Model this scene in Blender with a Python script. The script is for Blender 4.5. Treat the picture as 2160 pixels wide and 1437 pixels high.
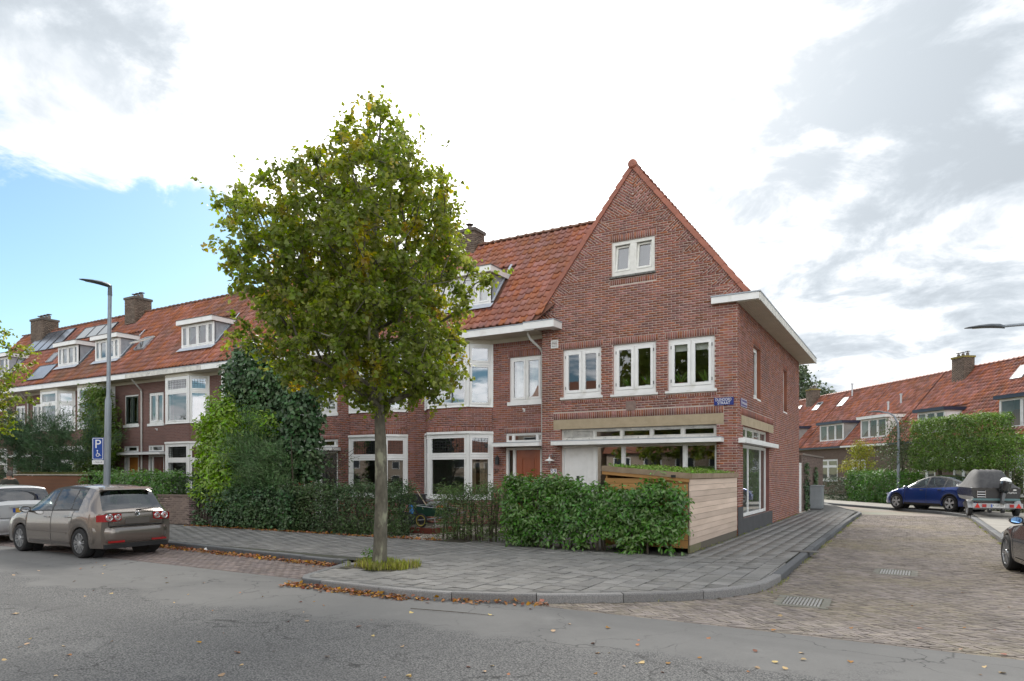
import bpy, bmesh, math, random
import numpy as np
from mathutils import Vector, Matrix

PI = math.pi
random.seed(7); NR = np.random.default_rng(7)
S = bpy.context.scene
for o in list(bpy.data.objects): bpy.data.objects.remove(o)
COL = S.collection

# ------------------------------------------------------------------ camera, sky, sun, exposure
YAW = math.radians(30.3)
EYE = 1.75
cam = bpy.data.cameras.new('camera'); cam.lens = 24; cam.sensor_width = 36
cam.shift_y = 0.1285; cam.clip_end = 2000; cam.clip_start = 0.05
camo = bpy.data.objects.new('camera', cam); COL.objects.link(camo)
camo.location = (0, 0, EYE); camo.rotation_euler = (PI/2, 0, YAW)
S.camera = camo
CF = Vector((-math.sin(YAW), math.cos(YAW), 0)); CR = Vector((math.cos(YAW), math.sin(YAW), 0))

SUN_EL, SUN_AZ = math.radians(33), math.radians(-28)      # azimuth measured from +Y towards +X
sun_dir = Vector((math.sin(SUN_AZ)*math.cos(SUN_EL), math.cos(SUN_AZ)*math.cos(SUN_EL), math.sin(SUN_EL)))
W = bpy.data.worlds.new('World'); S.world = W; W.use_nodes = True
def build_world():
    nt = W.node_tree; N = nt.nodes; L = nt.links; N.clear()
    def n(t, **k):
        x = N.new(t)
        for a, b in k.items(): setattr(x, a, b)
        return x
    def math_(op, a, b=None, c=None):
        x = n('ShaderNodeMath', operation=op)
        for i, q in enumerate((a, b, c)):
            if q is None: continue
            if isinstance(q, (int, float)): x.inputs[i].default_value = q
            else: L.new(q, x.inputs[i])
        return x.outputs[0]
    def vdot(v, d):
        x = n('ShaderNodeVectorMath', operation='DOT_PRODUCT'); L.new(v, x.inputs[0]); x.inputs[1].default_value = d
        return x.outputs['Value']
    def ramp(f, a, b, c=0.0, d=1.0, smooth=True):
        x = n('ShaderNodeMapRange', interpolation_type='SMOOTHSTEP' if smooth else 'LINEAR')
        L.new(f, x.inputs[0])
        for i, q in enumerate((a, b, c, d)): x.inputs[i+1].default_value = q
        return x.outputs[0]
    sky = n('ShaderNodeTexSky', sky_type='NISHITA', sun_disc=False)
    sky.sun_elevation = SUN_EL; sky.sun_rotation = SUN_AZ; sky.air_density = 1.0; sky.dust_density = .6; sky.ozone_density = 2.0
    tc = n('ShaderNodeTexCoord'); g = tc.outputs['Generated']
    sep = n('ShaderNodeSeparateXYZ'); L.new(g, sep.inputs[0])
    zz = math_('ADD', math_('ABSOLUTE', sep.outputs[2]), .22)
    comb = n('ShaderNodeCombineXYZ')
    L.new(math_('DIVIDE', sep.outputs[0], zz), comb.inputs[0]); L.new(math_('DIVIDE', sep.outputs[1], zz), comb.inputs[1])
    comb.inputs[2].default_value = 3.7
    def noise(scale, detail=7, rough=.55, dist=.2, off=0.):
        mp = n('ShaderNodeMapping'); L.new(comb.outputs[0], mp.inputs[0]); mp.inputs['Location'].default_value = (off, off*.7, off*.3)
        x = n('ShaderNodeTexNoise'); x.inputs['Scale'].default_value = scale; x.inputs['Detail'].default_value = detail
        x.inputs['Roughness'].default_value = rough; x.inputs['Distortion'].default_value = dist
        L.new(mp.outputs[0], x.inputs['Vector']); return x.outputs['Fac']
    n1 = noise(1.5, 9, .60, .5, 4.1); n2 = noise(1.15, 7, .58, .35, 63.1); n3 = noise(3.6, 7, .62, .4, 2.2)
    # coverage: broken cloud, closed towards the veiled sun, one wide break over the terraced row
    def pix(u, v):
        d = CF*1440 + CR*(u-1080) + Vector((0, 0, 996-v)); d.normalize(); return d
    def cone(u, v, a, b, amp): return ramp(vdot(g, pix(u, v)), math.cos(math.radians(a)), math.cos(math.radians(b)), 0, amp)
    h = math_('MAXIMUM', cone(-60, 440, 23, 8, .30), cone(290, 400, 13, 3, .22))
    sd = vdot(g, tuple(sun_dir))
    cov = math_('SUBTRACT', math_('ADD', math_('MULTIPLY', n1, .62), math_('MULTIPLY', n3, .38)), h)
    cov = math_('ADD', math_('ADD', cov, ramp(sd, .30, .93, -.02, .11)), cone(190, -60, 17, 6, .24))
    cl = ramp(cov, .395, .50)
    glow = math_('ADD', math_('MULTIPLY', math_('POWER', math_('MAXIMUM', sd, 0.0), 16.0), 12.0), math_('MULTIPLY', math_('POWER', math_('MAXIMUM', sd, 0.0), 4.0), 0.55))
    thick = math_('SUBTRACT', math_('ADD', math_('MULTIPLY', n2, .60), math_('MULTIPLY', n3, .40)), math_('MAXIMUM', cone(1990, 620, 30, 2, .03), cone(60, 40, 15, 3, .02)))
    shade = ramp(thick, .41, .66)
    glow = math_('MULTIPLY', glow, math_('ADD', .16, math_('MULTIPLY', shade, 1.15)))
    rim = ramp(cov, .42, .58, 1.5, 0)      # thin cloud edges let more light through
    antisolar_fill = ramp(sd, .15, -.75, 0, 6.2)      # extra brightness on unseen clouds opposite the sun, added to light the facades
    bright = math_('ADD', antisolar_fill, math_('ADD', math_('ADD', math_('ADD', 1.95, math_('MULTIPLY', shade, 2.7)), glow), rim))
    tint = n('ShaderNodeMix', data_type='RGBA'); L.new(ramp(bright, 2.2, 4.2), tint.inputs['Factor'])
    tint.inputs['A'].default_value = (.88, .965, 1.05, 1); tint.inputs['B'].default_value = (1, 1, 1, 1)
    cc = n('ShaderNodeVectorMath', operation='SCALE'); L.new(tint.outputs['Result'], cc.inputs[0]); L.new(bright, cc.inputs['Scale'])
    blue = n('ShaderNodeVectorMath', operation='MULTIPLY'); L.new(sky.outputs[0], blue.inputs[0]); blue.inputs[1].default_value = (.42, .50, .50)
    mix = n('ShaderNodeMix', data_type='RGBA'); L.new(cl, mix.inputs['Factor']); L.new(blue.outputs[0], mix.inputs['A']); L.new(cc.outputs[0], mix.inputs['B'])
    bg = n('ShaderNodeBackground'); bg.inputs['Strength'].default_value = .1
    L.new(mix.outputs['Result'], bg.inputs['Color'])
    out = n('ShaderNodeOutputWorld'); L.new(bg.outputs[0], out.inputs[0])
build_world()
W.cycles.sampling_method = 'MANUAL'; W.cycles.sample_map_resolution = 512
sl = bpy.data.lights.new('sun', 'SUN'); sl.energy = 1.5; sl.angle = math.radians(28); sl.color = (1, .95, .87)
so = bpy.data.objects.new('sun', sl); COL.objects.link(so)
so.rotation_euler = sun_dir.to_track_quat('Z', 'Y').to_euler(); so.location = sun_dir*60
S.view_settings.view_transform = 'Standard'; S.view_settings.look = 'None'
S.view_settings.exposure = 1.70; S.view_settings.gamma = 1.0; S.view_settings.use_curve_mapping = False
S.cycles.max_bounces = 6; S.cycles.diffuse_bounces = 3; S.cycles.glossy_bounces = 3; S.cycles.transmission_bounces = 4
S.cycles.transparent_max_bounces = 8; S.cycles.sample_clamp_indirect = 6; S.cycles.caustics_reflective = False; S.cycles.caustics_refractive = False
try:
    S.cycles.use_denoising = True
except Exception: pass

# ------------------------------------------------------------------ materials
MATS = {}
def mat(name, c1, c2=None, scale=6., rough=.7, bump=0., bscale=60., island=0., spec=.5, metal=0., trans=None, coat=0., detail=4,
        hue=0., patch=None, obj_coords=True, stretch=None):
    """Principled material: two colours blended by noise, random value shift per loose piece / per object, optional bump and translucency."""
    if name in MATS: return MATS[name]
    m = bpy.data.materials.new(name); m.use_nodes = True; MATS[name] = m
    nt = m.node_tree; N = nt.nodes; L = nt.links
    p = N['Principled BSDF']; out = N['Material Output']
    tc = N.new('ShaderNodeTexCoord'); vec = tc.outputs['Object'] if obj_coords else tc.outputs['Generated']
    geo = N.new('ShaderNodeNewGeometry')
    if obj_coords == 'world': vec = geo.outputs['Position']
    if stretch:
        mp = N.new('ShaderNodeMapping'); mp.inputs['Scale'].default_value = stretch; L.new(vec, mp.inputs[0]); vec = mp.outputs[0]
    c2 = c2 or c1
    no = N.new('ShaderNodeTexNoise'); no.inputs['Scale'].default_value = scale; no.inputs['Detail'].default_value = detail; no.inputs['Roughness'].default_value = .6
    L.new(vec, no.inputs['Vector'])
    mr = N.new('ShaderNodeMapRange'); L.new(no.outputs['Fac'], mr.inputs[0]); mr.inputs[1].default_value = .35; mr.inputs[2].default_value = .65
    mx = N.new('ShaderNodeMix'); mx.data_type = 'RGBA'; L.new(mr.outputs[0], mx.inputs['Factor'])
    mx.inputs['A'].default_value = (*c1, 1); mx.inputs['B'].default_value = (*c2, 1)
    col = mx.outputs['Result']
    if patch:      # (colour, noise scale, low, high): irregular patches of another colour
        n2 = N.new('ShaderNodeTexNoise'); n2.inputs['Scale'].default_value = patch[1]; n2.inputs['Detail'].default_value = 5; L.new(vec, n2.inputs['Vector'])
        r2 = N.new('ShaderNodeMapRange'); L.new(n2.outputs['Fac'], r2.inputs[0]); r2.inputs[1].default_value = patch[2]; r2.inputs[2].default_value = patch[3]
        m2 = N.new('ShaderNodeMix'); m2.data_type = 'RGBA'; L.new(r2.outputs[0], m2.inputs['Factor']); L.new(col, m2.inputs['A']); m2.inputs['B'].default_value = (*patch[0], 1)
        col = m2.outputs['Result']
    if island:
        oi = N.new('ShaderNodeObjectInfo')
        ad = N.new('ShaderNodeMath'); ad.operation = 'ADD'; L.new(geo.outputs['Random Per Island'], ad.inputs[0]); L.new(oi.outputs['Random'], ad.inputs[1])
        fr = N.new('ShaderNodeMath'); fr.operation = 'FRACT'; L.new(ad.outputs[0], fr.inputs[0])
        mv = N.new('ShaderNodeMapRange'); L.new(fr.outputs[0], mv.inputs[0]); mv.inputs[3].default_value = 1-island; mv.inputs[4].default_value = 1+island
        hs = N.new('ShaderNodeHueSaturation'); L.new(mv.outputs[0], hs.inputs['Value']); L.new(col, hs.inputs['Color'])
        if hue:
            mu = N.new('ShaderNodeMath'); mu.operation = 'MULTIPLY'; L.new(fr.outputs[0], mu.inputs[0]); mu.inputs[1].default_value = 7.31
            f2 = N.new('ShaderNodeMath'); f2.operation = 'FRACT'; L.new(mu.outputs[0], f2.inputs[0])
            mh = N.new('ShaderNodeMapRange'); L.new(f2.outputs[0], mh.inputs[0]); mh.inputs[3].default_value = .5-hue; mh.inputs[4].default_value = .5+hue
            L.new(mh.outputs[0], hs.inputs['Hue'])
            ms = N.new('ShaderNodeMapRange'); L.new(f2.outputs[0], ms.inputs[0]); ms.inputs[3].default_value = .8; ms.inputs[4].default_value = 1.15
            L.new(ms.outputs[0], hs.inputs['Saturation'])
        col = hs.outputs[0]
    L.new(col, p.inputs['Base Color'])
    p.inputs['Roughness'].default_value = rough; p.inputs['Metallic'].default_value = metal
    p.inputs['Specular IOR Level'].default_value = spec
    if coat: p.inputs['Coat Weight'].default_value = coat; p.inputs['Coat Roughness'].default_value = .04
    if bump:
        nb = N.new('ShaderNodeTexNoise'); nb.inputs['Scale'].default_value = bscale; nb.inputs['Detail'].default_value = 3; L.new(vec, nb.inputs['Vector'])
        b = N.new('ShaderNodeBump'); b.inputs['Strength'].default_value = bump; b.inputs['Distance'].default_value = .01; L.new(nb.outputs['Fac'], b.inputs['Height']); L.new(b.outputs[0], p.inputs['Normal'])
    if trans:      # thin leaf: part of the light passes through
        t = N.new('ShaderNodeBsdfTranslucent'); th = N.new('ShaderNodeHueSaturation'); L.new(col, th.inputs['Color']); th.inputs['Value'].default_value = trans[1]; th.inputs['Saturation'].default_value = 1.15
        th.inputs['Hue'].default_value = .485
        L.new(th.outputs[0], t.inputs['Color'])
        ms_ = N.new('ShaderNodeMixShader'); ms_.inputs[0].default_value = trans[0]; L.new(p.outputs[0], ms_.inputs[1]); L.new(t.outputs[0], ms_.inputs[2]); L.new(ms_.outputs[0], out.inputs['Surface'])
    return m

def glass(name, refl=.16, tint=(.86, .9, .9), wav=.0):
    if name in MATS: return MATS[name]
    m = bpy.data.materials.new(name); m.use_nodes = True; MATS[name] = m
    nt = m.node_tree; N = nt.nodes; L = nt.links; N.remove(N['Principled BSDF']); out = N['Material Output']
    g = N.new('ShaderNodeBsdfGlossy'); g.inputs['Roughness'].default_value = .008; g.inputs['Color'].default_value = (.93, .96, 1, 1)
    t = N.new('ShaderNodeBsdfTransparent'); t.inputs['Color'].default_value = (*tint, 1)
    fr = N.new('ShaderNodeLayerWeight'); fr.inputs['Blend'].default_value = .5
    pw = N.new('ShaderNodeMath'); pw.operation = 'POWER'; L.new(fr.outputs['Facing'], pw.inputs[0]); pw.inputs[1].default_value = 4.6
    mr = N.new('ShaderNodeMapRange'); L.new(pw.outputs[0], mr.inputs[0]); mr.inputs[3].default_value = refl
    mx = N.new('ShaderNodeMixShader'); L.new(mr.outputs[0], mx.inputs[0]); L.new(t.outputs[0], mx.inputs[1]); L.new(g.outputs[0], mx.inputs[2])
    nb = N.new('ShaderNodeTexNoise'); nb.inputs['Scale'].default_value = 1.6; nb.inputs['Detail'].default_value = 1
    tc = N.new('ShaderNodeTexCoord'); L.new(tc.outputs['Object'], nb.inputs['Vector'])
    b = N.new('ShaderNodeBump'); b.inputs['Strength'].default_value = .012+wav; b.inputs['Distance'].default_value = .05; L.new(nb.outputs['Fac'], b.inputs['Height']); L.new(b.outputs[0], g.inputs['Normal'])
    L.new(mx.outputs[0], out.inputs['Surface'])
    return m

# ------------------------------------------------------------------ mesh helpers
def set_props(o, label=None, cat=None, group=None, kind=None):
    if label: o['label'] = label
    if cat: o['category'] = cat
    if group: o['group'] = group
    if kind: o['kind'] = kind
    return o
def thing(name, label, cat, loc=(0, 0, 0), rz=0., group=None):
    o = bpy.data.objects.new(name, None); COL.objects.link(o); o.empty_display_size = .2
    o.location = loc; o.rotation_euler = (0, 0, rz)
    return set_props(o, label, cat, group)
def link(name, me, parent=None, loc=(0, 0, 0), rot=(0, 0, 0), kind=None):
    o = bpy.data.objects.new(name, me); COL.objects.link(o); o.location = loc; o.rotation_euler = rot
    if parent is not None: o.parent = parent
    if kind: o['kind'] = kind
    return o
class MB:
    """Collects polygons and links them as one mesh object."""
    def __init__(s): s.v = []; s.f = []; s.m = []
    def poly(s, pts, mi=0):
        b = len(s.v); s.v += [tuple(p) for p in pts]; s.f.append(tuple(range(b, b+len(pts)))); s.m.append(mi)
    def mesh(s, V, F, mi=0):
        b = len(s.v); s.v += [tuple(p) for p in V]; s.f += [tuple(b+i for i in f) for f in F]; s.m += [mi]*len(F); return s
    def box(s, x0, x1, y0, y1, z0, z1, mi=0, M=None):
        V = [(x, y, z) for z in (z0, z1) for y in (y0, y1) for x in (x0, x1)]
        if M is not None: V = [tuple(M @ Vector(v)) for v in V]
        return s.mesh(V, [(0, 2, 3, 1), (4, 5, 7, 6), (0, 1, 5, 4), (2, 6, 7, 3), (0, 4, 6, 2), (1, 3, 7, 5)], mi)
    def ring(s, x0, x1, z0, z1, t, y0, y1, mi=0, tb=None):
        tb = t if tb is None else tb
        s.box(x0, x0+t, y0, y1, z0, z1, mi); s.box(x1-t, x1, y0, y1, z0, z1, mi)
        s.box(x0+t, x1-t, y0, y1, z0, z0+tb, mi); s.box(x0+t, x1-t, y0, y1, z1-t, z1, mi); return s
    def prism(s, poly, a, b, axis=1, mi=0):
        """extrude a 2D polygon along an axis: axis 0 -> (y,z), 1 -> (x,z), 2 -> (x,y)"""
        def p3(q, t): return {0: (t, q[0], q[1]), 1: (q[0], t, q[1]), 2: (q[0], q[1], t)}[axis]
        n = len(poly); V = [p3(q, a) for q in poly]+[p3(q, b) for q in poly]
        F = [tuple(range(n)), tuple(range(2*n-1, n-1, -1))]+[(i, i+n, (i+1) % n+n, (i+1) % n) for i in range(n)]
        return s.mesh(V, F, mi)
    def tube(s, path, rad, n=8, mi=0, caps=True):
        path = [Vector(p) for p in path]; k = len(path)
        if not hasattr(rad, '__len__'): rad = [rad]*k
        V = []; up = None
        for i, p in enumerate(path):
            d = (path[min(i+1, k-1)]-path[max(i-1, 0)]).normalized()
            if up is None:
                up = Vector((0, 0, 1)) if abs(d.z) < .9 else Vector((1, 0, 0))
            a = d.cross(up).normalized(); b = a.cross(d).normalized(); up = b
            V += [p+(a*math.cos(2*PI*j/n)+b*math.sin(2*PI*j/n))*rad[i] for j in range(n)]
        F = [(i*n+j, i*n+(j+1) % n, (i+1)*n+(j+1) % n, (i+1)*n+j) for i in range(k-1) for j in range(n)]
        if caps: F += [tuple(range(n-1, -1, -1)), tuple(range((k-1)*n, k*n))]
        return s.mesh(V, F, mi)
    def lathe(s, prof, n=20, axis='z', c=(0, 0, 0), mi=0):
        V = []
        for r, h in prof:
            for j in range(n):
                a = 2*PI*j/n; x, y = r*math.cos(a), r*math.sin(a)
                q = {'z': (x, y, h), 'y': (x, h, y), 'x': (h, x, y)}[axis]; V.append((q[0]+c[0], q[1]+c[1], q[2]+c[2]))
        k = len(prof); F = [(i*n+j, i*n+(j+1) % n, (i+1)*n+(j+1) % n, (i+1)*n+j) for i in range(k-1) for j in range(n)]
        return s.mesh(V, F, mi)
    def build(s, name, mats, parent=None, smooth=False, loc=(0, 0, 0), rot=(0, 0, 0), kind=None, fix=True):
        me = bpy.data.meshes.new(name); me.from_pydata(s.v, [], s.f)
        if not isinstance(mats, (list, tuple)): mats = [mats]
        for m in mats: me.materials.append(m)
        if any(s.m): me.polygons.foreach_set('material_index', s.m)
        if fix:
            bm = bmesh.new(); bm.from_mesh(me)
            if smooth: bmesh.ops.remove_doubles(bm, verts=bm.verts, dist=1e-4)
            bmesh.ops.recalc_face_normals(bm, faces=bm.faces); bm.to_mesh(me); bm.free()
        if smooth: me.polygons.foreach_set('use_smooth', [True]*len(me.polygons)); me.set_sharp_from_angle(angle=math.radians(38 if smooth is True else smooth))
        me.update()
        return link(name, me, parent, loc, rot, kind)
def np_mesh(name, V, loops, sizes, mats, mi=None, smooth=False):
    me = bpy.data.meshes.new(name); V = np.asarray(V, np.float32); loops = np.asarray(loops, np.int32).ravel(); sizes = np.asarray(sizes, np.int32)
    me.vertices.add(len(V)); me.vertices.foreach_set('co', V.ravel())
    me.loops.add(len(loops)); me.loops.foreach_set('vertex_index', loops)
    me.polygons.add(len(sizes)); st = np.zeros(len(sizes), np.int32); st[1:] = np.cumsum(sizes)[:-1]
    me.polygons.foreach_set('loop_start', st); me.polygons.foreach_set('loop_total', sizes)
    for m in (mats if isinstance(mats, (list, tuple)) else [mats]): me.materials.append(m)
    if mi is not None: me.polygons.foreach_set('material_index', np.asarray(mi, np.int32))
    if smooth: me.polygons.foreach_set('use_smooth', np.ones(len(sizes), bool))
    me.update(calc_edges=True); return me
def scatter_mesh(name, bv, bf, P, Rm, sc, mats, mi=None, smooth=False):
    """merge many copies of a small base mesh: P (k,3), Rm (k,3,3) columns = axes, sc (k,) or (k,3)"""
    bv = np.asarray(bv, float); k = len(P); nv = len(bv)
    sc = np.asarray(sc, float); sc = sc[:, None, None] if sc.ndim == 1 else sc[:, None, :]
    V = np.einsum('kij,kvj->kvi', Rm, bv[None]*sc)+P[:, None, :]
    fl = np.concatenate([np.asarray(f) for f in bf]); sz = np.array([len(f) for f in bf])
    loops = (fl[None]+(np.arange(k)*nv)[:, None]).ravel(); sizes = np.tile(sz, k)
    mm = None if mi is None else np.repeat(np.asarray(mi), len(bf))
    return np_mesh(name, V.reshape(-1, 3), loops, sizes, mats, mm, smooth)
def axes_from(normal, spin, tilt_up=None):
    """rotation matrices whose z column is the normal and whose y column is a direction in the leaf plane turned by spin"""
    n = normal/np.linalg.norm(normal, axis=1, keepdims=True)
    ref = np.where(np.abs(n[:, 2:3]) < .95, np.array([[0, 0, 1.]]), np.array([[1., 0, 0]]))
    a = np.cross(ref, n); a /= np.linalg.norm(a, axis=1, keepdims=True); b = np.cross(n, a)
    c, s_ = np.cos(spin)[:, None], np.sin(spin)[:, None]
    y = b*c+a*s_; x = np.cross(y, n)
    return np.stack([x, y, n], axis=2)
def clip_half(poly, n, d):
    """keep the part of a 2D polygon where n.p <= d"""
    out = []
    for i in range(len(poly)):
        a, b = poly[i-1], poly[i]; da = n[0]*a[0]+n[1]*a[1]-d; db = n[0]*b[0]+n[1]*b[1]-d
        if da <= 0 < db or db <= 0 < da:
            t = da/(da-db); out.append((a[0]+(b[0]-a[0])*t, a[1]+(b[1]-a[1])*t))
        if db <= 0: out.append(b)
    return out
def area2(p): return .5*sum(p[i-1][0]*p[i][1]-p[i][0]*p[i-1][1] for i in range(len(p)))
def clip_convex(poly, region):
    """region: counter-clockwise convex polygon"""
    for i in range(len(region)):
        a, b = region[i-1], region[i]; n = (b[1]-a[1], -(b[0]-a[0]))
        poly = clip_half(poly, n, n[0]*a[0]+n[1]*a[1])
        if len(poly) < 3: return []
    return poly
def text_mesh(body, size, mat_, parent, name='lettering', loc=(0, 0, 0), rot=(PI/2, 0, 0), ext=.002, align='CENTER', width=None):
    c = bpy.data.curves.new(name, 'FONT'); c.body = body; c.size = size; c.extrude = ext; c.align_x = align; c.align_y = 'CENTER'; c.space_line = .8
    t = bpy.data.objects.new('tmp', c); COL.objects.link(t); dg = bpy.context.evaluated_depsgraph_get()
    me = bpy.data.meshes.new_from_object(t.evaluated_get(dg)); bpy.data.objects.remove(t); me.materials.clear(); me.materials.append(mat_)
    o = link(name, me, parent, loc, rot)
    if width and me.vertices:
        xs = [v.co.x for v in me.vertices]; w = max(xs)-min(xs); o.scale = (width/w, 1, 1)
    return o

# shared palette
white_paint = mat('white_paint', (.83, .83, .81), (.77, .77, .75), 3., .45, .05, 80, patch=((.62, .61, .56), 2.3, .58, .80))
grey_white = mat('weathered_white', (.72, .70, .64), (.52, .51, .47), 4., .6, .1, 60, patch=((.30, .29, .26), 9., .60, .74))
soffit_m = mat('soffit_paint', (.62, .58, .48), (.55, .51, .42), 2., .6)
zinc = mat('zinc', (.30, .33, .36), (.40, .43, .46), 5., .55, .05, 30, metal=.2)
lead_m = mat('lead_flashing', (.42, .45, .50), (.52, .55, .6), 6., .5, .2, 20, metal=.1)
dark_m = mat('dark_metal', (.035, .037, .04), None, 5, .45)
brick_m = mat('brick', (.305, .112, .078), (.215, .084, .062), 2.2, .85, .2, 90, island=.25, hue=.012, obj_coords='world', patch=((.17, .076, .058), .5, .55, .75))
mortar_m = mat('mortar', (.55, .455, .395), (.45, .37, .32), 5., .95, obj_coords='world')
brickb_m = mat('brick_brown', (.185, .072, .060), (.135, .058, .050), 3., .85, .2, 90, island=.3, hue=.014, obj_coords='world')
mortarb_m = mat('mortar_worn', (.35, .27, .24), (.25, .19, .17), 4., .95)
tile_m = mat('roof_tile', (.40, .140, .082), (.30, .105, .066), 1.1, .5, .15, 40, island=.15, hue=.010, patch=((.26, .115, .072), .5, .46, .72), obj_coords='world')
tiler_m = mat('roof_tile_red', (.40, .135, .080), (.30, .10, .062), .6, .5, .15, 40, island=.36, hue=.010, patch=((.26, .12, .08), .35, .50, .72), obj_coords='world')
tileb_m = mat('roof_tile_mossy', (.40, .140, .078), (.28, .10, .06), .8, .6, .2, 40, island=.2, hue=.010, patch=((.22, .11, .07), .5, .48, .72), obj_coords='world')
tilec_m = mat('roof_tile_rake', (.36, .13, .08), (.28, .10, .065), 3, .55, .1, 40, island=.15)
stone_m = mat('sandstone', (.42, .34, .23), (.36, .29, .19), 4., .9, .15, 60, patch=((.27, .22, .14), 3., .55, .8))
soot_m = mat('dark_brick_wall', (.10, .085, .07), (.07, .06, .05), 6, .9)
pane_m = glass('window_glass', .13); panef_m = glass('window_glass_far', .06)
panes_m = glass('window_glass_sky', .24)
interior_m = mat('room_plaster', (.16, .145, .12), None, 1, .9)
curtain_m = mat('curtain_cloth', (.62, .62, .58), (.5, .5, .47), 8, .9, trans=(.3, 1.))
curtd_m = mat('curtain_tan', (.36, .29, .20), (.28, .22, .15), 8, .9)
wood_in = mat('dark_wood', (.05, .035, .025), None, 4, .6)
# ------------------------------------------------------------------ building parts: brick walls, windows, tiled roofs
def emit_pieces(polys, name, mt, y_back=.001, proud=(.005, .011), parent=None, kind='stuff', flat=False):
    """many flat pieces (2D polygons in s,z) as one mesh: a raised face and its sides. flat=True: pieces lie in x,y and rise along z"""
    V = []; loops = []; sizes = []
    for p in polys:
        if area2(p) < 0: p = p[::-1]
        h = random.uniform(*proud); n = len(p); b = len(V)
        if flat:
            V += [(x, y, h) for x, y in p]+[(x, y, -y_back) for x, y in p]
        else:
            V += [(x, -h, z) for x, z in p]+[(x, y_back, z) for x, z in p]
        loops += list(range(b, b+n)); sizes.append(n)
        for i in range(n):
            j = (i+1) % n; loops += [b+j, b+i, b+n+i, b+n+j]; sizes.append(4)
    if not V: return None
    return link(name, np_mesh(name, V, loops, sizes, mt), parent, kind=kind)
def rects_minus(s0, s1, cuts):
    iv = [(s0, s1)]
    for a, b in cuts:
        nv = []
        for p, q in iv:
            if b <= p or a >= q: nv.append((p, q)); continue
            if a > p: nv.append((p, a))
            if b < q: nv.append((b, q))
        iv = nv
    return [i for i in iv if i[1]-i[0] > .012]
BL, CH, JT = .2275, .070, .0165       # brick pitch, course height, joint
def lay_courses(s0, s1, z0, z1, holes, soldiers=(), clip=None, bl=BL, ch=CH, jt=JT, corner=True):
    """stretcher bond; returns (polys, full) where full marks whole bricks as (s,z) of their lower corner"""
    polys = []; full = []; k = 0; z = z0
    blocked = list(holes)+[q[:4] for q in soldiers]
    n = max(1, round((z1-z0)/ch)); ch = (z1-z0)/n
    for k in range(n):
        za, zb = z0+k*ch+jt/2, z0+(k+1)*ch-jt/2; zm = (za+zb)/2
        cuts = [(a, b) for a, b, c, d in blocked if c < zm < d]
        for a, b in rects_minus(s0, s1, cuts):
            off = (k % 2)*bl/2; x = s0-bl+off
            while x < b:
                p, q = max(x+jt/2, a+(jt/2 if a > s0+.01 else 0)), min(x+bl-jt/2, b-(jt/2 if b < s1-.01 else 0))
                if q-p > .02:
                    e = [random.uniform(-.0015, .0015) for _ in range(4)]
                    pl = [(p, za+e[0]), (q, za+e[1]), (q, zb+e[2]), (p, zb+e[3])]
                    if clip: pl = clip(pl)
                    if pl and len(pl) > 2 and abs(area2(pl)) > 2e-4:
                        if len(pl) == 4 and abs(q-p-(bl-jt)) < 1e-3: full.append(len(polys))
                        polys.append(pl)
                x += bl
    for q in soldiers:
        a, b, c, d = q[:4]; w = CH; m = max(1, round((b-a)/w)); w = (b-a)/m
        for i in range(m):
            polys.append([(a+i*w+jt/2, c+jt/2), (a+(i+1)*w-jt/2, c+jt/2), (a+(i+1)*w-jt/2, d-jt/2), (a+i*w+jt/2, d-jt/2)])
    return polys, full
def wall_face(mb, s0, s1, z0, z1, holes, y=0., mi=0, reveal=.11, rmi=1, noreveal=()):
    xs = sorted({s0, s1, *[min(max(q, s0), s1) for h in holes for q in h[:2]]}); zs = sorted({z0, z1, *[min(max(q, z0), z1) for h in holes for q in h[2:4]]})
    for i in range(len(xs)-1):
        for j in range(len(zs)-1):
            cx, cz = (xs[i]+xs[i+1])/2, (zs[j]+zs[j+1])/2
            if any(h[0] < cx < h[1] and h[2] < cz < h[3] for h in holes): continue
            mb.poly([(xs[i], y, zs[j]), (xs[i+1], y, zs[j]), (xs[i+1], y, zs[j+1]), (xs[i], y, zs[j+1])], mi)
    for h in holes:
        a, b, c, d = h[:4]
        mb.poly([(a, y, c), (a, y+reveal, c), (a, y+reveal, d), (a, y, d)], rmi); mb.poly([(b, y, c), (b, y, d), (b, y+reveal, d), (b, y+reveal, c)], rmi)
        mb.poly([(a, y, d), (a, y+reveal, d), (b, y+reveal, d), (b, y, d)], rmi)
        if c > z0+.01: mb.poly([(a, y, c), (b, y, c), (b, y+reveal, c), (a, y+reveal, c)], rmi)
def brick_unit(bl=BL, ch=CH, jt=JT, mt=None, name='brick'):
    mb = MB(); w, h = bl-jt, ch-jt
    mb.mesh([(0, -.008, 0), (w, -.008, 0), (w, -.008, h), (0, -.008, h), (0, .001, 0), (w, .001, 0), (w, .001, h), (0, .001, h)],
            [(0, 1, 2, 3), (1, 0, 4, 5), (2, 1, 5, 6), (3, 2, 6, 7), (0, 3, 7, 4)])
    me = bpy.data.meshes.new(name); me.from_pydata(mb.v, [], mb.f); me.materials.append(mt); return me
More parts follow.
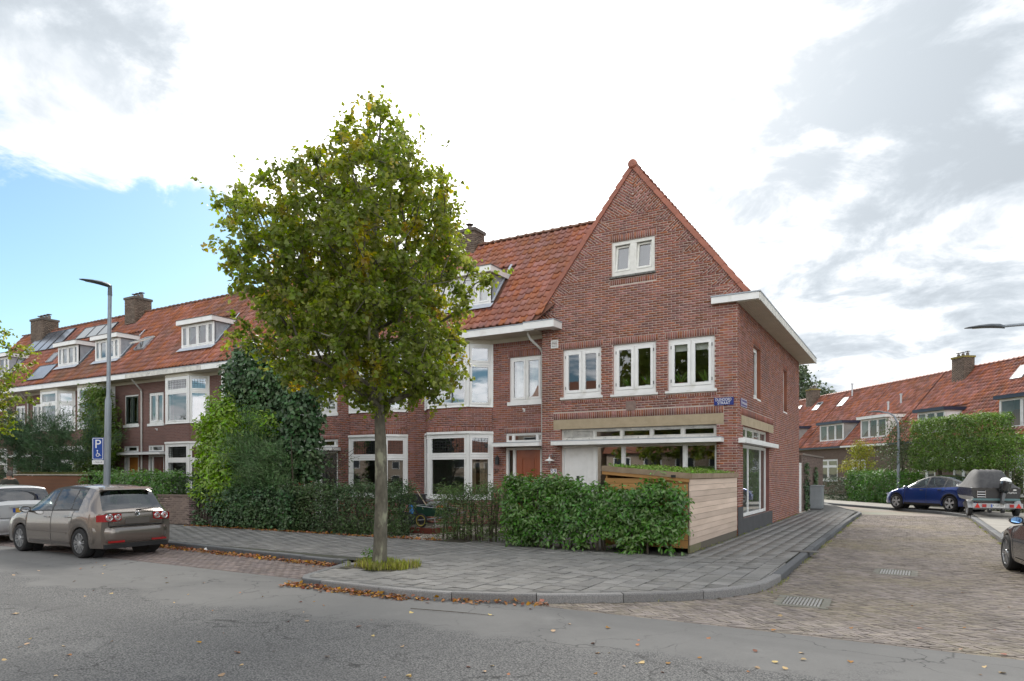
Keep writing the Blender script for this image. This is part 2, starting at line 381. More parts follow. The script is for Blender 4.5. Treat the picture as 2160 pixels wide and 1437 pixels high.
def brick_wall(parent, name, loc, rz, s0, s1, z0, z1, holes=(), soldiers=(), clip=None, nind=0, key=None, bm=None, mm=None, face=True, reveal=.11, extra=None, ch=CH):
    bm = bm or brick_m; mm = mm or mortar_m
    mb = MB()
    if face: wall_face(mb, s0, s1, z0, z1, holes, 0., 0, reveal)
    if extra: extra(mb)
    wo = mb.build(name, [mm, bm], parent, loc=loc, rot=(0, 0, rz), fix=False)
    polys, full = lay_courses(s0, s1, z0, z1, holes, soldiers, clip, ch=ch)
    pick = set()
    if nind:
        full.sort(key=lambda i: key(polys[i][0])); pick = set(full[:nind]); n = max(1, round((z1-z0)/ch)); c2 = (z1-z0)/n
        um = brick_unit(BL, c2, JT, bm)
        for i in full[:nind]:
            s_, z_ = polys[i][0]; b = link('brick', um, wo, (s_, random.uniform(-.003, .001), z_))
    emit_pieces([p for i, p in enumerate(polys) if i not in pick], 'brickwork', bm, parent=wo)
    return wo
HINGE = None
def window(parent, loc, rz, w, h, cols=(1,), rows=(1,), kinds=None, ft=.07, st=.055, mt=.06, fm=None, gm=None, sill=None, name='window', depth=.09, tilt=None, bottom=None, hinges=False, sm=None):
    """frame in local x (along the wall), y (inwards), z; children: sash, pane and what hangs behind the pane"""
    fm = fm or white_paint; gm = gm or pane_m; kinds = kinds or {}; sm = sm or fm
    fb = bottom or ft
    mb = MB(); mb.ring(0, w, 0, h, ft, 0, depth, tb=fb)
    cw = [c/sum(cols)*(w-2*ft-mt*(len(cols)-1)) for c in cols]; rh = [r/sum(rows)*(h-ft-fb-mt*(len(rows)-1)) for r in rows]
    xs = []; x = ft
    for c in cw: xs.append((x, x+c)); x += c+mt
    zs = []; z = fb
    for r in rh: zs.append((z, z+r)); z += r+mt
    for i in range(len(cols)-1): mb.box(xs[i][1], xs[i+1][0], .004, depth-.004, fb, h-ft)
    for j in range(len(rows)-1):
        for i in range(len(cols)): mb.box(xs[i][0], xs[i][1], -.012, depth-.008, zs[j][1], zs[j+1][0])
    if sill:
        e, t, pr = sill; mb.box(-e, w+e, -pr, .03, -t, 0); mb.box(-e, w+e, -pr, -pr+.012, -t-.02, -t)
    wo = mb.build(name, fm, parent, loc=loc, rot=(0, 0, rz))
    for j, (z0, z1) in enumerate(zs):
        for i, (x0, x1) in enumerate(xs):
            k = kinds.get((i, j), kinds.get('all', 'glass'))
            g = .006; sb = MB(); hp = hinges and k != 'fixed'
            if k == 'louvre':
                lb = MB(); n = 5
                for q in range(n):
                    zc = z0+(q+.5)/n*(z1-z0); hh = (z1-z0)/n
                    lb.poly([(x0, .012, zc-hh*.42), (x1, .012, zc-hh*.42), (x1, .055, zc+hh*.45), (x0, .055, zc+hh*.45)])
                    lb.poly([(x0, .012, zc-hh*.42-.01), (x1, .012, zc-hh*.42-.01), (x1, .012, zc-hh*.42), (x0, .012, zc-hh*.42)])
                    o = lb.build('louvre_slat', fm, wo, fix=False); lb = MB()
                db = MB(); db.poly([(x0, .08, z0), (x1, .08, z0), (x1, .08, z1), (x0, .08, z1)]); db.build('louvre_backing', dark_m, wo, fix=False)
                continue
            a = st if k != 'fixed' else .02
            yo = -.014 if k != 'fixed' else .02
            sb.ring(x0+g, x1-g, z0+g, z1-g, a, yo, .05)
            if hp:
                xe = x0-.012 if i == 0 else x1-.008
                for zz in (z0+.12, z1-.2): sb.box(xe, xe+.02, -.02, .0, zz, zz+.09, 1)
            so_ = sb.build('sash', [sm, dark_m], wo)
            pa, pb, pc, pd = x0+g+a-.004, x1-g-a+.004, z0+g+a-.004, z1-g-a+.004
            pm = MB(); pm.poly([(pa, .022, pc), (pb, .022, pc), (pb, .022, pd), (pa, .022, pd)]); po = pm.build('pane', gm, wo, fix=False)
            if tilt: 
                for q in (so_, po):
                    q.location = (0, -.0, z0); q.rotation_euler = (tilt, 0, 0)
                    for v in q.data.vertices: v.co.z -= z0
            if k == 'lead':
                lb = MB(); nx = max(3, round((pb-pa)/.11)); nz = max(3, round((pd-pc)/.11))
                for q in range(1, nx):
                    xx = pa+(pb-pa)*q/nx; lb.box(xx-.005, xx+.005, .014, .0205, pc, pd)
                for q in range(1, nz):
                    zz = pc+(pd-pc)*q/nz; lb.box(pa, pb, .0145, .020, zz-.005, zz+.005)
                lb.build('leaded_bars', dark_m, wo, fix=False)
            if k in ('curtain', 'sheer', 'tan', 'red'):
                cm = {'curtain': curtain_m, 'sheer': curtain_m, 'tan': curtd_m, 'red': mat('curtain_red', (.32, .19, .18), (.24, .14, .135), 6, .9)}[k]
                parts = [(pa, pb)] if k != 'tan' else [(pa, pa+.3*(pb-pa)), (pb-.45*(pb-pa), pb)]
                for ca, cb in parts:
                    n = 26; cbm = MB(); V = []
                    for q in range(n+1):
                        xx = ca+(cb-ca)*q/n; yy = .16+.018*math.sin(q*1.9+i)+.01*math.sin(q*.7)
                        V += [(xx, yy, pc-.02), (xx, yy+.01, pd+.02)]
                    cbm.mesh(V, [(2*q, 2*q+2, 2*q+3, 2*q+1) for q in range(n)]); cbm.build('curtain', cm, wo, smooth=80, fix=False)
            if k in ('zebra', 'blind', 'blindfull'):
                bm_ = MB(); zc = pc if k != 'blind' else pd-.16*(pd-pc)
                if k == 'zebra':
                    n = 11
                    for q in range(n):
                        za = pc+(pd-pc)*q/n; bm_.box(pa, pb, .12, .124, za, za+(pd-pc)/n*.55)
                else: bm_.box(pa, pb, .12, .126, zc, pd+.02)
                bm_.build('blind', mat('roller_blind', (.55, .54, .50), None, 4, .8), wo)
    return wo
# roof tile: local x across, y up the slope, z off the slope
TW, TE = .25, .30
def tile_mesh_data():
    prof = [(0, .022), (.07, .010), (.20, .001), (.42, -.004), (.58, .003), (.69, .024), (.80, .049), (.90, .051), (1.0, .030)]
    n = len(prof); V = []; L_ = TE+.05
    for y, dz in ((0, .042), (L_, .002)):
        V += [(x*TW*1.02, y, z+dz) for x, z in prof]
    V += [(x*TW*1.02, 0, z+.042-.034) for x, z in prof]
    F = [(i, i+1, n+i+1, n+i) for i in range(n-1)]+[(i+1, i, 2*n+i, 2*n+i+1) for i in range(n-1)]
    return V, F
TILE_V, TILE_F = tile_mesh_data()
def tile_roof(parent, loc, rot, width, length, skip=None, nind=0, key=None, tm=None, x0=0., deckmat=None, name='roof', deck=None):
    """rot: Euler of the roof plane (pitch about x, then turn about z)"""
    tm = tm or tile_m
    mb = MB()
    for q in (deck or [[(x0, 0), (width, 0), (width, length), (x0, length)]]):
        mb.poly([(x, y, -.012) for x, y in q])
    ro = mb.build(name, deckmat or mat('roof_deck', (.16, .07, .045), None, 3, .9), parent, loc=loc, rot=rot, fix=False)
    nr = int(round(length/TE)); e = length/nr; nc = int(math.ceil((width-x0)/TW))
    pts = []
    for r in range(nr):
        for c in range(nc):
            x, y = x0+c*TW, r*e
            if x+TW*.7 > width: continue
            if skip and skip(x+TW/2, y+e/2): continue
            pts.append((x+random.uniform(-.006, .006), y+random.uniform(-.008, .008)))
    if nind:
        pts.sort(key=lambda p: key(p)); me = bpy.data.meshes.new('roof_tile'); me.from_pydata(TILE_V, [], TILE_F); me.materials.append(tm)
        me.polygons.foreach_set('use_smooth', [i < 8 for i in range(len(TILE_F))])
        for p in pts[:nind]: link('roof_tile', me, ro, (p[0], p[1], random.uniform(0, .006)), (random.uniform(-.012, .012), random.uniform(-.01, .01), random.uniform(-.012, .012)))
        pts = pts[nind:]
    if pts:
        k = len(pts); P = np.array([(p[0], p[1], 0) for p in pts]); P[:, 2] = NR.uniform(0, .006, k)
        a = NR.uniform(-.012, .012, k); c, s_ = np.cos(a), np.sin(a); Rm = np.zeros((k, 3, 3)); Rm[:, 0, 0] = c; Rm[:, 0, 1] = -s_; Rm[:, 1, 0] = s_; Rm[:, 1, 1] = c; Rm[:, 2, 2] = 1
        me = scatter_mesh('tiling', TILE_V, TILE_F, P, Rm, np.ones(k), tm)
        sm = np.tile(np.array([i < 8 for i in range(len(TILE_F))]), k); me.polygons.foreach_set('use_smooth', sm)
        link('tiling', me, ro, kind='stuff')
    return ro
def ridge_tiles(parent, a, b, mt=None, r=.11, step=.36, name='ridge_tile'):
    """half-round ridge tiles from a to b, each its own piece"""
    a, b = Vector(a), Vector(b); d = b-a; n = max(1, round(d.length/step)); d /= n
    ang = math.atan2(d.y, d.x)
    mb = MB(); L_ = d.length; m = 9
    V = []
    for x, rr in ((0, r*1.18), (.06, r*1.18), (.061, r), (L_*1.03, r*.97)):
        V += [(x, rr*math.cos(PI*(j/(m-1))), rr*.85*math.sin(PI*(j/(m-1)))) for j in range(m)]
    F = [(i*m+j, i*m+j+1, (i+1)*m+j+1, (i+1)*m+j) for i in range(3) for j in range(m-1)]
    me = bpy.data.meshes.new(name); me.from_pydata(V, [], F); me.materials.append(mt or tilec_m)
    for i in range(n): link(name, me, parent, a+d*i+Vector((0, 0, random.uniform(-.006, .006))), (0, -math.asin(max(-1, min(1, d.z/d.length))), ang+random.uniform(-.01, .01)))
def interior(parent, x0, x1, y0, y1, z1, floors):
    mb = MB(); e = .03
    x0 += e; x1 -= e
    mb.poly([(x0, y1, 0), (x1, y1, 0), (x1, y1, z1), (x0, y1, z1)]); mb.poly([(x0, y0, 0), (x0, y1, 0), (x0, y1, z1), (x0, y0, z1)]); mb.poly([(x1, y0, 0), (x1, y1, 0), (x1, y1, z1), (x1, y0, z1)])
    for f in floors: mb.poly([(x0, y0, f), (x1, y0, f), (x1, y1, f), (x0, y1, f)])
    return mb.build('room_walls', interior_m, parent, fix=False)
def chimney(parent, x, y, zb, zt, wx, wy, pots=2, bm=None, moss=False):
    mb = MB(); bmx = bm or soot_m
    mb.box(x-wx/2, x+wx/2, y-wy/2, y+wy/2, zb, zt); 
    co = mb.build('chimney', mat('chimney_brick_core', (.16, .13, .10), (.11, .09, .075), 7, .95), parent)
    pol = {}
    for face in range(4):
        w = wx if face % 2 == 0 else wy
        ps, _ = lay_courses(0, w, zb, zt-.12, [], ch=.075)
        rz = (0, PI/2, PI, -PI/2)[face]; lc = [(x-wx/2, y-wy/2, 0), (x+wx/2, y-wy/2, 0), (x+wx/2, y+wy/2, 0), (x-wx/2, y+wy/2, 0)][face]
        o = emit_pieces(ps, 'chimney_brickwork', mat('chimney_brick', (.19, .145, .11), (.12, .09, .07), 6, .9, island=.3), parent=co); o.location = lc; o.rotation_euler = (0, 0, rz)
    cm = mat('chimney_moss', (.26, .20, .04), (.16, .14, .05), 9, .95) if moss else mat('chimney_cap', (.14, .12, .10), (.09, .08, .07), 8, .9)
    cb = MB(); cb.box(x-wx/2-.05, x+wx/2+.05, y-wy/2-.05, y+wy/2+.05, zt-.12, zt); cb.build('chimney_cap', cm, co)
    for i in range(pots):
        px = x+(i-(pots-1)/2)*wx/max(2, pots)*1.1; pb = MB(); pb.lathe([(.09, zt), (.09, zt+.2), (.075, zt+.21), (0, zt+.215)], 12, c=(px, y, 0))
        pb.lathe([(.02, zt+.22), (.02, zt+.27)], 6, c=(px, y, 0)); pb.lathe([(.15, zt+.27), (.15, zt+.285), (0, zt+.33)], 12, c=(px, y, 0)); pb.build('chimney_pot', mat('pot_metal', (.16, .13, .11), None, 5, .6), co, smooth=True)
    return co
def gutter_pipe(parent, pts, r=.04, mt=None, name='downpipe'):
    mb = MB(); mb.tube(pts, r, 10); return mb.build(name, mt or mat('pipe_grey_white', (.62, .61, .57), (.5, .49, .46), 3, .5), parent, smooth=True)
# ------------------------------------------------------------------ ground, roads and pavements
RZ = -.12      # road level; the pavement is z = 0
def struct(o): o['kind'] = 'structure'; return o
def asphalt():
    m = bpy.data.materials.new('asphalt'); m.use_nodes = True; N = m.node_tree.nodes; L = m.node_tree.links; p = N['Principled BSDF']
    geo = N.new('ShaderNodeNewGeometry'); P = geo.outputs['Position']
    def noise(s, d=5, r=.6, w=0):
        x = N.new('ShaderNodeTexNoise'); x.inputs['Scale'].default_value = s; x.inputs['Detail'].default_value = d; x.inputs['Roughness'].default_value = r; x.inputs['Distortion'].default_value = w; L.new(P, x.inputs['Vector']); return x.outputs['Fac']
    def rng(f, a, b, c=0., d=1.):
        x = N.new('ShaderNodeMapRange'); L.new(f, x.inputs[0])
        for i, q in enumerate((a, b, c, d)): x.inputs[i+1].default_value = q
        return x.outputs[0]
    def mth(op, a, b):
        x = N.new('ShaderNodeMath'); x.operation = op
        for i, q in enumerate((a, b)):
            if isinstance(q, (int, float)): x.inputs[i].default_value = q
            else: L.new(q, x.inputs[i])
        return x.outputs[0]
    def mix(f, a, b):
        x = N.new('ShaderNodeMix'); x.data_type = 'RGBA'; L.new(f, x.inputs['Factor'])
        for k, q in (('A', a), ('B', b)):
            if isinstance(q, tuple): x.inputs[k].default_value = (*q, 1)
            else: L.new(q, x.inputs[k])
        return x.outputs['Result']
    sp = N.new('ShaderNodeSeparateXYZ'); L.new(P, sp.inputs[0])
    edge = rng(mth('ADD', mth('ADD', sp.outputs[1], mth('MULTIPLY', noise(.7, 7, .65, .4), 3.4)), mth('MULTIPLY', sp.outputs[0], -.06)), 8.35, 8.75)      # 1: smooth worn top layer
    vo = N.new('ShaderNodeTexVoronoi'); vo.inputs['Scale'].default_value = 56; L.new(P, vo.inputs['Vector'])
    cs = N.new('ShaderNodeSeparateColor'); L.new(vo.outputs['Color'], cs.inputs[0])
    grit = rng(cs.outputs[0], 0, 1, .0, 1.)
    v2 = N.new('ShaderNodeTexVoronoi'); v2.inputs['Scale'].default_value = 115; L.new(P, v2.inputs['Vector']); c2 = N.new('ShaderNodeSeparateColor'); L.new(v2.outputs['Color'], c2.inputs[0])
    rough = mix(mth('ADD', mth('MULTIPLY', grit, .6), mth('MULTIPLY', c2.outputs[1], .4)), (.14, .139, .137), (.30, .295, .284))
    rough = mix(rng(vo.outputs['Distance'], .25, .75), rough, (.085, .085, .086))
    smooth = mix(mth('ADD', mth('MULTIPLY', noise(46, 6, .8), .6), mth('MULTIPLY', noise(2.6, 8, .7, .3), .4)), (.13, .129, .127), (.245, .241, .232))
    c = mix(edge, rough, smooth)
    c = mix(rng(noise(.45, 6, .6, .6), .55, .75, 0, .5), c, (.11, .11, .112))
    c = mix(rng(noise(1.1, 5, .6, .2), .62, .72, 0, .28), c, (.27, .265, .255))
    mpx = N.new('ShaderNodeMapping'); mpx.inputs['Scale'].default_value = (.07, .8, 1); L.new(P, mpx.inputs[0]); nx_ = N.new('ShaderNodeTexNoise'); nx_.inputs['Scale'].default_value = 1.0; nx_.inputs['Detail'].default_value = 6; L.new(mpx.outputs[0], nx_.inputs['Vector'])
    c = mix(rng(nx_.outputs['Fac'], .50, .68, 0, .5), c, (.115, .114, .113))
    c = mix(rng(noise(2.3, 3, .5), .70, .78, 0, .6), c, (.06, .06, .06))
    ve = N.new('ShaderNodeTexVoronoi'); ve.feature = 'DISTANCE_TO_EDGE'; ve.inputs['Scale'].default_value = .8
    dn = N.new('ShaderNodeTexNoise'); dn.inputs['Scale'].default_value = 1.8; dn.inputs['Detail'].default_value = 7; L.new(P, dn.inputs['Vector'])
    va = N.new('ShaderNodeVectorMath'); va.operation = 'MULTIPLY_ADD'; L.new(dn.outputs['Color'], va.inputs[0]); va.inputs[1].default_value = (1.1, 1.1, 0); L.new(P, va.inputs[2]); L.new(va.outputs[0], ve.inputs['Vector'])
    crack = rng(ve.outputs['Distance'], 0, .013, 1, 0); crack = mth('MULTIPLY', crack, rng(noise(.6, 3), .42, .56))
    c = mix(mth('MULTIPLY', crack, .75), c, (.035, .035, .035))
    L.new(c, p.inputs['Base Color']); p.inputs['Roughness'].default_value = .95; p.inputs['Specular IOR Level'].default_value = .18
    b = N.new('ShaderNodeBump'); b.inputs['Strength'].default_value = .5; b.inputs['Distance'].default_value = .006; L.new(mth('MULTIPLY', vo.outputs['Distance'], mth('SUBTRACT', 1.15, edge)), b.inputs['Height']); L.new(b.outputs[0], p.inputs['Normal'])
    return m
def sheet(name, poly, z, m): mb = MB(); mb.poly([(x, y, z) for x, y in poly]); return struct(mb.build(name, m, fix=False))
sheet('ground', [(-600, -600), (600, -600), (600, 600), (-600, 600)], -.20, mat('earth', (.09, .085, .06), (.07, .08, .045), .4, .95, obj_coords='world'))
AY = 8.42      # seam between asphalt and clinker paving
sheet('road', [(-140, -30), (90, -30), (90, AY), (-140, AY)], RZ, asphalt())
clinker_m = mat('clinker', (.275, .238, .210), (.205, .178, .158), 1.1, .85, .2, 70, island=.26, hue=.018, obj_coords='world', patch=((.24, .205, .155), .35, .46, .66), spec=.25)
clinkj_m = mat('clinker_joint', (.105, .095, .075), (.15, .14, .095), 3., .95, obj_coords='world')
def herring_tex():      # clinkers too far away to tell apart
    m = bpy.data.materials.new('clinker_far'); m.use_nodes = True; N = m.node_tree.nodes; L = m.node_tree.links; p = N['Principled BSDF']
    geo = N.new('ShaderNodeNewGeometry'); b = N.new('ShaderNodeTexBrick'); L.new(geo.outputs['Position'], b.inputs['Vector']); b.inputs['Scale'].default_value = 1; b.inputs['Brick Width'].default_value = .2; b.inputs['Row Height'].default_value = .055; b.inputs['Mortar Size'].default_value = .006
    b.inputs['Color1'].default_value = (.27, .225, .17, 1); b.inputs['Color2'].default_value = (.19, .16, .125, 1); b.inputs['Mortar'].default_value = (.17, .155, .11, 1)
    no = N.new('ShaderNodeTexNoise'); no.inputs['Scale'].default_value = .5; no.inputs['Detail'].default_value = 6; L.new(geo.outputs['Position'], no.inputs['Vector'])
    x = N.new('ShaderNodeMix'); x.data_type = 'RGBA'; x.blend_type = 'MULTIPLY'; x.inputs['Factor'].default_value = .5; L.new(b.outputs['Color'], x.inputs['A']); L.new(no.outputs['Color'], x.inputs['B'])
    hs = N.new('ShaderNodeHueSaturation'); hs.inputs['Value'].default_value = 1.35; hs.inputs['Saturation'].default_value = .8; L.new(x.outputs['Result'], hs.inputs['Color'])
    L.new(hs.outputs[0], p.inputs['Base Color']); p.inputs['Roughness'].default_value = .85; return m
clinkfar_m = herring_tex()
NEARY = 33.8
street = sheet('side_street', [(-7, AY), (12, AY), (12, NEARY), (-7, NEARY)], RZ-.012, clinkj_m)
sheet('street_beyond', [(-5, NEARY), (12, NEARY), (12, 36), (-10, 64), (-40, 90), (-46, 84), (-18, 58), (-5, 40)], RZ-.004, clinkfar_m)
# kerb line: outer edge, from the parking bay round the bulge into the side street
ROWK = [(-60, 10.75), (-16.0, 10.42), (-9.68, 10.0)]
BULB = [(-9.50, 9.85), (-8.98, 8.28), (-8.70, 7.99), (-7.7, 7.96), (-6.6, 7.97), (-5.95, 8.08), (-5.35, 8.28), (-4.75, 8.54), (-4.15, 8.90), (-3.5, 9.35), (-2.95, 9.80), (-2.5, 10.27), (-2.18, 10.80), (-1.99, 11.4), (-1.92, 12.2), (-1.93, 14), (-1.95, 17), (-1.95, 21), (-1.95, 25), (-1.93, 29), (-1.85, 33.4), (-2.05, 34.3), (-2.55, 36.0), (-4.1, 42.1)]
def along(pts, step):
    out = [Vector(pts[0])]; acc = 0
    for a, b in zip(pts, pts[1:]):
        a, b = Vector(a), Vector(b); d = (b-a).length; t = step-acc
        while t <= d: out.append(a+(b-a)*(t/d)); t += step
        acc = d-(t-step)
    return out
kerb_m = mat('granite_kerb', (.27, .26, .25), (.15, .15, .15), 60, .8, .2, 80, island=.15)
kerbd_m = mat('concrete_kerb', (.11, .115, .12), (.085, .09, .095), 20, .75, .1, 60, island=.2)
kerb = struct(MB().box(-9.7, -9.6, 9.98, 10.1, -.16, -.02).build('kerb', kerbd_m))
def kerb_line(pts, mfun, step=1.0, w=.15):
    P = along(pts, .125); n = int(step/.125)
    for i in range(0, len(P)-1, n):
        seg = P[i:i+n+1]
        if len(seg) < 2: continue
        mb = MB(); V = []; dz = random.uniform(-.006, .004); g = .006
        for k, p in enumerate(seg):
            a = P[max(0, i+k-1)]; b = P[min(len(P)-1, i+k+1)]; t = (b-a).normalized(); nn = Vector((-t.y, t.x))
            q = p+t*(g if k == 0 else -g if k == len(seg)-1 else 0)
            o, c, n_ = q, q+nn*.014, q+nn*w
            V += [(o.x, o.y, -.2), (o.x, o.y, -.018+dz), (c.x, c.y, dz), (n_.x, n_.y, dz), (n_.x, n_.y, -.2)]
        F = []
        for k in range(len(seg)-1):
            F += [(k*5+j, (k+1)*5+j, (k+1)*5+j+1, k*5+j+1) for j in range(4)]
        e = (len(seg)-1)*5; F += [(0, 1, 2, 3, 4), (e+4, e+3, e+2, e+1, e)]
        mb.mesh(V, F); mb.build('kerb_stone', mfun(seg[0]), kerb)
kerb_line([(-32, 10.55), (-16.0, 10.42), (-9.68, 10.0)], lambda p: kerbd_m)
kerb_line(BULB, lambda p: kerb_m if p.y < 10.6 and p.x > -8.75 or p.y < 12.4 and p.x > -2.6 else kerbd_m, 1.25, .135)
# pavement slabs, 30 cm, laid in half bond with through joints running away from the road
slab_m = mat('paving_slab', (.225, .217, .204), (.165, .161, .152), 2.0, .85, .3, 120, island=.17, hue=.006, obj_coords='world', patch=((.24, .235, .225), 40, .52, .66))
slabj_m = mat('paving_joint', (.032, .03, .026), (.05, .055, .03), 5, .95, obj_coords='world')
def inset(pts, d):
    out = []
    for i, p in enumerate(pts):
        a = Vector(pts[max(0, i-1)]); b = Vector(pts[min(len(pts)-1, i+1)]); t = (b-a).normalized(); out.append((p[0]-t.y*d, p[1]+t.x*d))
    return out
IN = inset(BULB, .14); GY = 14.0
R1 = [p for p in IN if p[1] < GY]; R1 = [(-9.33, GY), (-9.33, R1[0][1])]+R1[1:]+[(IN[15][0], GY)]
R2 = [(-60, 10.93), (-16, 10.60), (-9.335, 10.18), (-9.335, GY), (-60, GY)]
R3 = [(-4.10, GY), (-2.10, GY), (-2.10, 33.4), (-4.10, 33.6)]
R4 = [(-9.6, GY), (-8.5, GY), (-8.5, 19.28), (-9.6, 19.28)]
pav = struct(MB().build('pavement', slabj_m)); 
mb = MB()
for q in (R1, R2, R3, R4): mb.poly([(x, y, -.012) for x, y in q])
bpy.data.objects.remove(pav); pav = struct(mb.build('pavement', slabj_m, fix=False))
def lay_slabs(region, x0, x1, y0, y1, ang=0.):
    out = []; full = []; g = .0062; sz = .302
    i0, i1 = int(x0/sz)-1, int(x1/sz)+1
    for i in range(i0, i1):
        drift = random.uniform(-.004, .004)
        y = y0-sz+((i % 2)*.5)*sz
        while y < y1:
            e = [random.uniform(-.002, .002) for _ in range(8)]; g2 = g*(random.uniform(.6, 1.5) if random.random() < .9 else 2.6)
            q = [(i*sz+g2+e[0], y+g+e[1]), ((i+1)*sz-g+e[2], y+g2+e[3]), ((i+1)*sz-g2+e[4], y+sz-g+e[5]), (i*sz+g+e[6], y+sz-g2+e[7])]
            c = clip_convex(q, region)
            if len(c) > 2 and abs(area2(c)) > .004:
                if len(c) == 4 and abs(abs(area2(c))-sz*sz) < .012: full.append(len(out))
                out.append(c)
            y += sz
    return out, full
treepit = (-9.12, -7.75, 9.25, 10.2)
slabs = []; fulls = []
for reg, bx in ((R1, (-9.4, -1.8, 7.9, GY)), (R2, (-30, -9.3, 10.1, GY)), (R3, (-4.2, -1.9, GY, 33.7)), (R4, (-9.7, -8.4, GY, 19.3))):
    s_, f_ = lay_slabs(reg, *bx); fulls += [len(slabs)+k for k in f_]; slabs += s_
fs = set(fulls)
keep = []
for i, c in enumerate(slabs):
    cx = sum(p[0] for p in c)/len(c); cy = sum(p[1] for p in c)/len(c)
    if treepit[0] < cx < treepit[1] and treepit[2] < cy < treepit[3]: continue
    keep.append((cx*cx+cy*cy, i, cx, cy))
keep.sort(); ind = [k for k in keep if k[1] in fs][:300]; indset = {k[1] for k in ind}
um = []
for q in range(4):
    g = .0062; m_ = MB(); z = 0; s2 = .151-g-.001*q; m_.mesh([(-s2, -s2, 0), (s2, -s2, 0), (s2, s2, 0), (-s2, s2, 0), (-s2, -s2, -.03), (s2, -s2, -.03), (s2, s2, -.03), (-s2, s2, -.03)], [(0, 1, 2, 3), (1, 0, 4, 5), (2, 1, 5, 6), (3, 2, 6, 7), (0, 3, 7, 4)])
    me = bpy.data.meshes.new('paving_slab'); me.from_pydata(m_.v, [], m_.f); me.materials.append(slab_m); um.append(me)
for d, i, cx, cy in ind: link('paving_slab', random.choice(um), pav, (cx, cy, random.gauss(0, .003)), (random.gauss(0, .008), random.gauss(0, .008), random.gauss(0, .006)))
o = emit_pieces([slabs[k[1]] for k in keep if k[1] not in indset], 'slab_paving', slab_m, .03, (-.006, .005), pav, flat=True)
# clinkers: herringbone set on the diagonal at the mouth of the side street
def herring(x0, x1, y0, y1, test, L_=.212, n=4):
    w = L_/n; g = .0035; c, s_ = math.cos(PI/4), -math.sin(PI/4); out = []
    R = int(max(x1-x0, y1-y0)/w*1.5)+8; cx, cy = (x0+x1)/2, (y0+y1)/2
    for i in range(-R, R):
        for j in range(-R, R):
            m = (i-j) % (2*n)
            if m == 0: q = [(i*w+g, j*w+g), ((i+n)*w-g, j*w+g), ((i+n)*w-g, (j+1)*w-g), (i*w+g, (j+1)*w-g)]
            elif m == 2*n-1: q = [(i*w+g, j*w+g), ((i+1)*w-g, j*w+g), ((i+1)*w-g, (j+n)*w-g), (i*w+g, (j+n)*w-g)]
            else: continue
            mx = sum(p[0] for p in q)/4; my = sum(p[1] for p in q)/4; X, Y = cx+mx*c-my*s_, cy+mx*s_+my*c
            if not (x0 < X < x1 and y0 < Y < y1) or not test(X, Y): continue
            out.append([(cx+p[0]*c-p[1]*s_, cy+p[0]*s_+p[1]*c) for p in q])
    return out
kx = [p[0] for p in BULB if p[0] >= -9]; 
def kerb_y(x):      # outer kerb edge as y for a given x on the bulge (x < -1.95)
    for a, b in zip(BULB, BULB[1:]):
        if a[0] <= x <= b[0] and a[1] < 12.3: return a[1]+(b[1]-a[1])*(x-a[0])/max(1e-6, b[0]-a[0])
    return 0
GRATES = [(-1.35, 10.66, .03), (-.25, 14.64, -.02)]
def on_street(x, y):
    if y < AY+.12: return False
    if x < -1.98 and (x < -6.2 or y > kerb_y(x)-.06): return False
    if any(abs(x-gx) < .37 and abs(y-gy) < .44 for gx, gy, _ in GRATES): return False
    if x < -1.95 and y > 12: return False
    if x > (1.2+.16*y if y < 21 else 2.06): return False
    return True
hb = herring(-6, 4.6, AY, NEARY, on_street, .212, 4)
hb.sort(key=lambda q: (q[0][0]+.8)**2+(q[0][1]-2)**2)
edge = []      # a straight course along the asphalt seam
x = -5.6
while x < 4: edge.append([(x+.004, AY+.004), (x+.206, AY+.004), (x+.206, AY+.052), (x+.004, AY+.052)]); edge.append([(x+.104, AY+.060), (x+.306, AY+.060), (x+.306, AY+.112), (x+.104, AY+.112)]); x += .21
edge = [q for q in edge if q[0][0] > -1.9 or q[0][1] < kerb_y(q[0][0])-.06]
cm = MB(); a = .106-.0035; b = .0265-.0035; cm.mesh([(-a, -b, 0), (a, -b, 0), (a, b, 0), (-a, b, 0), (-a, -b, -.02), (a, -b, -.02), (a, b, -.02), (-a, b, -.02)], [(0, 1, 2, 3), (1, 0, 4, 5), (2, 1, 5, 6), (3, 2, 6, 7), (0, 3, 7, 4)])
cme = bpy.data.meshes.new('clinker'); cme.from_pydata(cm.v, [], cm.f); cme.materials.append(clinker_m)
for q in hb[:300]:
    cx = sum(p[0] for p in q)/4; cy = sum(p[1] for p in q)/4
    e1 = Vector(q[1])-Vector(q[0]); e2 = Vector(q[3])-Vector(q[0]); e = e1 if e1.length > e2.length else e2
    link('clinker', cme, street, (cx, cy, RZ+random.gauss(0, .0025)), (random.gauss(0, .012), random.gauss(0, .02), math.atan2(e.y, e.x)))
o = emit_pieces(hb[300:]+edge, 'clinker_paving', clinker_m, .02, (-.006, .004), street, flat=True); o.location = (0, 0, RZ)
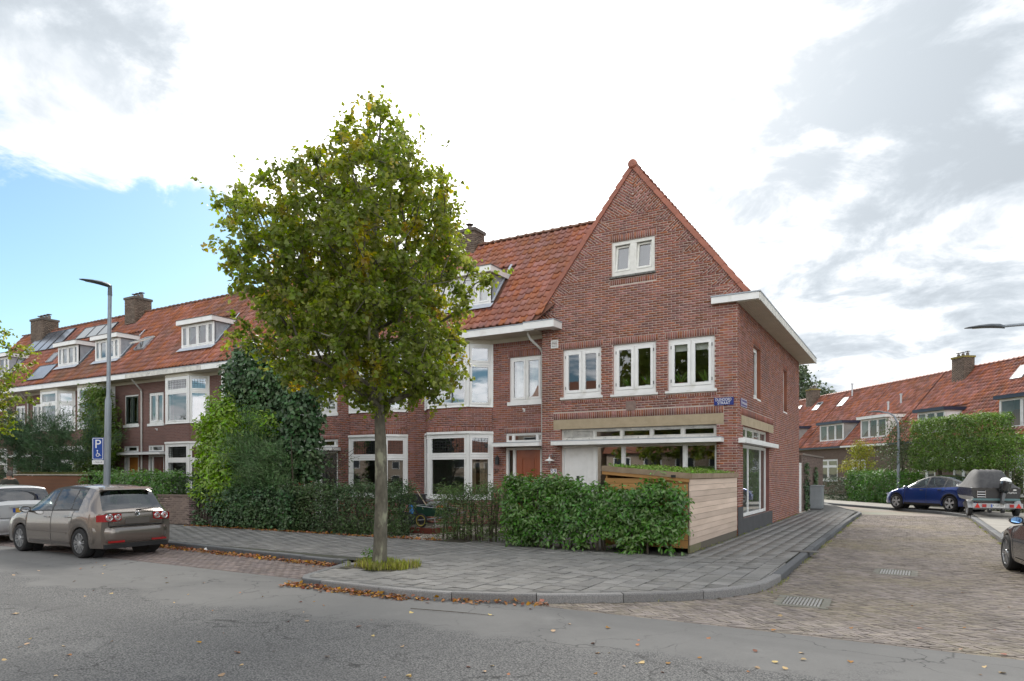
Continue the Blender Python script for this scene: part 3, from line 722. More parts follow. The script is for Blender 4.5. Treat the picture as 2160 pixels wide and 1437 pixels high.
# parking bay in front of the row
bayp = [(-60, AY+.25), (-9.3, AY), (-8.98, AY), (-9.6, 9.97), (-16, 10.41), (-60, 10.73)]
bay_g = sheet('parking_bay', bayp, RZ-.010, clinkj_m)
baym = mat('bay_clinker', (.20, .158, .145), (.155, .122, .113), 1.6, .85, .2, 70, island=.24, hue=.015, obj_coords='world')
pieces = []; bc = [(-24, AY+.08), (-9.25, AY+.004), (-9.62, 9.95), (-16, 10.40), (-24, 10.46)]
yy = AY; r = 0
while yy < 10.5:
    x = -24+(r % 2)*.1
    while x < -9:
        q = clip_convex([(x+.004, yy+.004), (x+.2, yy+.004), (x+.2, yy+.096), (x+.004, yy+.096)], bc)
        if len(q) > 2 and abs(area2(q)) > .002: pieces.append(q)
        x += .204
    yy += .10; r += 1
pieces.sort(key=lambda q: q[0][0]**2*.5+q[0][1]**2)
o = emit_pieces(pieces, 'bay_clinkers', baym, .02, (-.005, .004), bay_g, flat=True); o.location = (0, 0, RZ)
# front gardens
sheet('front_garden', [(-60, GY), (-9.605, GY), (-9.605, RY if False else 19.54), (-60, 19.54)], -.02, mat('garden_soil', (.055, .048, .036), (.09, .08, .055), 3, .95, obj_coords='world'))
sheet('side_garden', [(-8.495, GY), (-4.105, GY), (-4.105, 19.28), (-8.495, 19.28)], -.016, mat('garden_soil2', (.075, .07, .06), (.11, .105, .09), 3, .95, obj_coords='world'))
# pavement on the far side of the side street and beyond the bend
farp_m = mat('far_paving', (.30, .285, .25), (.24, .225, .20), 1.5, .9, .1, 40, obj_coords='world')
BD = Vector((-.6, .8))
def rightk(y): return 2.07
rp = [(2.07, 20.2), (2.07, 34.6)]
kerb_line([(4.6, 14.0), (4.3, 17.5), (3.0, 19.6), (2.15, 20.6), (2.07, 22)][::-1], lambda p: kerbd_m, 1.0)
kerb_line([(2.07+BD.x*26, 34.6+BD.y*26), (2.07+BD.x*12, 34.6+BD.y*12), (2.07+BD.x*1.5, 34.6+BD.y*1.5), (2.05, 33.5), (2.07, 22)], lambda p: kerbd_m, 1.0)
nrm = Vector((.8, .6))
far1 = [(2.24, 20.6), (6, 20.6), (6, 33.4), (2.24, 34.65)]
sheet('far_pavement', [(2.24, 20.5), (9, 14), (9, 30.2), (2.07+BD.x*26+nrm.x*2.2, 34.6+BD.y*26+nrm.y*2.2), (2.07+BD.x*26+nrm.x*.17, 34.6+BD.y*26+nrm.y*.17), (2.24, 34.65)], -.008, farp_m)
sheet('far_garden', [(6, 32.6), (12, 14), (60, 14), (60, 120), (-60, 120), (2.07+BD.x*40+nrm.x*2.2, 34.6+BD.y*40+nrm.y*2.2)], -.06, mat('far_earth', (.10, .10, .06), None, 1, .95))
sheet('back_pavement', [(-4.1, 33.6), (-2.03, 33.4), (-2.3, 34.5), (-2.75, 36.1), (-4.2, 41.9)], -.009, mat('far_paving2', (.16, .158, .15), None, 3, .9))
sheet('far_road_side', [(-140, -60), (90, -60), (90, -30), (-140, -30)], RZ, MATS['earth'])
# drain grates
def grate(x, y, rz, label):
    t = thing('drain_grate', label, 'drain', (x, y, RZ-.006), rz, 'iron drains in the side street')
    iron = mat('cast_iron', (.30, .30, .29), (.20, .20, .195), 8, .5, metal=.5); conc = mat('drain_concrete', (.20, .19, .165), (.15, .15, .12), 9, .9)
    MB().box(-.36, .36, -.43, -.33, -.05, .004).box(-.36, .36, .33, .43, -.05, .004).box(-.36, -.26, -.33, .33, -.05, .004).box(.26, .36, -.33, .33, -.05, .004).build('frame', conc, t)
    mb = MB(); mb.poly([(-.26, -.33, -.035), (.26, -.33, -.035), (.26, .33, -.035), (-.26, .33, -.035)]); mb.build('pit', dark_m, t, fix=False)
    me = None
    for r in range(2):
        y0 = -.32+r*.33; 
        for i in range(11):
            xx = -.245+i*.0455
            if me is None: me = MB().box(0, .028, 0, .30, -.03, .006).build('bar', iron, t); me.location = (xx, y0, 0); md = me.data
            else: link('bar', md, t, (xx, y0, 0))
    MB().box(-.255, .255, -.016, .006, -.03, .0045).build('cross_rib', iron, t)
grate(*GRATES[0], 'iron drain grate closest to the asphalt seam')
grate(*GRATES[1], 'iron drain grate further up the side street')
t = set_props(MB().box(-.28, .28, -.17, .17, -.004, .007).build('kerb_plate', mat('iron_plate', (.10, .10, .10), (.15, .14, .12), 6, .6, metal=.4), loc=(-2.02, 16.25, .004), rot=(0, 0, .08)), 'small dark metal plate lying across the kerb of the side street', 'metal plate')
# ------------------------------------------------------------------ the corner house (local origin at its front corner by the side street: x to the street, y along it)
CX, CY = -10.16, 19.29; CWD, CLN = 6.06, 11.85
house = thing('corner_house', 'red brick corner house with herringbone gable, shop front and white windows', 'house', (CX, CY, 0))
XR = CWD                      # wall towards the side street
APX, APZ = 3.04, 10.78; EZ = 6.62; HALF = 3.04+.2
TANP = (APZ-EZ)/HALF
P_C = math.atan(TANP)
def near_cam(p): return (CX+p[0])**2+CY**2+(p[1]-2.2)**2*.6
def build_corner():
    # ---------------- front wall with gable
    win = [(.73, 2.02, 4.08, 5.58), (2.41, 3.74, 4.08, 5.58), (4.10, 5.43, 4.08, 5.58)]
    gw = (2.37, 3.71, 7.62, 8.66); shop = (.65, 5.48, 0, 3.09); lint = (.41, 5.68, 3.09, 3.39)
    holes = win+[gw, shop, lint]
    soldiers = [(a-.07, b+.07, 5.58, 5.79) for a, b, _, _ in win]+[(gw[0]-.05, gw[1]+.05, 8.66, 8.87), (.41, 5.68, 3.39, 3.60)]
    soldiers += [(a-.06, b+.06, 3.88, 3.99) for a, b, _, _ in win]+[(gw[0]-.05, gw[1]+.05, 7.36, 7.53)]
    holes2 = [(a-.06, b+.06, 3.99, 4.08) for a, b, _, _ in win]
    def slope_z(s): return APZ-abs(s-APX)*TANP
    zt = slope_z
    # braided triangles along both rakes: corner A on the rake, C inside, bottom edge level
    N8 = 8; z_top = 9.42; z_bot = 6.62; tris = []; inner = []
    sl = 1/TANP
    for k in range(N8):
        zb = z_bot+(z_top-z_bot)*k/N8; za = z_bot+(z_top-z_bot)*(k+1)/N8
        for sg in (-1, 1):
            xb = APX+sg*(APZ-zb)*sl; xa = APX+sg*(APZ-za)*sl
            dz = za-zb; xc = xa-sg*dz*TANP     # CA is square to the rake
            tris.append((sg, (xa, za), (xb, zb), (xc, zb)))
            inner.append((zb, za, sg, xc, xa))
    def clip(pl):
        zm = sum(p[1] for p in pl)/len(pl)
        if zm >= z_top: return []
        for zb, za, sg, xc, xa in inner:
            if zb <= zm < za:
                # keep the inner side of line C(xc,zb)-A(xa,za)
                dx, dz = xa-xc, za-zb; n = (sg*dz, -sg*dx); d = n[0]*xc+n[1]*zb
                L_ = math.hypot(*n); pl = clip_half(pl, n, d-.006*L_)
                if len(pl) < 3: return []
        return pl
    polys_extra = []
    reg_top_l = [(APX, z_top), (APX, APZ), (APX-(APZ-z_top)*sl, z_top)]; reg_top_r = [(APX, z_top), (APX+(APZ-z_top)*sl, z_top), (APX, APZ)]
    def braided(region, sg):
        if area2(region) < 0: region = region[::-1]
        # brick rows run square to the rake
        ru = Vector((sg*sl, -1)).normalized()      # down the rake
        rd = Vector((-sg*1, -sl)).normalized()     # into the wall, square to rake
        ctr = Vector((APX, APZ)); out = []
        for i in range(-2, 90):
            for j in range(-2, 14):
                a = i*.0700; b = j*BL+(i % 2)*BL/2
                q = [ctr+ru*(a+JT/2)+rd*(b+JT/2), ctr+ru*(a+JT/2)+rd*(b+BL-JT/2), ctr+ru*(a+.07-JT/2)+rd*(b+BL-JT/2), ctr+ru*(a+.07-JT/2)+rd*(b+JT/2)]
                q = [(p.x, p.y) for p in q]
                if max(p[0] for p in q) < min(p[0] for p in region) or min(p[0] for p in q) > max(p[0] for p in region) or max(p[1] for p in q) < min(p[1] for p in region) or min(p[1] for p in q) > max(p[1] for p in region): continue
                if area2(q) < 0: q = q[::-1]
                c = clip_convex(q, region)
                if len(c) > 2 and abs(area2(c)) > 3e-4: out.append(c)
        return out
    for sg, A, B, C_ in tris: polys_extra += braided([A, B, C_], sg)
    polys_extra += braided(reg_top_l, -1)+braided(reg_top_r, 1)
    def extra(mb):      # gable backing above the eaves and behind the openings
        zs = [6.62, gw[2], gw[3], APZ]
        def row(za, zb, cuts):
            xa, xb = (APZ-za)*sl, (APZ-zb)*sl
            segs = [(-1, 1)]
            if not cuts: mb.poly([(APX-xa, 0, za), (APX+xa, 0, za), (APX+xb, 0, zb), (APX-xb, 0, zb)] if xb > .001 else [(APX-xa, 0, za), (APX+xa, 0, za), (APX, 0, zb)])
            else:
                a, b = cuts; mb.poly([(APX-xa, 0, za), (a, 0, za), (a, 0, zb), (APX-xb, 0, zb)]); mb.poly([(b, 0, za), (APX+xa, 0, za), (APX+xb, 0, zb), (b, 0, zb)])
        row(6.62, gw[2], None); row(gw[2], gw[3], gw[:2]); row(gw[3], APZ, None)
        a, b, c, d = gw
        for q in ([(a, 0, c), (a, .11, c), (a, .11, d), (a, 0, d)], [(b, 0, c), (b, 0, d), (b, .11, d), (b, .11, c)], [(a, 0, d), (a, .11, d), (b, .11, d), (b, 0, d)], [(a, 0, c), (b, 0, c), (b, .11, c), (a, .11, c)]): mb.poly(q, 1)
        wall_face(mb, 0, CWD, 0, 6.62, win+[shop, (lint[0], lint[1], 3.09, 3.39)], 0, 0, .13)
        mb.poly([(0, 0, 0), (0, .5, 0), (0, .5, 6.4), (0, 0, 6.4)], 1)
    wo = brick_wall(house, 'front_wall', (0, 0, 0), 0, 0, CWD, 0, 9.42, holes+holes2, soldiers, clip, 200, near_cam, face=False, extra=extra)
    emit_pieces(polys_extra, 'braided_brickwork', brick_m, parent=wo)
    mb = MB(); mb.box(lint[0], lint[1], -.012, .12, 3.09, 3.385); o = mb.build('stone_lintel', stone_m, house)
    # windows
    kk = [{}, {}, {'all': 'blind'}]
    for i, (a, b, c, d) in enumerate(win):
        window(house, (a, .06, c), 0, b-a, d-c, (1, 1), (1,), kk[i], sill=(.07, .045, .11), hinges=True, ft=.085, mt=.03, st=.085, bottom=.13)
    a, b, c, d = gw
    window(house, (a, .03, c), 0, b-a, d-c, (1, 1), (1,), {}, ft=.10, mt=.20, st=.06, tilt=-.14, gm=panes_m, fm=mat('gable_window_paint', (.78, .77, .72), (.68, .67, .62), 5, .6), bottom=.14)
    mb = MB(); mb.box(a-.04, b+.04, -.07, .03, c-.06, c-.003); mb.build('gable_sill', mat('sill_dark', (.06, .06, .055), (.2, .2, .18), 14, .8), house)
    # shop front: transom band, canopy, door and panes
    band = window(house, (.65, .10, 2.74), 0, 4.83, .35, (1.15, .95, .98, .98, 1.0), (1,), {(0, 0): 'louvre', 'all': 'fixed'}, ft=.075, mt=.085, fm=grey_white, name='transom_window')
    mb = MB(); mb.box(.49, 5.69, -.36, .18, 2.585, 2.70); mb.build('shop_canopy', white_paint, house)
    mb = MB(); mb.box(.485, 5.695, -.365, .18, 2.702, 2.728); mb.build('canopy_flashing', zinc, house)
    # door
    dr = window(house, (.65, .10, .05), 0, 1.14, 2.53, (1,), (1,), {'all': 'none'}, ft=.075, st=.01, name='door_frame')
    for ch in list(dr.children): bpy.data.objects.remove(ch)
    mb = MB(); mb.box(.73, 1.71, .15, .20, .08, 2.50); mb.ring(.92, 1.52, .5, 2.28, .02, .138, .15); door = mb.build('door', white_paint, house)
    mb = MB(); mb.box(1.14, 1.24, .140, .148, .75, 1.63, 0); mb.build('door_glass', mat('door_slot_glass', (.03, .035, .04), None, 3, .1), door)
    mb = MB(); mb.lathe([(0, .05), (.025, .05), (.03, .1), (.03, .14)], 10, 'y', (.77, 0, 1.5)); mb.build('door_knob', dark_m, door, smooth=True)
    for x0, x1 in ((1.79, 2.70), (2.70, 4.57), (4.57, 5.48)):
        window(house, (x0, .10, .5), 0, x1-x0, 2.08, (1,), (1,), {'all': 'fixed'}, ft=.045, name='shop_window', gm=panes_m)
    mb = MB(); mb.box(1.79, 5.48, .08, .2, 0, .495); mb.build('shop_plinth', mat('grey_render', (.075, .075, .077), (.06, .06, .062), 3, .8), house)
    mb = MB(); mb.box(0.02, .6, .0, .02, 0, .02); 
    # ---------------- side wall (local x = -(world y) is not needed: face turned by 90 degrees, runs along +y)
    sw = [(2.14, 3.30, 4.02, 5.60), (7.71, 8.60, 4.02, 5.60)]; ss = (.66, 4.80, .45, 3.08); sl_ = (.42, 5.56, 3.08, 3.35)
    pl = (0, .64, 0, .79); pl2 = (.64, 5.36, 0, .45)
    def keyside(p): return (CY+p[0])**2+(p[1]-2.2)**2*.6+14
    sh = sw+[ss, sl_, pl, pl2]
    def extra2(mb): wall_face(mb, 0, CLN, 0, 6.5, sw+[ss], 0, 0, .16)
    brick_wall(house, 'side_wall', (XR, 0, 0), PI/2, 0, CLN, 0, 6.44, sh, [(.42, 5.56, 3.35, 3.56)]+[(a-.04, b+.04, 5.6, 5.81) for a, b, _, _ in sw], None, 100, keyside, face=False, extra=extra2)
    mb = MB(); mb.box(XR-.1, XR+.012, .42, 5.56, 3.083, 3.347); mb.build('stone_lintel', stone_m, house)
    for a, b, c, d in sw:
        window(house, (XR-.12, a, c), PI/2, b-a, d-c, (1,), (1,), {'all': 'glass'}, ft=.07, st=.05, sill=(.0, .04, .13), gm=panes_m)
    w = window(house, (XR-.11, ss[0], .45), PI/2, ss[1]-ss[0], 2.10, (1.25, 1.9, .8), (1,), {'all': 'fixed'}, ft=.07, mt=.06, name='shop_window', sill=(0, .03, .08), gm=panes_m)
    window(house, (XR-.11, ss[0], 2.70), PI/2, ss[1]-ss[0], .38, (1, 1, 1, 1), (1,), {'all': 'fixed'}, ft=.06, mt=.06, name='transom_window', fm=grey_white)
    mb = MB(); mb.box(XR-.02, XR+.20, .02, 5.45, 2.56, 2.69); mb.build('shop_canopy', white_paint, house)
    g = mat('grey_render', (.075, .075, .077)); mb = MB(); mb.box(XR-.1, XR+.015, 0, .64, 0, .785); mb.box(XR-.1, XR+.016, .642, 3.6, 0, .445); mb.box(XR-.1, XR+.014, 3.615, 5.36, 0, .445); mb.build('side_plinth', g, house)
    # ---------------- eaves over the side wall, with the box returning round the gable corner
    ex0, ex1 = XR, XR+.62
    mb = MB(); nb = 9; wbd = (ex1-ex0-.03)/nb
    for i in range(nb):
        q = MB(); q.box(ex0+i*wbd, ex0+(i+1)*wbd-.008, -.12, CLN+.55, 6.39, 6.41); q.build('soffit_board', soffit_m, house)
    mb.box(ex1-.035, ex1, -.15, CLN+.6, 6.375, 6.585); mb.build('fascia', grey_white, house)
    mb = MB(); mb.box(5.38, ex1-.036, -.18, -.145, 6.41, 6.585); mb.build('fascia_return', white_paint, house)
    mb = MB(); mb.box(5.38, ex0-.002, -.143, -.012, 6.412, 6.44); mb.build('return_soffit', soffit_m, house)
    mb = MB(); mb.box(5.37, ex1+.012, -.20, CLN+.62, 6.588, 6.625); mb.build('gutter_edge', zinc, house)
    mb = MB(); mb.box(ex0-.1, ex1-.04, -.1, CLN+.5, 6.42, 6.58); mb.build('eaves_box', soffit_m, house)
    # ---------------- roof of the gable, rakes and finial
    R_ = HALF/math.cos(P_C)
    tile_roof(house, (APX+HALF+.12, 0, EZ-.10), (P_C, 0, PI/2), CLN+.4, R_+.16, None, 0, None, tile_m)
    tile_roof(house, (APX-HALF-.12, CLN+.4, EZ-.10), (P_C, 0, -PI/2), CLN+.4, R_+.16, lambda x, y: (CLN+.4-x) > 2.8 and y < 3.6, 0, None, tile_m)
    ridge_tiles(house, (APX, .35, APZ+.10), (APX, CLN, APZ+.10))
    for sg in (-1, 1):      # rake tiles
        n = 15; xb, zb = APX+sg*HALF*1.0, EZ+.02; dx, dz = (APX+sg*.02-xb)/n, (APZ-.02-zb)/n
        ln = math.hypot(dx, dz); ang = math.atan2(dz, abs(dx))
        mb = MB(); mb.prism([(0, -.02), (ln*1.02, -.03), (ln*1.02, .095), (.05, .125), (0, .125)], -.045, .24, 1)
        me_o = mb.build('rake_tile', tilec_m, house); me = me_o.data; bpy.data.objects.remove(me_o)
        if sg > 0:
            for v in me.vertices: v.co.x = -v.co.x
            me.flip_normals()
        for i in range(n):
            link('rake_tile', me, house, (xb+dx*i, random.uniform(-.006, .006), zb+dz*i), (0, -sg*-ang if sg > 0 else -ang, 0))
    mb = MB(); mb.lathe([(0, -.11), (.10, -.105), (.135, -.07), (.14, 0), (.12, .1), (.11, .40)], 20, 'y', (APX, 0, APZ+.10)); mb.build('ridge_finial', tilec_m, house, smooth=True)
    # ---------------- body behind: back wall, rooms
    mb = MB(); mb.box(0, CWD-.3, CLN-.2, CLN, 0, 6.5); mb.poly([(0, CLN, 6.5), (CWD, CLN, 6.5), (APX, CLN, APZ)]); mb.build('back_wall', brick_m, house)
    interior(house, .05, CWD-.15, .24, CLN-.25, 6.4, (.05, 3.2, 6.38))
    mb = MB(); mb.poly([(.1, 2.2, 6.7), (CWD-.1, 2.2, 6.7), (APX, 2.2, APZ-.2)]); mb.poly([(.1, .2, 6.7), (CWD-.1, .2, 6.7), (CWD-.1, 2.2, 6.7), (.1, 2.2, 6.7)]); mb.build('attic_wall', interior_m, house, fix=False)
    # ---------------- small wall fittings
    mb = MB(); mb.ring(.33, .58, 5.66, 5.91, .02, -.03, 0)
    for i in range(5): mb.box(.35, .56, -.028, -.012, 5.685+i*.043, 5.71+i*.043)
    mb.build('wall_vent', white_paint, house); mb = MB(); mb.box(.35, .56, -.009, -.004, 5.68, 5.89); mb.build('vent_backing', dark_m, house)
    mb = MB()      # old bracket scar: a patch of cement above the shop lintel
    mb.prism([(2.86, 3.58), (3.10, 3.58), (3.14, 3.66), (3.14, 3.86), (2.82, 3.86), (2.82, 3.66)], -.014, -.002, 1); mb.build('cement_patch', mat('cement_patch', (.26, .19, .16), (.2, .14, .12), 8, .95), house)
build_corner()
# left box of the gutter where the row's eaves meet the corner house
def corner_leftbox():
    mb = MB(); mb.box(-.36, .71, -.60, -.30, 6.22, 6.43); mb.build('gutter_box', white_paint, house)
    mb = MB(); mb.box(-.37, .725, -.615, -.012, 6.432, 6.462); mb.build('gutter_box_lead', zinc, house)
    mb = MB(); mb.box(.40, .71, -.298, -.012, 6.23, 6.428); mb.build('gutter_box_end', white_paint, house)
    mb = MB(); mb.box(-.36, .398, -.298, .0, 6.26, 6.428); mb.build('gutter_box_core', soffit_m, house)
    gutter_pipe(house, [(-.38, -.25, 6.3), (-.38, -.25, 6.14), (-.34, -.17, 6.0), (-.13, .14, 5.72), (-.09, .19, 5.6), (-.09, .19, .2)])
corner_leftbox()
# ------------------------------------------------------------------ the terraced row beside the corner house
RY = 19.55; FY = 18.75; EVZ = 6.45; RDY, RDZ = 21.95, 10.40
PIT = math.atan2(RDZ-EVZ, RDY-FY); SLEN = math.hypot(RDZ-EVZ, RDY-FY)
def brick_tex(name, c1, c2, mo, axis='xz'):
    if name in MATS: return MATS[name]
    m = bpy.data.materials.new(name); m.use_nodes = True; MATS[name] = m; N = m.node_tree.nodes; L = m.node_tree.links; p = N['Principled BSDF']
    tc = N.new('ShaderNodeTexCoord'); sp = N.new('ShaderNodeSeparateXYZ'); L.new(tc.outputs['Object'], sp.inputs[0]); cb = N.new('ShaderNodeCombineXYZ')
    L.new(sp.outputs[0 if axis == 'xz' else 1], cb.inputs[0]); L.new(sp.outputs[2], cb.inputs[1])
    b = N.new('ShaderNodeTexBrick'); L.new(cb.outputs[0], b.inputs['Vector']); b.inputs['Scale'].default_value = 1; b.inputs['Mortar Size'].default_value = .006; b.inputs['Brick Width'].default_value = .2275; b.inputs['Row Height'].default_value = .07
    b.inputs['Color1'].default_value = (*c1, 1); b.inputs['Color2'].default_value = (*c2, 1); b.inputs['Mortar'].default_value = (*mo, 1); b.inputs['Bias'].default_value = -.2; b.offset = .5
    L.new(b.outputs['Color'], p.inputs['Base Color']); p.inputs['Roughness'].default_value = .9; return m
row_brick = brick_tex('row_brick', (.17, .085, .07), (.12, .062, .055), (.22, .165, .145))
def dormer(parent, xa, xb, y, zb, zt, cols, roof_side=zinc, fm=None, gm=None, fascia=.2, kinds=None, pitch=None, over=.12, edge=None, capm=None, fasc=None):
    """flat-roofed dormer: front window, slate-grey cheeks, white fascia, lead apron"""
    fm = fm or white_paint; t = pitch or math.tan(PIT)
    d = thingpart = None
    back = y+(zt+fascia-zb)/t+.25
    mb = MB()
    for x in (xa, xb):
        mb.poly([(x, y, zb-.1), (x, back, zb-.1), (x, back, zt), (x, y, zt)])
    mb.poly([(xa, y, zb-.1), (xb, y, zb-.1), (xb, back, zb-.1), (xa, back, zb-.1)]); mb.v = [tuple(round(q, 5) for q in v) for v in mb.v]
    bm = bmesh.new(); dm = mb.build('dormer', roof_side, parent, smooth=20); bm.free()
    f = MB(); f.box(xa-over, xb+over, y-over-.1, y-over-.06, zt, zt+fascia); f.box(xa-over, xa-over+.04, y-over-.059, back, zt, zt+fascia); f.box(xb+over-.04, xb+over, y-over-.059, back, zt, zt+fascia)
    f.build('dormer_fascia', fasc or white_paint, dm)
    f = MB(); f.box(xa-over+.041, xb+over-.041, y-over-.058, back, zt+.02, zt+fascia-.01); f.build('dormer_roof', soffit_m, dm)
    f = MB(); f.box(xa-over-.015, xb+over+.015, y-over-.115, back, zt+fascia, zt+fascia+.03); f.build('dormer_roof_edge', capm or mat('bitumen', (.10, .10, .10), (.15, .15, .15), 6, .8), dm)
    ww = window(parent, (xa, y-.02, zb+.02), 0, xb-xa, zt-zb-.02, cols, (1,), kinds or {}, ft=.07, st=.05, mt=.06, fm=fm, gm=gm or panes_m, name='dormer_window')
    f = MB(); e = .12; f.poly([(xa-e, y-.03, zb+.03), (xb+e, y-.03, zb+.03), (xb+e, y-.24, zb+.03-.24*t+.11), (xa-e, y-.24, zb+.03-.24*t+.11)])
    for x, sg in ((xa, -1), (xb, 1)):
        f.poly([(x+sg*.005, y, zb+.10), (x+sg*.10, y, zb+.10), (x+sg*.10, back, zb+.10+(back-y)*t), (x+sg*.005, back, zb+.10+(back-y)*t)])
    f.build('dormer_flashing', lead_m, dm, fix=False)
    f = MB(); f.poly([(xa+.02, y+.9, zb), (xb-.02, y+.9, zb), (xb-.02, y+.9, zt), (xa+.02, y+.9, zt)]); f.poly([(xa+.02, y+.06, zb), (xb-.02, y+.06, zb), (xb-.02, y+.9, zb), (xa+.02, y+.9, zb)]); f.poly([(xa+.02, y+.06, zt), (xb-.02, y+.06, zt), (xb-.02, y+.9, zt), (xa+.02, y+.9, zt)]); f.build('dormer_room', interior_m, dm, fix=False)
    return dm
def bay(parent, cx, real, nind=0, lowkind=None, upkinds=None, upcap=False, bmw=None, mmw=None):
    hf, hw, pr = .82, 1.40, .60
    A = [(-hw, 0), (-hf, -pr), (hf, -pr), (hw, 0)]
    faces = []
    for i in range(3):
        a, b = A[i], A[i+1]; L_ = math.hypot(b[0]-a[0], b[1]-a[1]); ang = math.atan2(b[1]-a[1], b[0]-a[0]); faces.append(((cx+a[0], a[1]), ang, L_))
    for (ox, oy), ang, L_ in faces:
        key = None; ind = 0
        for z0, z1, sol in ((0, .85, ()), (3.12, 3.93, ((0, L_, 3.12, 3.27),))):
            if real: brick_wall(parent, 'bay_wall', (ox, oy, 0), ang, 0, L_, z0, z1, (), sol, None, (26 if z0 > 1 and nind else 0), lambda p: -p[1], bm=bmw, mm=mmw)
            else:
                mb = MB(); mb.poly([(0, 0, z0), (L_, 0, z0), (L_, 0, z1), (0, 0, z1)]); mb.build('bay_wall', row_brick, parent, loc=(ox, oy, 0), rot=(0, 0, ang), fix=False)
        lk = lowkind or {}
        window(parent, (ox, oy, .85), ang, L_, 2.19, (1,), (2.1, 1), {(0, 1): 'lead', (0, 0): lk.get('side' if L_ < 1 else 'front', 'glass')}, ft=.075, st=.06, mt=.09, name='bay_window', gm=pane_m)
        uk = upkinds or {}
        window(parent, (ox, oy, 3.95), ang, L_, 2.10, (1,), (2.4, 1), {(0, 1): uk.get('top', 'glass'), (0, 0): uk.get('side' if L_ < 1 else 'front', 'glass')}, ft=.075, st=.06, mt=.09, name='bay_window', gm=panes_m)
    def slab(name, z0, z1, o, m):
        P = [(cx-hw-o, -.002), (cx-hf-o*.6, -pr-o), (cx+hf+o*.6, -pr-o), (cx+hw+o, -.002)]
        mb = MB(); mb.prism(P, z0, z1, 2); return mb.build(name, m, parent)
    slab('bay_cornice', 3.04, 3.118, .06, white_paint); slab('bay_sill', 3.932, 3.95, .05, white_paint); slab('bay_lower_sill', .82, .85, .05, white_paint)
    slab('bay_head', 6.052, 6.20, .03, soffit_m)
    mb = MB()
    for (x, y) in A:
        for z0, z1 in ((.851, 3.039), (3.951, 6.051)): mb.box(cx+x-.05, cx+x+.05, y-.012, y+.09, z0, z1)
    mb.build('bay_post', white_paint, parent)
    P = [(cx-hw, .0), (cx-hf, -pr), (cx+hf, -pr), (cx+hw, .0)]
    mb = MB(); mb.poly([(x, y+.12, 3.2) for x, y in P]); mb.poly([(x, y+.12, .8) for x, y in P]); mb.build('bay_floor', interior_m, parent, fix=False)
def row_house(name, label, x0, x1, baycx, win, doorr, real=False, nind=0, tind=0, dorm=None, door_col=None, canopy=None, opts=None):
    """x0 is the end towards the far end of the street; all x in world coordinates"""
    o = opts or {}
    h = thing(name, label, 'house', (x0, RY, 0), group='terraced brick houses in the row'); w = x1-x0
    L = lambda x: x-x0
    wb = (L(win[0]), L(win[1]), 4.07, 5.55); dd = (L(doorr[0]), L(doorr[1]), .05, 2.56); tr = (L(doorr[0]), L(doorr[1]), 2.72, 3.03)
    bb = (L(baycx)-1.40, L(baycx)+1.40, 0, 6.08)
    holes = [wb, (dd[0], dd[1], 0, 3.03), bb]
    sold = [(wb[0]-.05, min(w, wb[1]+.05), 5.55, 5.76), (dd[0]-.05, min(w, dd[1]+.05), 3.03, 3.20), (0 if bb[0] > w-bb[1] else bb[1], bb[0] if bb[0] > w-bb[1] else w, 5.94, 6.08)]
    if real:
        holes2 = holes+[(wb[0]-.06, wb[1]+.06, 3.96, 4.07)]
        brick_wall(h, 'front_wall', (0, 0, 0), 0, 0, w, 0, 6.08, holes2, sold, None, nind, lambda p: (x0+p[0])**2+RY**2+(p[1]-2.5)**2*.6, bm=brickb_m if real == 2 else brick_m, mm=mortarb_m if real == 2 else mat('mortar_dull', (.42, .34, .31), (.34, .27, .25), 5, .95), face=True)
    else:
        mb = MB(); wall_face(mb, 0, w, 0, 6.08, holes, 0, 0, .1, 0); mb.build('front_wall', row_brick, h, fix=False)
    mb = MB(); mb.box(0, w, 4, 4.2, 0, 6.4); mb.build('back_wall', row_brick, h)
    interior(h, 0, w, .12, 3.9, 6.3, (.05, 3.2, 6.3))
    window(h, (wb[0], .05, 4.07), 0, wb[1]-wb[0], 1.48, (1, 1), (1,), o.get('wk', {}), ft=.07, st=.07, mt=.03, sill=(.07, .10, .09), fm=white_paint, sm=o.get('sash', None), gm=panes_m)
    # door
    st = MB(); st.box(dd[0], dd[0]+.08, .02, .12, 0, 2.56); st.box(dd[1]-.08, dd[1], .02, .12, 0, 2.56); sidel = o.get('sidelight', True)
    dl = dd[0]+.08
    if sidel: st.box(dd[0]+.26, dd[0]+.36, .02, .12, 0, 2.5); dl = dd[0]+.36
    st.box(dd[0]+.08, dd[1]-.08, .02, .12, 2.48, 2.56); st.build('door_frame', white_paint, h)
    if sidel:
        q = MB(); q.poly([(dd[0]+.08, .08, .1), (dd[0]+.26, .08, .1), (dd[0]+.26, .08, 2.48), (dd[0]+.08, .08, 2.48)]); q.build('sidelight_pane', pane_m, h, fix=False)
    dm = door_col or mat('varnished_door', (.33, .085, .03), (.25, .06, .022), 5, .35, stretch=(1, 1, .15), coat=.3)
    da, db = dl+.01, dd[1]-.09
    q = MB(); q.box(da, db, .07, .115, .06, 2.475); q.ring(da+.16, db-.16, .35, 2.28, .05, .055, .07); q.ring(da+.22, db-.22, .42, 2.2, .02, .045, .056); door = q.build('door', dm, h)
    q = MB(); mid = (da+db)/2
    for i in range(3): q.box(mid-.08, mid+.08, .046, .054, 1.0+i*.2, 1.17+i*.2)
    q.build('door_glass', mat('door_slot_glass', (.03, .035, .04), None, 3, .1), door)
    window(h, (tr[0], .03, 2.73), 0, tr[1]-tr[0], .30, (.35, 1.6, .2) if sidel else (1,), (1,), {'all': 'fixed'}, ft=.05, mt=.07, name='transom_window')
    ca, cb = (L(canopy[0]), L(canopy[1])) if canopy else (dd[0]-.3, dd[1]+.15)
    q = MB(); q.box(ca, cb, -.46, -.002, 2.585, 2.70); q.build('door_canopy', white_paint, h)
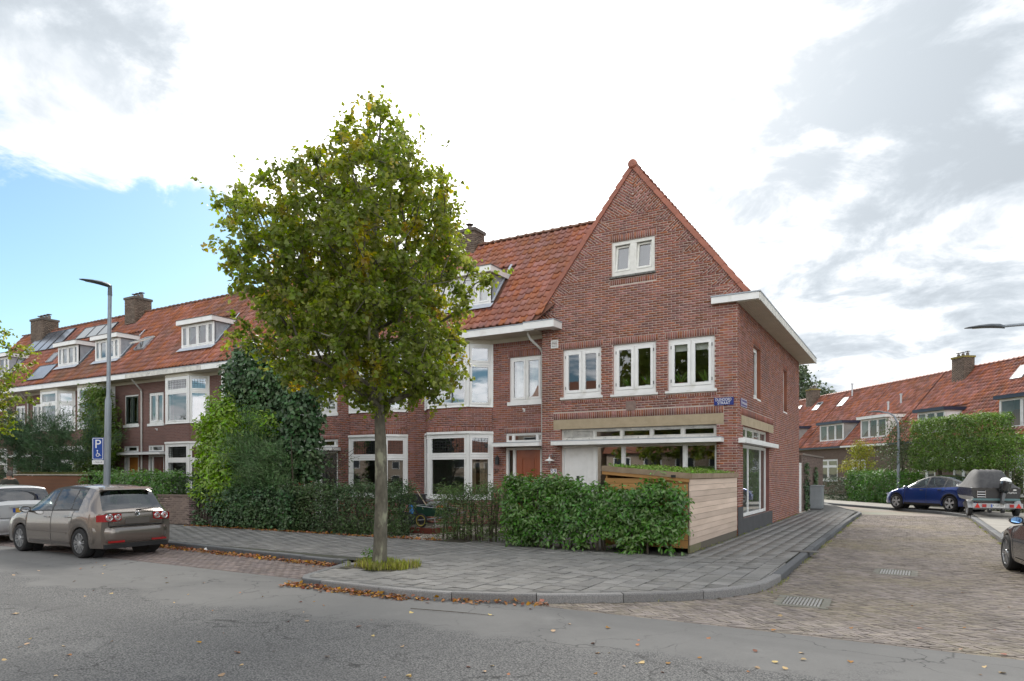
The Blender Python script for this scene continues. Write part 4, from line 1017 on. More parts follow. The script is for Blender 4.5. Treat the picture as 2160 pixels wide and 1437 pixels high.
    q = MB(); q.box(ca-.01, cb, -.47, -.002, 2.702, 2.72); q.build('canopy_flashing', zinc, h)
    bay(h, L(baycx), bool(real), nind, o.get('low'), o.get('up'), bmw=brickb_m if real == 2 else brick_m, mmw=mortarb_m if real == 2 else mat('mortar_dull', (.42, .34, .31), None, 5, .95))
    # eaves
    fy = FY-RY
    q = MB(); q.box(0, w, fy+.03, 0, 6.20, 6.225); q.build('soffit', soffit_m, h)
    q = MB(); q.box(0, w, -.02, -.001, 6.06, 6.198); q.build('frieze_board', soffit_m, h)
    q = MB(); q.box(0, w-.003, fy-.02, fy+.028, 6.19, 6.40); q.build('fascia', grey_white if o.get('worn') else white_paint, h)
    q = MB(); q.box(0, w-.003, fy-.035, fy+.10, 6.402, 6.43); q.build('gutter_edge', zinc, h)
    # roof
    dz = []
    if dorm: dz.append((L(dorm[0])-.14, L(dorm[1])+.14, (7.30-EVZ)/math.sin(PIT), (8.9-EVZ)/math.sin(PIT)+.1))
    for r in o.get('roofholes', ()): dz.append((L(r[0]), L(r[1]), r[2], r[3]))
    def skip(x, y):
        if o.get('valley'):
            z = EVZ+y*math.sin(PIT); xv = CX+APX-(APZ+.05-z)/TANP+.2
            if x0+x > xv: return True
        return any(a < x < b and c < y < d for a, b, c, d in dz)
    ww = w+(3.2 if o.get('valley') else 0)
    deck = None
    if o.get('valley'): deck = [[(0, 0), (w, 0), (w+3.0, SLEN), (0, SLEN)]]
    ro = tile_roof(h, (0, fy+.0, EVZ), (PIT, 0, 0), ww, SLEN, skip, tind, lambda p: (x0+p[0]+9)**2+(p[1]-1.5)**2, tm=o.get('tile', tileb_m), deck=deck)
    ridge_tiles(h, (0, RDY-RY, RDZ+.0), (ww-.6 if o.get('valley') else w, RDY-RY, RDZ+.0), mat('ridge_dark', (.12, .085, .06), (.17, .08, .05), 2, .8, island=.2), .12)
    mb = MB(); mb.poly([(0, RDY-RY, RDZ), (ww, RDY-RY, RDZ), (ww, RDY-RY+3.4, EVZ), (0, RDY-RY+3.4, EVZ)]); mb.build('rear_roof', tileb_m, h, fix=False)
    if dorm: dormer(h, L(dorm[0]), L(dorm[1]), 19.45-RY, 7.40, 8.45, o.get('dcols', (.7, 1.2, 1.2, .7)), kinds=o.get('dk'), fascia=.2)
    return h
CAN = None
hB = row_house('terraced_house', 'brick terraced house with orange-brown door, adjoining the corner house', -15.46, -10.16, -13.60, (-11.52, -10.30), (-11.66, -10.30), True, 200, 300,
     dorm=(-14.50, -12.18), canopy=(-11.92, -10.17), opts=dict(valley=True, tile=tile_m, wk={'all': 'sheer'}, low={'side': 'tan'}, dcols=(.9, 1.2, 1.2, .9), dk={(3, 0): 'curtain'}))
hC = row_house('terraced_house', 'brick terraced house with black door, behind the street tree', -20.80, -15.463, -17.26, (-20.60, -19.32), (-20.56, -19.28), True, 60, 0,
     dorm=(-18.4, -16.1), door_col=mat('black_door', (.02, .02, .022), None, 4, .3), opts=dict(tile=tileb_m, wk={'all': 'zebra'}, up={'front': 'blindfull'}))
hD = row_house('terraced_house', 'brick terraced house mostly hidden by the tall ivy-covered shrub', -26.55, -20.803, -24.6, (-22.4, -21.2), (-22.4, -21.1), False, 0, 0, dorm=None, opts=dict(tile=tileb_m))
hE = row_house('terraced_house', 'brown brick terraced house with dark brown door and clean white bay window', -32.25, -26.553, -28.55, (-31.68, -30.50), (-31.72, -30.46), False, 0, 0,
     dorm=(-28.95, -26.62), canopy=(-32.24, -30.15), door_col=mat('brown_door', (.13, .045, .025), None, 4, .4), opts=dict(worn=True, up={'side': 'red', 'top': 'lead'}))
hF = row_house('terraced_house', 'brown brick terraced house with orange door and climbing wisteria', -37.55, -32.253, -35.95, (-33.70, -32.52), (-33.75, -32.5), False, 0, 0,
     dorm=(-36.1, -33.95), canopy=(-34.2, -32.256), door_col=mat('orange_door', (.42, .17, .03), None, 4, .4), opts=dict(sash=mat('dark_green_sash', (.015, .03, .022), None, 4, .4), wk={'all': 'sheer'}))
hG = row_house('terraced_house', 'brown brick terraced house with solar panels, behind the yew tree', -43.25, -37.553, -39.65, (-42.75, -41.6), (-42.8, -41.5), False, 0, 0, dorm=(-39.7, -37.7))
hH = row_house('terraced_house', 'brown brick terraced house at the far end of the row, cut by the picture edge', -49.0, -43.253, -47.0, (-44.6, -43.5), (-44.9, -43.6), False, 0, 0, dorm=(-47.4, -45.1))
def on_roof(x, y):      # world point on the row's roof plane, y = distance up the slope
    return Vector((x, FY+y*math.cos(PIT), EVZ+y*math.sin(PIT)))
def roof_fit(house_, name, x0, x1, y0, y1, mt, frame=None, th=.06, lift=.07, parts=1, glassm=None):
    hx = house_.location.x
    for i in range(parts):
        a = x0+(x1-x0)*i/parts; b = x0+(x1-x0)*(i+1)/parts-.02
        mb = MB(); mb.ring(a-hx, b-hx, y0, y1, .035, lift, lift+th, 0)
        # ring is built in x,z with y as depth: swap so that it lies on the roof
        mb.v = [(x, z, y) for x, y, z in mb.v]
        o = mb.build(name, frame or dark_m, house_, loc=(0, FY-RY, EVZ), rot=(PIT, 0, 0))
        q = MB(); q.poly([(a-hx+.03, y0+.03, lift+th-.012), (b-hx-.03, y0+.03, lift+th-.012), (b-hx-.03, y1-.03, lift+th-.012), (a-hx+.03, y1-.03, lift+th-.012)])
        q.build('solar_cell_sheet' if name == 'solar_panel' else 'skylight_pane', mt, o, fix=False)
solar_m = mat('solar_glass', (.30, .34, .40), (.24, .28, .34), 1.5, .18, metal=.75)
sky_gl = mat('skylight_glass', (.04, .05, .06), None, 3, .05, spec=.9, coat=.8)
roof_fit(hH, 'solar_panel', -46.2, -43.3, 3.0, 4.75, solar_m, mat('alu_dark', (.06, .06, .065), None, 3, .4), parts=3)
roof_fit(hG, 'solar_panel', -43.2, -42.2, 3.0, 4.75, solar_m, MATS['alu_dark'], parts=1)
roof_fit(hG, 'solar_panel', -40.9, -37.6, 3.5, 4.5, mat('solar_glass_warm', (.42, .42, .40), None, 3, .2, metal=.75), MATS['alu_dark'], parts=3)
roof_fit(hG, 'solar_panel', -41.9, -40.0, .30, 1.45, solar_m, MATS['alu_dark'], parts=1)
roof_fit(hG, 'skylight', -41.75, -41.1, 1.75, 2.5, sky_gl, zinc)
roof_fit(hF, 'skylight', -33.1, -32.3, 1.6, 2.5, sky_gl, zinc, th=.09)
mb = MB(); a = -33.1+37.55; mb.ring(a, a+.8, 0, .95, .06, 0, .05); oo = mb.build('skylight_sash', grey_white, hF, loc=(0, FY-RY+2.5*math.cos(PIT)-.05, EVZ+2.5*math.sin(PIT)+.05), rot=(0, 0, 0))
for v in oo.data.vertices: v.co = Vector((v.co.x, -v.co.z*.86-v.co.y*.3, -v.co.z*.42+v.co.y))
chimney(hG, -37.6+43.25-.5+1.9, 21.75-RY, 9.7, 11.15, .9, .95, 3)
chimney(hH, -46.0+49.0, 21.75-RY, 9.7, 11.1, 1.3, .95, 4)
chimney(hB, -14.75+15.46, 22.0-RY, 10.0, 11.05, .9, .7, 1)
gutter_pipe(hE, [(.30, -.7, 6.2), (.28, -.6, 6.1), (-.02+.1, -.08, 5.72), (.08, -.06, 5.6), (.08, -.06, .1)])
gutter_pipe(hG, [(.55, -.7, 6.2), (.5, -.5, 6.1), (.2, -.08, 5.72), (.2, -.06, 5.6), (.2, -.06, .1)])
for hh, xx in ((hB, -10.95+15.46), (hC, -20.1+20.8), (hE, -31.0+32.25)):
    mb = MB(); mb.box(xx-.03, xx+.03, -.02, 0, 3.73, 3.83); mb.tube([(xx, -.015, 3.78), (xx, -.10, 3.82)], .022, 8); mb.build('flag_holder', white_paint, hh)
# ------------------------------------------------------------------ low row of houses beyond the bend of the side street
K0 = Vector((2.07, 34.6, 0)); BDV = Vector((-.6, .8, 0)); NRV = Vector((.8, .6, 0))
def KT(t, n, z=0.): return K0+BDV*t+NRV*n+Vector((0, 0, z))
RROT = math.atan2(-BDV.y, -BDV.x)      # local x runs back along the row (towards the viewer), y into the houses
EV2, RD2, DP2 = 3.70, 8.56, 4.0; P2 = math.atan2(RD2-EV2, DP2+.35); SL2 = math.hypot(RD2-EV2, DP2+.35)
navy = mat('navy_paint', (.018, .026, .05), (.03, .04, .07), 4, .4); cheek = mat('grey_cheek', (.33, .32, .30), (.27, .26, .25), 3, .7)
rbrick = brick_tex('right_row_brick', (.15, .10, .075), (.105, .072, .058), (.17, .14, .115))
def low_house(label, t0, t1, dorms, wins, gut=None, tm=None, moss=None, pipes=(), lights=()):
    w = t1-t0; h = thing('low_house', label, 'house', KT(t1, 8.5), RROT, 'low houses with red tiled roofs beyond the bend')
    X = lambda t: t1-t
    holes = [(X(a), X(b), c, d) for a, b, c, d in wins]
    mb = MB(); wall_face(mb, 0, w, 0, EV2, holes, 0, 0, .1, 0); mb.build('front_wall', rbrick, h, fix=False)
    mb = MB(); mb.box(0, w, 8.0, 8.2, 0, EV2); mb.build('back_wall', rbrick, h)
    interior(h, 0, w, .12, 4, EV2-.1, (.02, EV2-.12))
    for a, b, c, d in holes: window(h, (a, .04, c), 0, b-a, d-c, (1, 1), (1, .45) if d-c > 1.3 else (1,), {'all': 'glass'}, sill=(.05, .06, .06), name='window')
    q = MB(); q.box(0, w-.004, -.38, -.20, EV2-.10, EV2+.02); q.build('gutter', gut or navy, h)
    q = MB(); q.box(0, w-.004, -.198, -.001, EV2-.13, EV2-.08); q.build('soffit', soffit_m, h)
    hs = []
    for d in dorms: hs.append((X(d[1])-.1, X(d[0])+.1, .45/math.sin(P2)-.1, (d[3]+.25-EV2)/math.sin(P2)))
    ro = tile_roof(h, (0, -.35, EV2), (P2, 0, 0), w, SL2, lambda x, y: any(a < x < b and c < y < d for a, b, c, d in hs), 0, None, tm or tiler_m)
    ridge_tiles(h, (0, DP2, RD2+.02), (w, DP2, RD2+.02), tilec_m, .12)
    mb = MB(); mb.poly([(0, DP2, RD2), (w, DP2, RD2), (w, 8.3, EV2), (0, 8.3, EV2)]); mb.build('rear_roof', tileb_m, h, fix=False)
    for d in dorms:
        dormer(h, X(d[1]), X(d[0]), .12, d[2], d[3], d[4], roof_side=d[5], gm=panef_m, fascia=.17, fasc=d[6], capm=d[6], pitch=math.tan(P2), over=.16)
    for t, y0, ln, big in lights:
        q = MB(); q.ring(X(t)-.4, X(t)+.4, y0, y0+ln, .06, .05, .12); q.v = [(x, z, y) for x, y, z in q.v]; so_ = q.build('skylight', zinc, h, loc=(0, -.35, EV2), rot=(P2, 0, 0))
        q = MB(); q.poly([(X(t)-.36, y0+.04, .10), (X(t)+.36, y0+.04, .10), (X(t)+.36, y0+ln-.04, .10), (X(t)-.36, y0+ln-.04, .10)]); q.build('skylight_pane', sky_gl, so_, fix=False)
    for t, y0, hh in pipes:
        y = -.35+y0*math.cos(P2); z = EV2+y0*math.sin(P2); q = MB(); q.lathe([(.07, z-.1), (.07, z+hh-.1), (.10, z+hh-.09), (.10, z+hh), (0, z+hh+.01)], 10, c=(X(t), y, 0)); q.build('flue_pipe', mat('flue_metal', (.45, .46, .47), None, 4, .4, metal=.5), h, smooth=True)
    if moss is not None: chimney(h, X(moss), DP2-.45, RD2-1.1, RD2+.75, 1.05, .75, 3, moss=True)
    return h
low_house('low red-roofed house with mossy chimney, behind the clipped box-shaped tree', 8.6, 16.6, [(11.9, 14.3, 4.15, 5.55, (1, 1, 1), white_paint, navy)], [(14.2, 12.6, .6, 2.7), (11.2, 9.6, .6, 2.7)], navy, moss=14.6, lights=((9.6, 4.6, 1.1, 0),))
low_house('low red-roofed house with white-framed dormer, behind the birch shrub', 16.604, 22.0, [(17.3, 20.2, 4.15, 5.55, (1, 1, 1), white_paint, white_paint)], [(21.2, 19.5, .6, 2.7)], white_paint, pipes=((18.8, 3.9, .75), (19.6, 3.3, .7)))
low_house('low red-roofed house with dark-edged dormer and skylight, above the clipped hedge', 22.004, 27.6, [(22.3, 25.5, 4.15, 5.5, (1, 1, 1), cheek, navy)], [(25.6, 22.9, 1.1, 2.75)], navy, pipes=((26.4, 5.75, 1.1),), lights=((27.0, 4.7, .95, 0),))
low_house('low red-roofed house partly hidden behind the corner house wall', 27.604, 36.0, [(29.0, 31.6, 4.15, 5.5, (1, 1), cheek, navy)], [(30.2, 28.4, 1.1, 2.75)], navy, moss=32.4, lights=((30.8, 4.7, .95, 0), (34.2, 4.7, .95, 0)))
low_house('low red-roofed house with big grey-cheeked dormer at the picture edge', 1.0, 8.596, [(3.6, 7.9, 4.1, 5.75, (1, 1, 1), cheek, navy)], [(7.2, 5.2, .5, 2.7)], navy)
# garden wall running on from the corner house, with white gate
gw = thing('garden_wall', 'brown brick garden wall with coping behind the corner house', 'wall', (-4.14, 31.2, 0))
brick_wall(gw, 'wall_face', (0, 1.0, 0), PI/2, 0, 8.4, 0, 2.5, (), (), None, 60, lambda p: p[0], bm=mat('garden_brick', (.17, .125, .10), (.13, .09, .075), 4, .9, .2, 80, island=.3), mm=mortarb_m)
MB().box(-.24, -.002, 1.0, 9.4, 0, 2.5).build('wall_core', soot_m, gw)
MB().box(-.28, .05, .98, 9.45, 2.5, 2.58).build('coping', mat('coping_stone', (.22, .18, .15), (.15, .13, .11), 5, .9), gw)
gg = thing('garden_gate', 'narrow white wooden gate between corner house and garden wall', 'gate', (-4.16, 31.17, 0))
MB().box(-.05, .02, 0, .08, 0, 2.15).box(-.05, .02, .93, 1.02, 0, 2.15).box(-.05, .02, .08, .93, 2.07, 2.15).build('gate_frame', white_paint, gg)
for i in range(6): MB().box(-.03, -.005, .085+i*.14, .085+i*.14+.134, .05, 2.06).build('gate_board', white_paint, gg)
cb = thing('utility_cabinet', 'grey metal utility cabinet against the garden wall', 'cabinet', (-4.08, 34.5, 0))
gc = mat('cabinet_grey', (.27, .29, .30), (.22, .24, .25), 3, .55)
MB().box(0, .5, 0, 1.05, .06, 1.08).build('body', gc, cb); MB().box(-.02, .54, -.03, 1.08, 1.082, 1.13).build('lid', gc, cb); MB().box(.02, .48, .02, 1.03, 0, .058).build('plinth', mat('cabinet_base', (.12, .12, .12), None, 4, .8), cb)
for i in range(2): MB().box(.502, .512, .04+i*.5, .51+i*.5, .1, 1.04).build('door', gc, cb)
MB().box(.03, .47, -.012, -.002, .1, 1.04).build('side_panel', gc, cb)
# ------------------------------------------------------------------ houses across the main road, behind the viewpoint: seen as reflections in the window panes
for nm, x0, w_, lab, tmx in (('reflected_house', 6.8, 55, 'long brick house further along the road, mirrored in the angled bay panes', (.30, .12, .07)), ('reflected_house', -58, 26, 'long brick house across the road, mirrored in the bay windows of the row', (.30, .12, .07)), ('reflected_house', -21.8, 12, 'brick house behind the big trees across the road, mirrored in the ground floor windows', (.28, .12, .08)), ('reflected_house', -30.5, 8.2, 'orange-roofed house across the road, mirrored in the first-floor windows', (.50, .17, .05)), ('reflected_house', -9.5, 16, 'brick house across the road, mirrored in the shop windows', (.30, .12, .07))):
    h = thing(nm, lab, 'house', (x0, -14, 0), 0, 'houses across the road')
    om = mat('opposite_tile_%d' % (x0 > -20), tmx, tuple(c*.7 for c in tmx), 6, .6)
    hs_ = 1. if w_ < 10 else .6; h.scale = (1, 1, hs_)
    MB().box(0, w_, -8, 0, 0, 5.6).build('wall', brick_tex('opp_brick', (.42, .33, .25), (.34, .27, .21), (.5, .45, .38)), h)
    mb = MB(); mb.prism([(-8.4, 5.5), (.4, 5.5), (-4, 10.0)], -.2, w_+.2, 0); mb.build('roof', om, h)
    for i in range(int(w_//2.6)):
        for z in (.9, 3.5):
            q = MB(); q.box(.6+i*2.6, 2.1+i*2.6, -.02, .04, z, z+1.4); wi = q.build('window', white_paint, h); q = MB(); q.box(.7+i*2.6, 2.0+i*2.6, .041, .045, z+.1, z+1.3); q.build('pane', mat('opp_pane', (.05, .06, .07), None, 2, .1), wi)
# ------------------------------------------------------------------ plants
OVAL = ([(0, 0, 0), (.17, .28, .05), (.19, .62, .05), (0, 1, -.04), (-.19, .62, .05), (-.17, .28, .05)], [(0, 1, 2, 3), (0, 3, 4, 5)])
HEART = ([(0, 0, 0), (.40, .05, .10), (.40, .50, .08), (0, 1.02, -.06), (-.40, .50, .08), (-.40, .05, .10)], [(0, 1, 2, 3), (0, 3, 4, 5)])
NARROW = ([(0, 0, 0), (.075, .3, .02), (.07, .65, .0), (0, 1, -.06), (-.07, .65, 0), (-.075, .3, .02)], [(0, 1, 2, 3), (0, 3, 4, 5)])
NEEDLE = ([(0, 0, 0), (.05, .5, .01), (0, 1, -.02), (-.05, .5, .01)], [(0, 1, 2, 3)])
def leafmat(name, c1, c2, rough=.45, tr=(.3, 1.3), isl=.3, hue=.02, patch=None, scale=1.2, spec=.4):
    return mat(name, c1, c2, scale, rough, island=isl, hue=hue, trans=tr, patch=patch, spec=spec)
lime_leaf = leafmat('lime_leaf', (.130, .180, .036), (.185, .225, .036), .42, (.5, 2.0), .34, .022, ((.40, .31, .03), .95, .575, .69), 1.0)
laurel_leaf = leafmat('laurel_leaf', (.085, .195, .040), (.125, .25, .048), .27, (.28, 1.5), .42, .02, spec=.6)
laurel_bright = leafmat('laurel_leaf_bright', (.26, .42, .03), (.19, .34, .028), .3, (.3, 1.4), .3, .02, spec=.6)
ivy_leaf = leafmat('ivy_leaf', (.048, .105, .044), (.086, .152, .056), .34, (.12, 1.2), .4, .02)
bamboo_leaf = leafmat('bamboo_leaf', (.085, .155, .05), (.125, .185, .056), .4, (.28, 1.3), .38, .025)
dark_leaf = leafmat('privet_leaf', (.060, .108, .042), (.095, .15, .052), .4, (.2, 1.2), .4, .025)
conifer_leaf = leafmat('conifer_leaf', (.105, .195, .08), (.15, .245, .09), .55, (.12, 1.2), .4, .02)
yew_leaf = leafmat('yew_leaf', (.045, .10, .045), (.075, .14, .052), .55, (.1, 1.2), .4, .02)
box_leaf = leafmat('box_leaf', (.030, .062, .020), (.042, .08, .024), .45, (.15, 1.2), .35, .02)
wist_leaf = leafmat('wisteria_leaf', (.085, .16, .025), (.13, .19, .025), .45, (.35, 1.5), .3, .025)
yel_leaf = leafmat('yellow_leaf', (.28, .27, .03), (.20, .24, .035), .45, (.35, 1.4), .3, .03)
birch_leaf = leafmat('birch_leaf', (.085, .115, .05), (.06, .09, .04), .45, (.3, 1.4), .4, .02)
hornbeam_leaf = leafmat('hornbeam_leaf', (.15, .25, .042), (.105, .19, .04), .42, (.3, 1.4), .36, .02)
poplar_leaf = leafmat('poplar_leaf', (.095, .13, .06), (.07, .102, .052), .5, (.25, 1.3), .4, .02)
bark_m = mat('bark', (.150, .138, .104), (.085, .078, .058), 11., .95, 1.0, 26, patch=((.27, .27, .19), 7, .54, .64), stretch=(1, 1, .4))
twig_m = mat('twig', (.075, .06, .042), None, 8, .9)
def unit(v): return v/np.maximum(1e-9, np.linalg.norm(v, axis=1, keepdims=True))
def leaves(name, P, Nn, size, m, parent, shape=OVAL, var=.35, droop=.25, spin=None, jitter=.6):
    """one leaf per point: normals jittered, leaves hang a little"""
    k = len(P); n = unit(Nn+NR.normal(0, jitter, (k, 3))+np.array([0, 0, .25]))
    sp = NR.uniform(0, 2*PI, k) if spin is None else spin
    # y axis (leaf length) points down/outwards more often than up
    Rm = axes_from(n, sp)
    down = Rm[:, 2, 1] > droop
    Rm[down, :, 1] *= -1; Rm[down, :, 0] *= -1
    sc = size*(1+NR.uniform(-var, var, k))
    return link(name, scatter_mesh(name, shape[0], shape[1], np.asarray(P), Rm, sc, m), parent, kind='stuff')
def box_points(k, x0, x1, y0, y1, z0, z1, shell=.7, wob=.08, rnd=.12):
    """points in a rounded box, most of them near the surface, with their outward normals"""
    c = np.array([(x0+x1)/2, (y0+y1)/2, (z0+z1)/2]); h = np.array([(x1-x0)/2, (y1-y0)/2, (z1-z0)/2])
    u = NR.uniform(-1, 1, (k, 3)); A = np.array([h[1]*h[2], h[0]*h[2], h[0]*h[1]]); ax = NR.choice(3, k, p=A/A.sum()); sg = np.where(NR.random(k) < .5, -1, 1.)
    on = NR.random(k) < shell; d = np.where(on, 1-np.abs(NR.normal(0, .10, k))*.5, NR.uniform(.2, 1, k))
    u[np.arange(k), ax] = sg*d
    nrm = np.zeros((k, 3)); nrm[np.arange(k), ax] = sg
    P = c+u*h
    w = np.sin(P[:, 0]*3.1+P[:, 2]*2.3)*np.sin(P[:, 1]*2.7+P[:, 2]*3.7+P[:, 0]*1.3)
    P = P+nrm*(w*wob)[:, None]+NR.normal(0, rnd*.35, (k, 3))
    return P, nrm
def blob_points(k, c, r, shell=.65, lumps=9, amp=.22, seed=0):
    rg = np.random.default_rng(seed); d = unit(NR.normal(0, 1, (k, 3))); L_ = unit(rg.normal(0, 1, (lumps, 3)))
    f = 1-amp+amp*1.7*np.max(np.maximum(0, d@L_.T)**5, axis=1)
    rad = np.where(NR.random(k) < shell, NR.uniform(.82, 1.02, k), NR.uniform(.3, .95, k))*f
    return np.asarray(c)+d*rad[:, None]*np.asarray(r), d
def sprigs(P, Nn, n, spread, lift=0.):
    """each point becomes a small sprig of n leaves"""
    k = len(P); Q = np.repeat(P, n, 0)+NR.normal(0, spread, (k*n, 3)); return Q, np.repeat(Nn, n, 0)+np.array([0, 0, lift])
def stems(parent, pts, h, r=.02, bend=.15, m=None, name='stem'):
    for x, y in pts:
        hh = h*random.uniform(.8, 1.1); a, b = random.uniform(-bend, bend), random.uniform(-bend, bend)
        mb = MB(); mb.tube([(x, y, 0), (x+a*.3, y+b*.3, hh*.35), (x+a, y+b, hh*.7), (x+a*1.5, y+b*1.5, hh)], [r, r*.85, r*.6, r*.3], 6); mb.build(name, m or twig_m, parent, smooth=True)
# ---- the street tree
def street_tree(loc, label, seed, H=7.25, prof=None, trunk_r=.165, n_cl=560, per=52, z_low=2.65, leafsize=.098, dep=2.25, lean=(0, 0)):
    rg = np.random.default_rng(seed); t = thing('street_tree', label, 'tree', loc)
    # crown outline: (height, reach towards camera-left, reach towards camera-right)
    prof = np.array(prof); right = np.array([CR.x, CR.y]); fwd = np.array([CF.x, CF.y])
    def reach(z): return np.interp(z, prof[:, 0], prof[:, 1]), np.interp(z, prof[:, 0], prof[:, 2])
    cl = []; tries = 0
    while len(cl) < n_cl and tries < 60000:
        tries += 1
        z = rg.uniform(prof[0, 0], prof[-1, 0]); a = rg.uniform(0, 2*PI); lft, rgt = reach(z)
        lump = 1+.17*math.sin(3*a+z*2.1+seed)+.13*math.sin(5*a-z*3.3)
        ex = (lft if math.cos(a) < 0 else rgt)*lump; ey = dep*min(1, (lft+rgt)/4.0)
        if rg.random() > (ex*ey+.25)/(2.6*2.4): continue
        rr = math.sqrt(rg.uniform(.03, 1.0)); p = right*(ex*rr*math.cos(a))+fwd*(ey*rr*math.sin(a)); q = np.array([p[0], p[1], z])
        if cl and np.min(np.linalg.norm(np.array(cl)-q, axis=1)) < .235: continue
        cl.append(q)
    cl = np.array(cl)
    # trunk with a slight sweep
    hts = [0, .12, .5, 1.2, 2.2, 3.2, 4.2, 5.2, 6.2, H]; ax = [np.array([lean[0]*h+.05*math.sin(h*.9), lean[1]*h+.04*math.sin(h*.7+1), h]) for h in hts]
    rad = [trunk_r*1.42, trunk_r*1.18, trunk_r*1.06, trunk_r, trunk_r*.92, trunk_r*.72, trunk_r*.50, trunk_r*.34, trunk_r*.2, .02]
    mb = MB(); mb.tube([Vector(a) for a in ax], rad, 18); trunk = mb.build('trunk', bark_m, t, smooth=True)
    nodes = [np.array([np.interp(h, hts, [a[0] for a in ax]), np.interp(h, hts, [a[1] for a in ax]), h]) for h in np.arange(2.75, H, .18)]; par = [-1]*len(nodes); base = len(nodes)
    # limbs: each cluster joins the skeleton at the node that gives the shortest rising path
    order = np.argsort(np.linalg.norm(cl[:, :2], axis=1)); load = [0]*len(nodes)
    tips = []
    for i in order:
        q = cl[i]; A = np.array(nodes); d = np.linalg.norm(A-q, axis=1); rise = q[2]-A[:, 2]; hor = np.linalg.norm(A[:, :2]-q[:2], axis=1)
        cost = d+np.where(rise < hor*.25, (hor*.25-rise)*1.6, 0)+np.array([0 if k < base else .10 for k in range(len(nodes))])
        j = int(np.argmin(cost)); st = nodes[j]; n = max(1, int(d[j]/.32)); pj = j
        for s_ in range(1, n+1):
            f = s_/n; p = st+(q-st)*f+rg.normal(0, .03, 3)+np.array([0, 0, .10*math.sin(PI*f)*min(1, d[j])]); nodes.append(p); par.append(pj); pj = len(nodes)-1
        tips.append(pj)
    cnt = np.zeros(len(nodes)); 
    for tp in tips:
        k = tp
        while k >= base: cnt[k] += 1; k = par[k]
    lb = MB(); kids = {}
    for k in range(base, len(nodes)): kids.setdefault(par[k], []).append(k)
    started = [k for k in range(base, len(nodes)) if par[k] < base or len(kids.get(par[k], [])) > 1]
    for k in started:
        path = [nodes[par[k]], nodes[k]]; r = [.0055*max(1, cnt[k])**.52+.004]*2; c = k
        while len(kids.get(c, [])) == 1: c = kids[c][0]; path.append(nodes[c]); r.append(.0055*max(1, cnt[c])**.52+.004)
        lb.tube([Vector(p) for p in path], r, 5, caps=False)
    lb.build('limbs', bark_m, t, smooth=True, fix=False, kind='stuff')
    # leaves: short twigs around each cluster
    P = []; Nn = []
    for q in cl:
        nt = rg.integers(5, 8); m = max(3, per//nt)
        out = np.array([q[0], q[1], (q[2]-5.0)*.5]); out /= np.linalg.norm(out)+1e-6
        for _ in range(nt):
            d = rg.normal(0, 1, 3)+out*.9+np.array([0, 0, .1]); d /= np.linalg.norm(d); L_ = rg.uniform(.16, .36)
            s_ = rg.uniform(.2, 1.05, m)[:, None]; pts = q+d*L_*s_+rg.normal(0, .045, (m, 3)); pts[:, 2] -= .05*s_[:, 0]
            P.append(pts); Nn.append(np.tile(d*.6+np.array([0, 0, .35]), (m, 1)))
    far = np.linalg.norm((cl-cl.mean(0))*np.array([1, 1, .8]), axis=1); edge = np.argsort(-far)[:len(cl)//5]
    for i in edge:      # shoots sticking out of the outline
        d = cl[i]-cl.mean(0); d /= np.linalg.norm(d); d = d+rg.normal(0, .3, 3)+np.array([0, 0, .35]); d /= np.linalg.norm(d); m = int(rg.integers(8, 16)); s_ = rg.uniform(.2, 1, m)[:, None]
        P.append(cl[i]+d*rg.uniform(.4, .75)*s_+rg.normal(0, .035, (m, 3))); Nn.append(np.tile(d*.5+np.array([0, 0, .4]), (m, 1)))
    leaves('crown', np.concatenate(P), np.concatenate(Nn), leafsize, lime_leaf, t, HEART, .3, .15, jitter=.75)
    return t
PROF = [(2.95, .05, .40), (3.25, 1.0, 1.02), (3.65, 1.65, 1.45), (4.36, 2.35, 1.52), (5.24, 2.6, 1.55), (6.12, 2.46, 1.48), (6.9, 2.0, 1.36), (7.3, 1.6, 1.08), (7.7, 1.3, .70), (8.0, .80, .45), (8.25, .45, .32), (8.48, .12, .22)]
tree1 = street_tree((-8.55, 9.70, 0), 'tall street tree with yellowing green crown beside the pavement corner', 3, H=8.5, prof=PROF, n_cl=640, trunk_r=.118, per=84, leafsize=.074)
P2_ = [(2.9, 1.2, 1.4), (4.0, 2.4, 2.2), (5.2, 2.8, 2.7), (6.2, 2.6, 2.4), (7.5, 1.4, 1.4), (8.3, .3, .3)]
tree2 = street_tree((-28.5, 10.2, 0), 'street tree at the picture edge, only a few leafy twigs showing above the parked cars', 11, H=7.8, prof=P2_, n_cl=300, per=40)
for i, (x, y) in enumerate(((-16.5, -9.5), (-11.5, -10.5))):
    pr = [(2.9, 1.6, 1.6), (4.5, 3.0, 3.0), (7, 3.6, 3.6), (10, 3.2, 3.2), (12.5, 1.8, 1.8), (13.6, .4, .4)]
    street_tree((x, y, 0), 'large tree across the road, mirrored in the %s upstairs window' % ('middle' if i == 0 else 'third'), 20+i, H=12.5, prof=pr, n_cl=420, per=26, leafsize=.2, dep=3.2, trunk_r=.25)
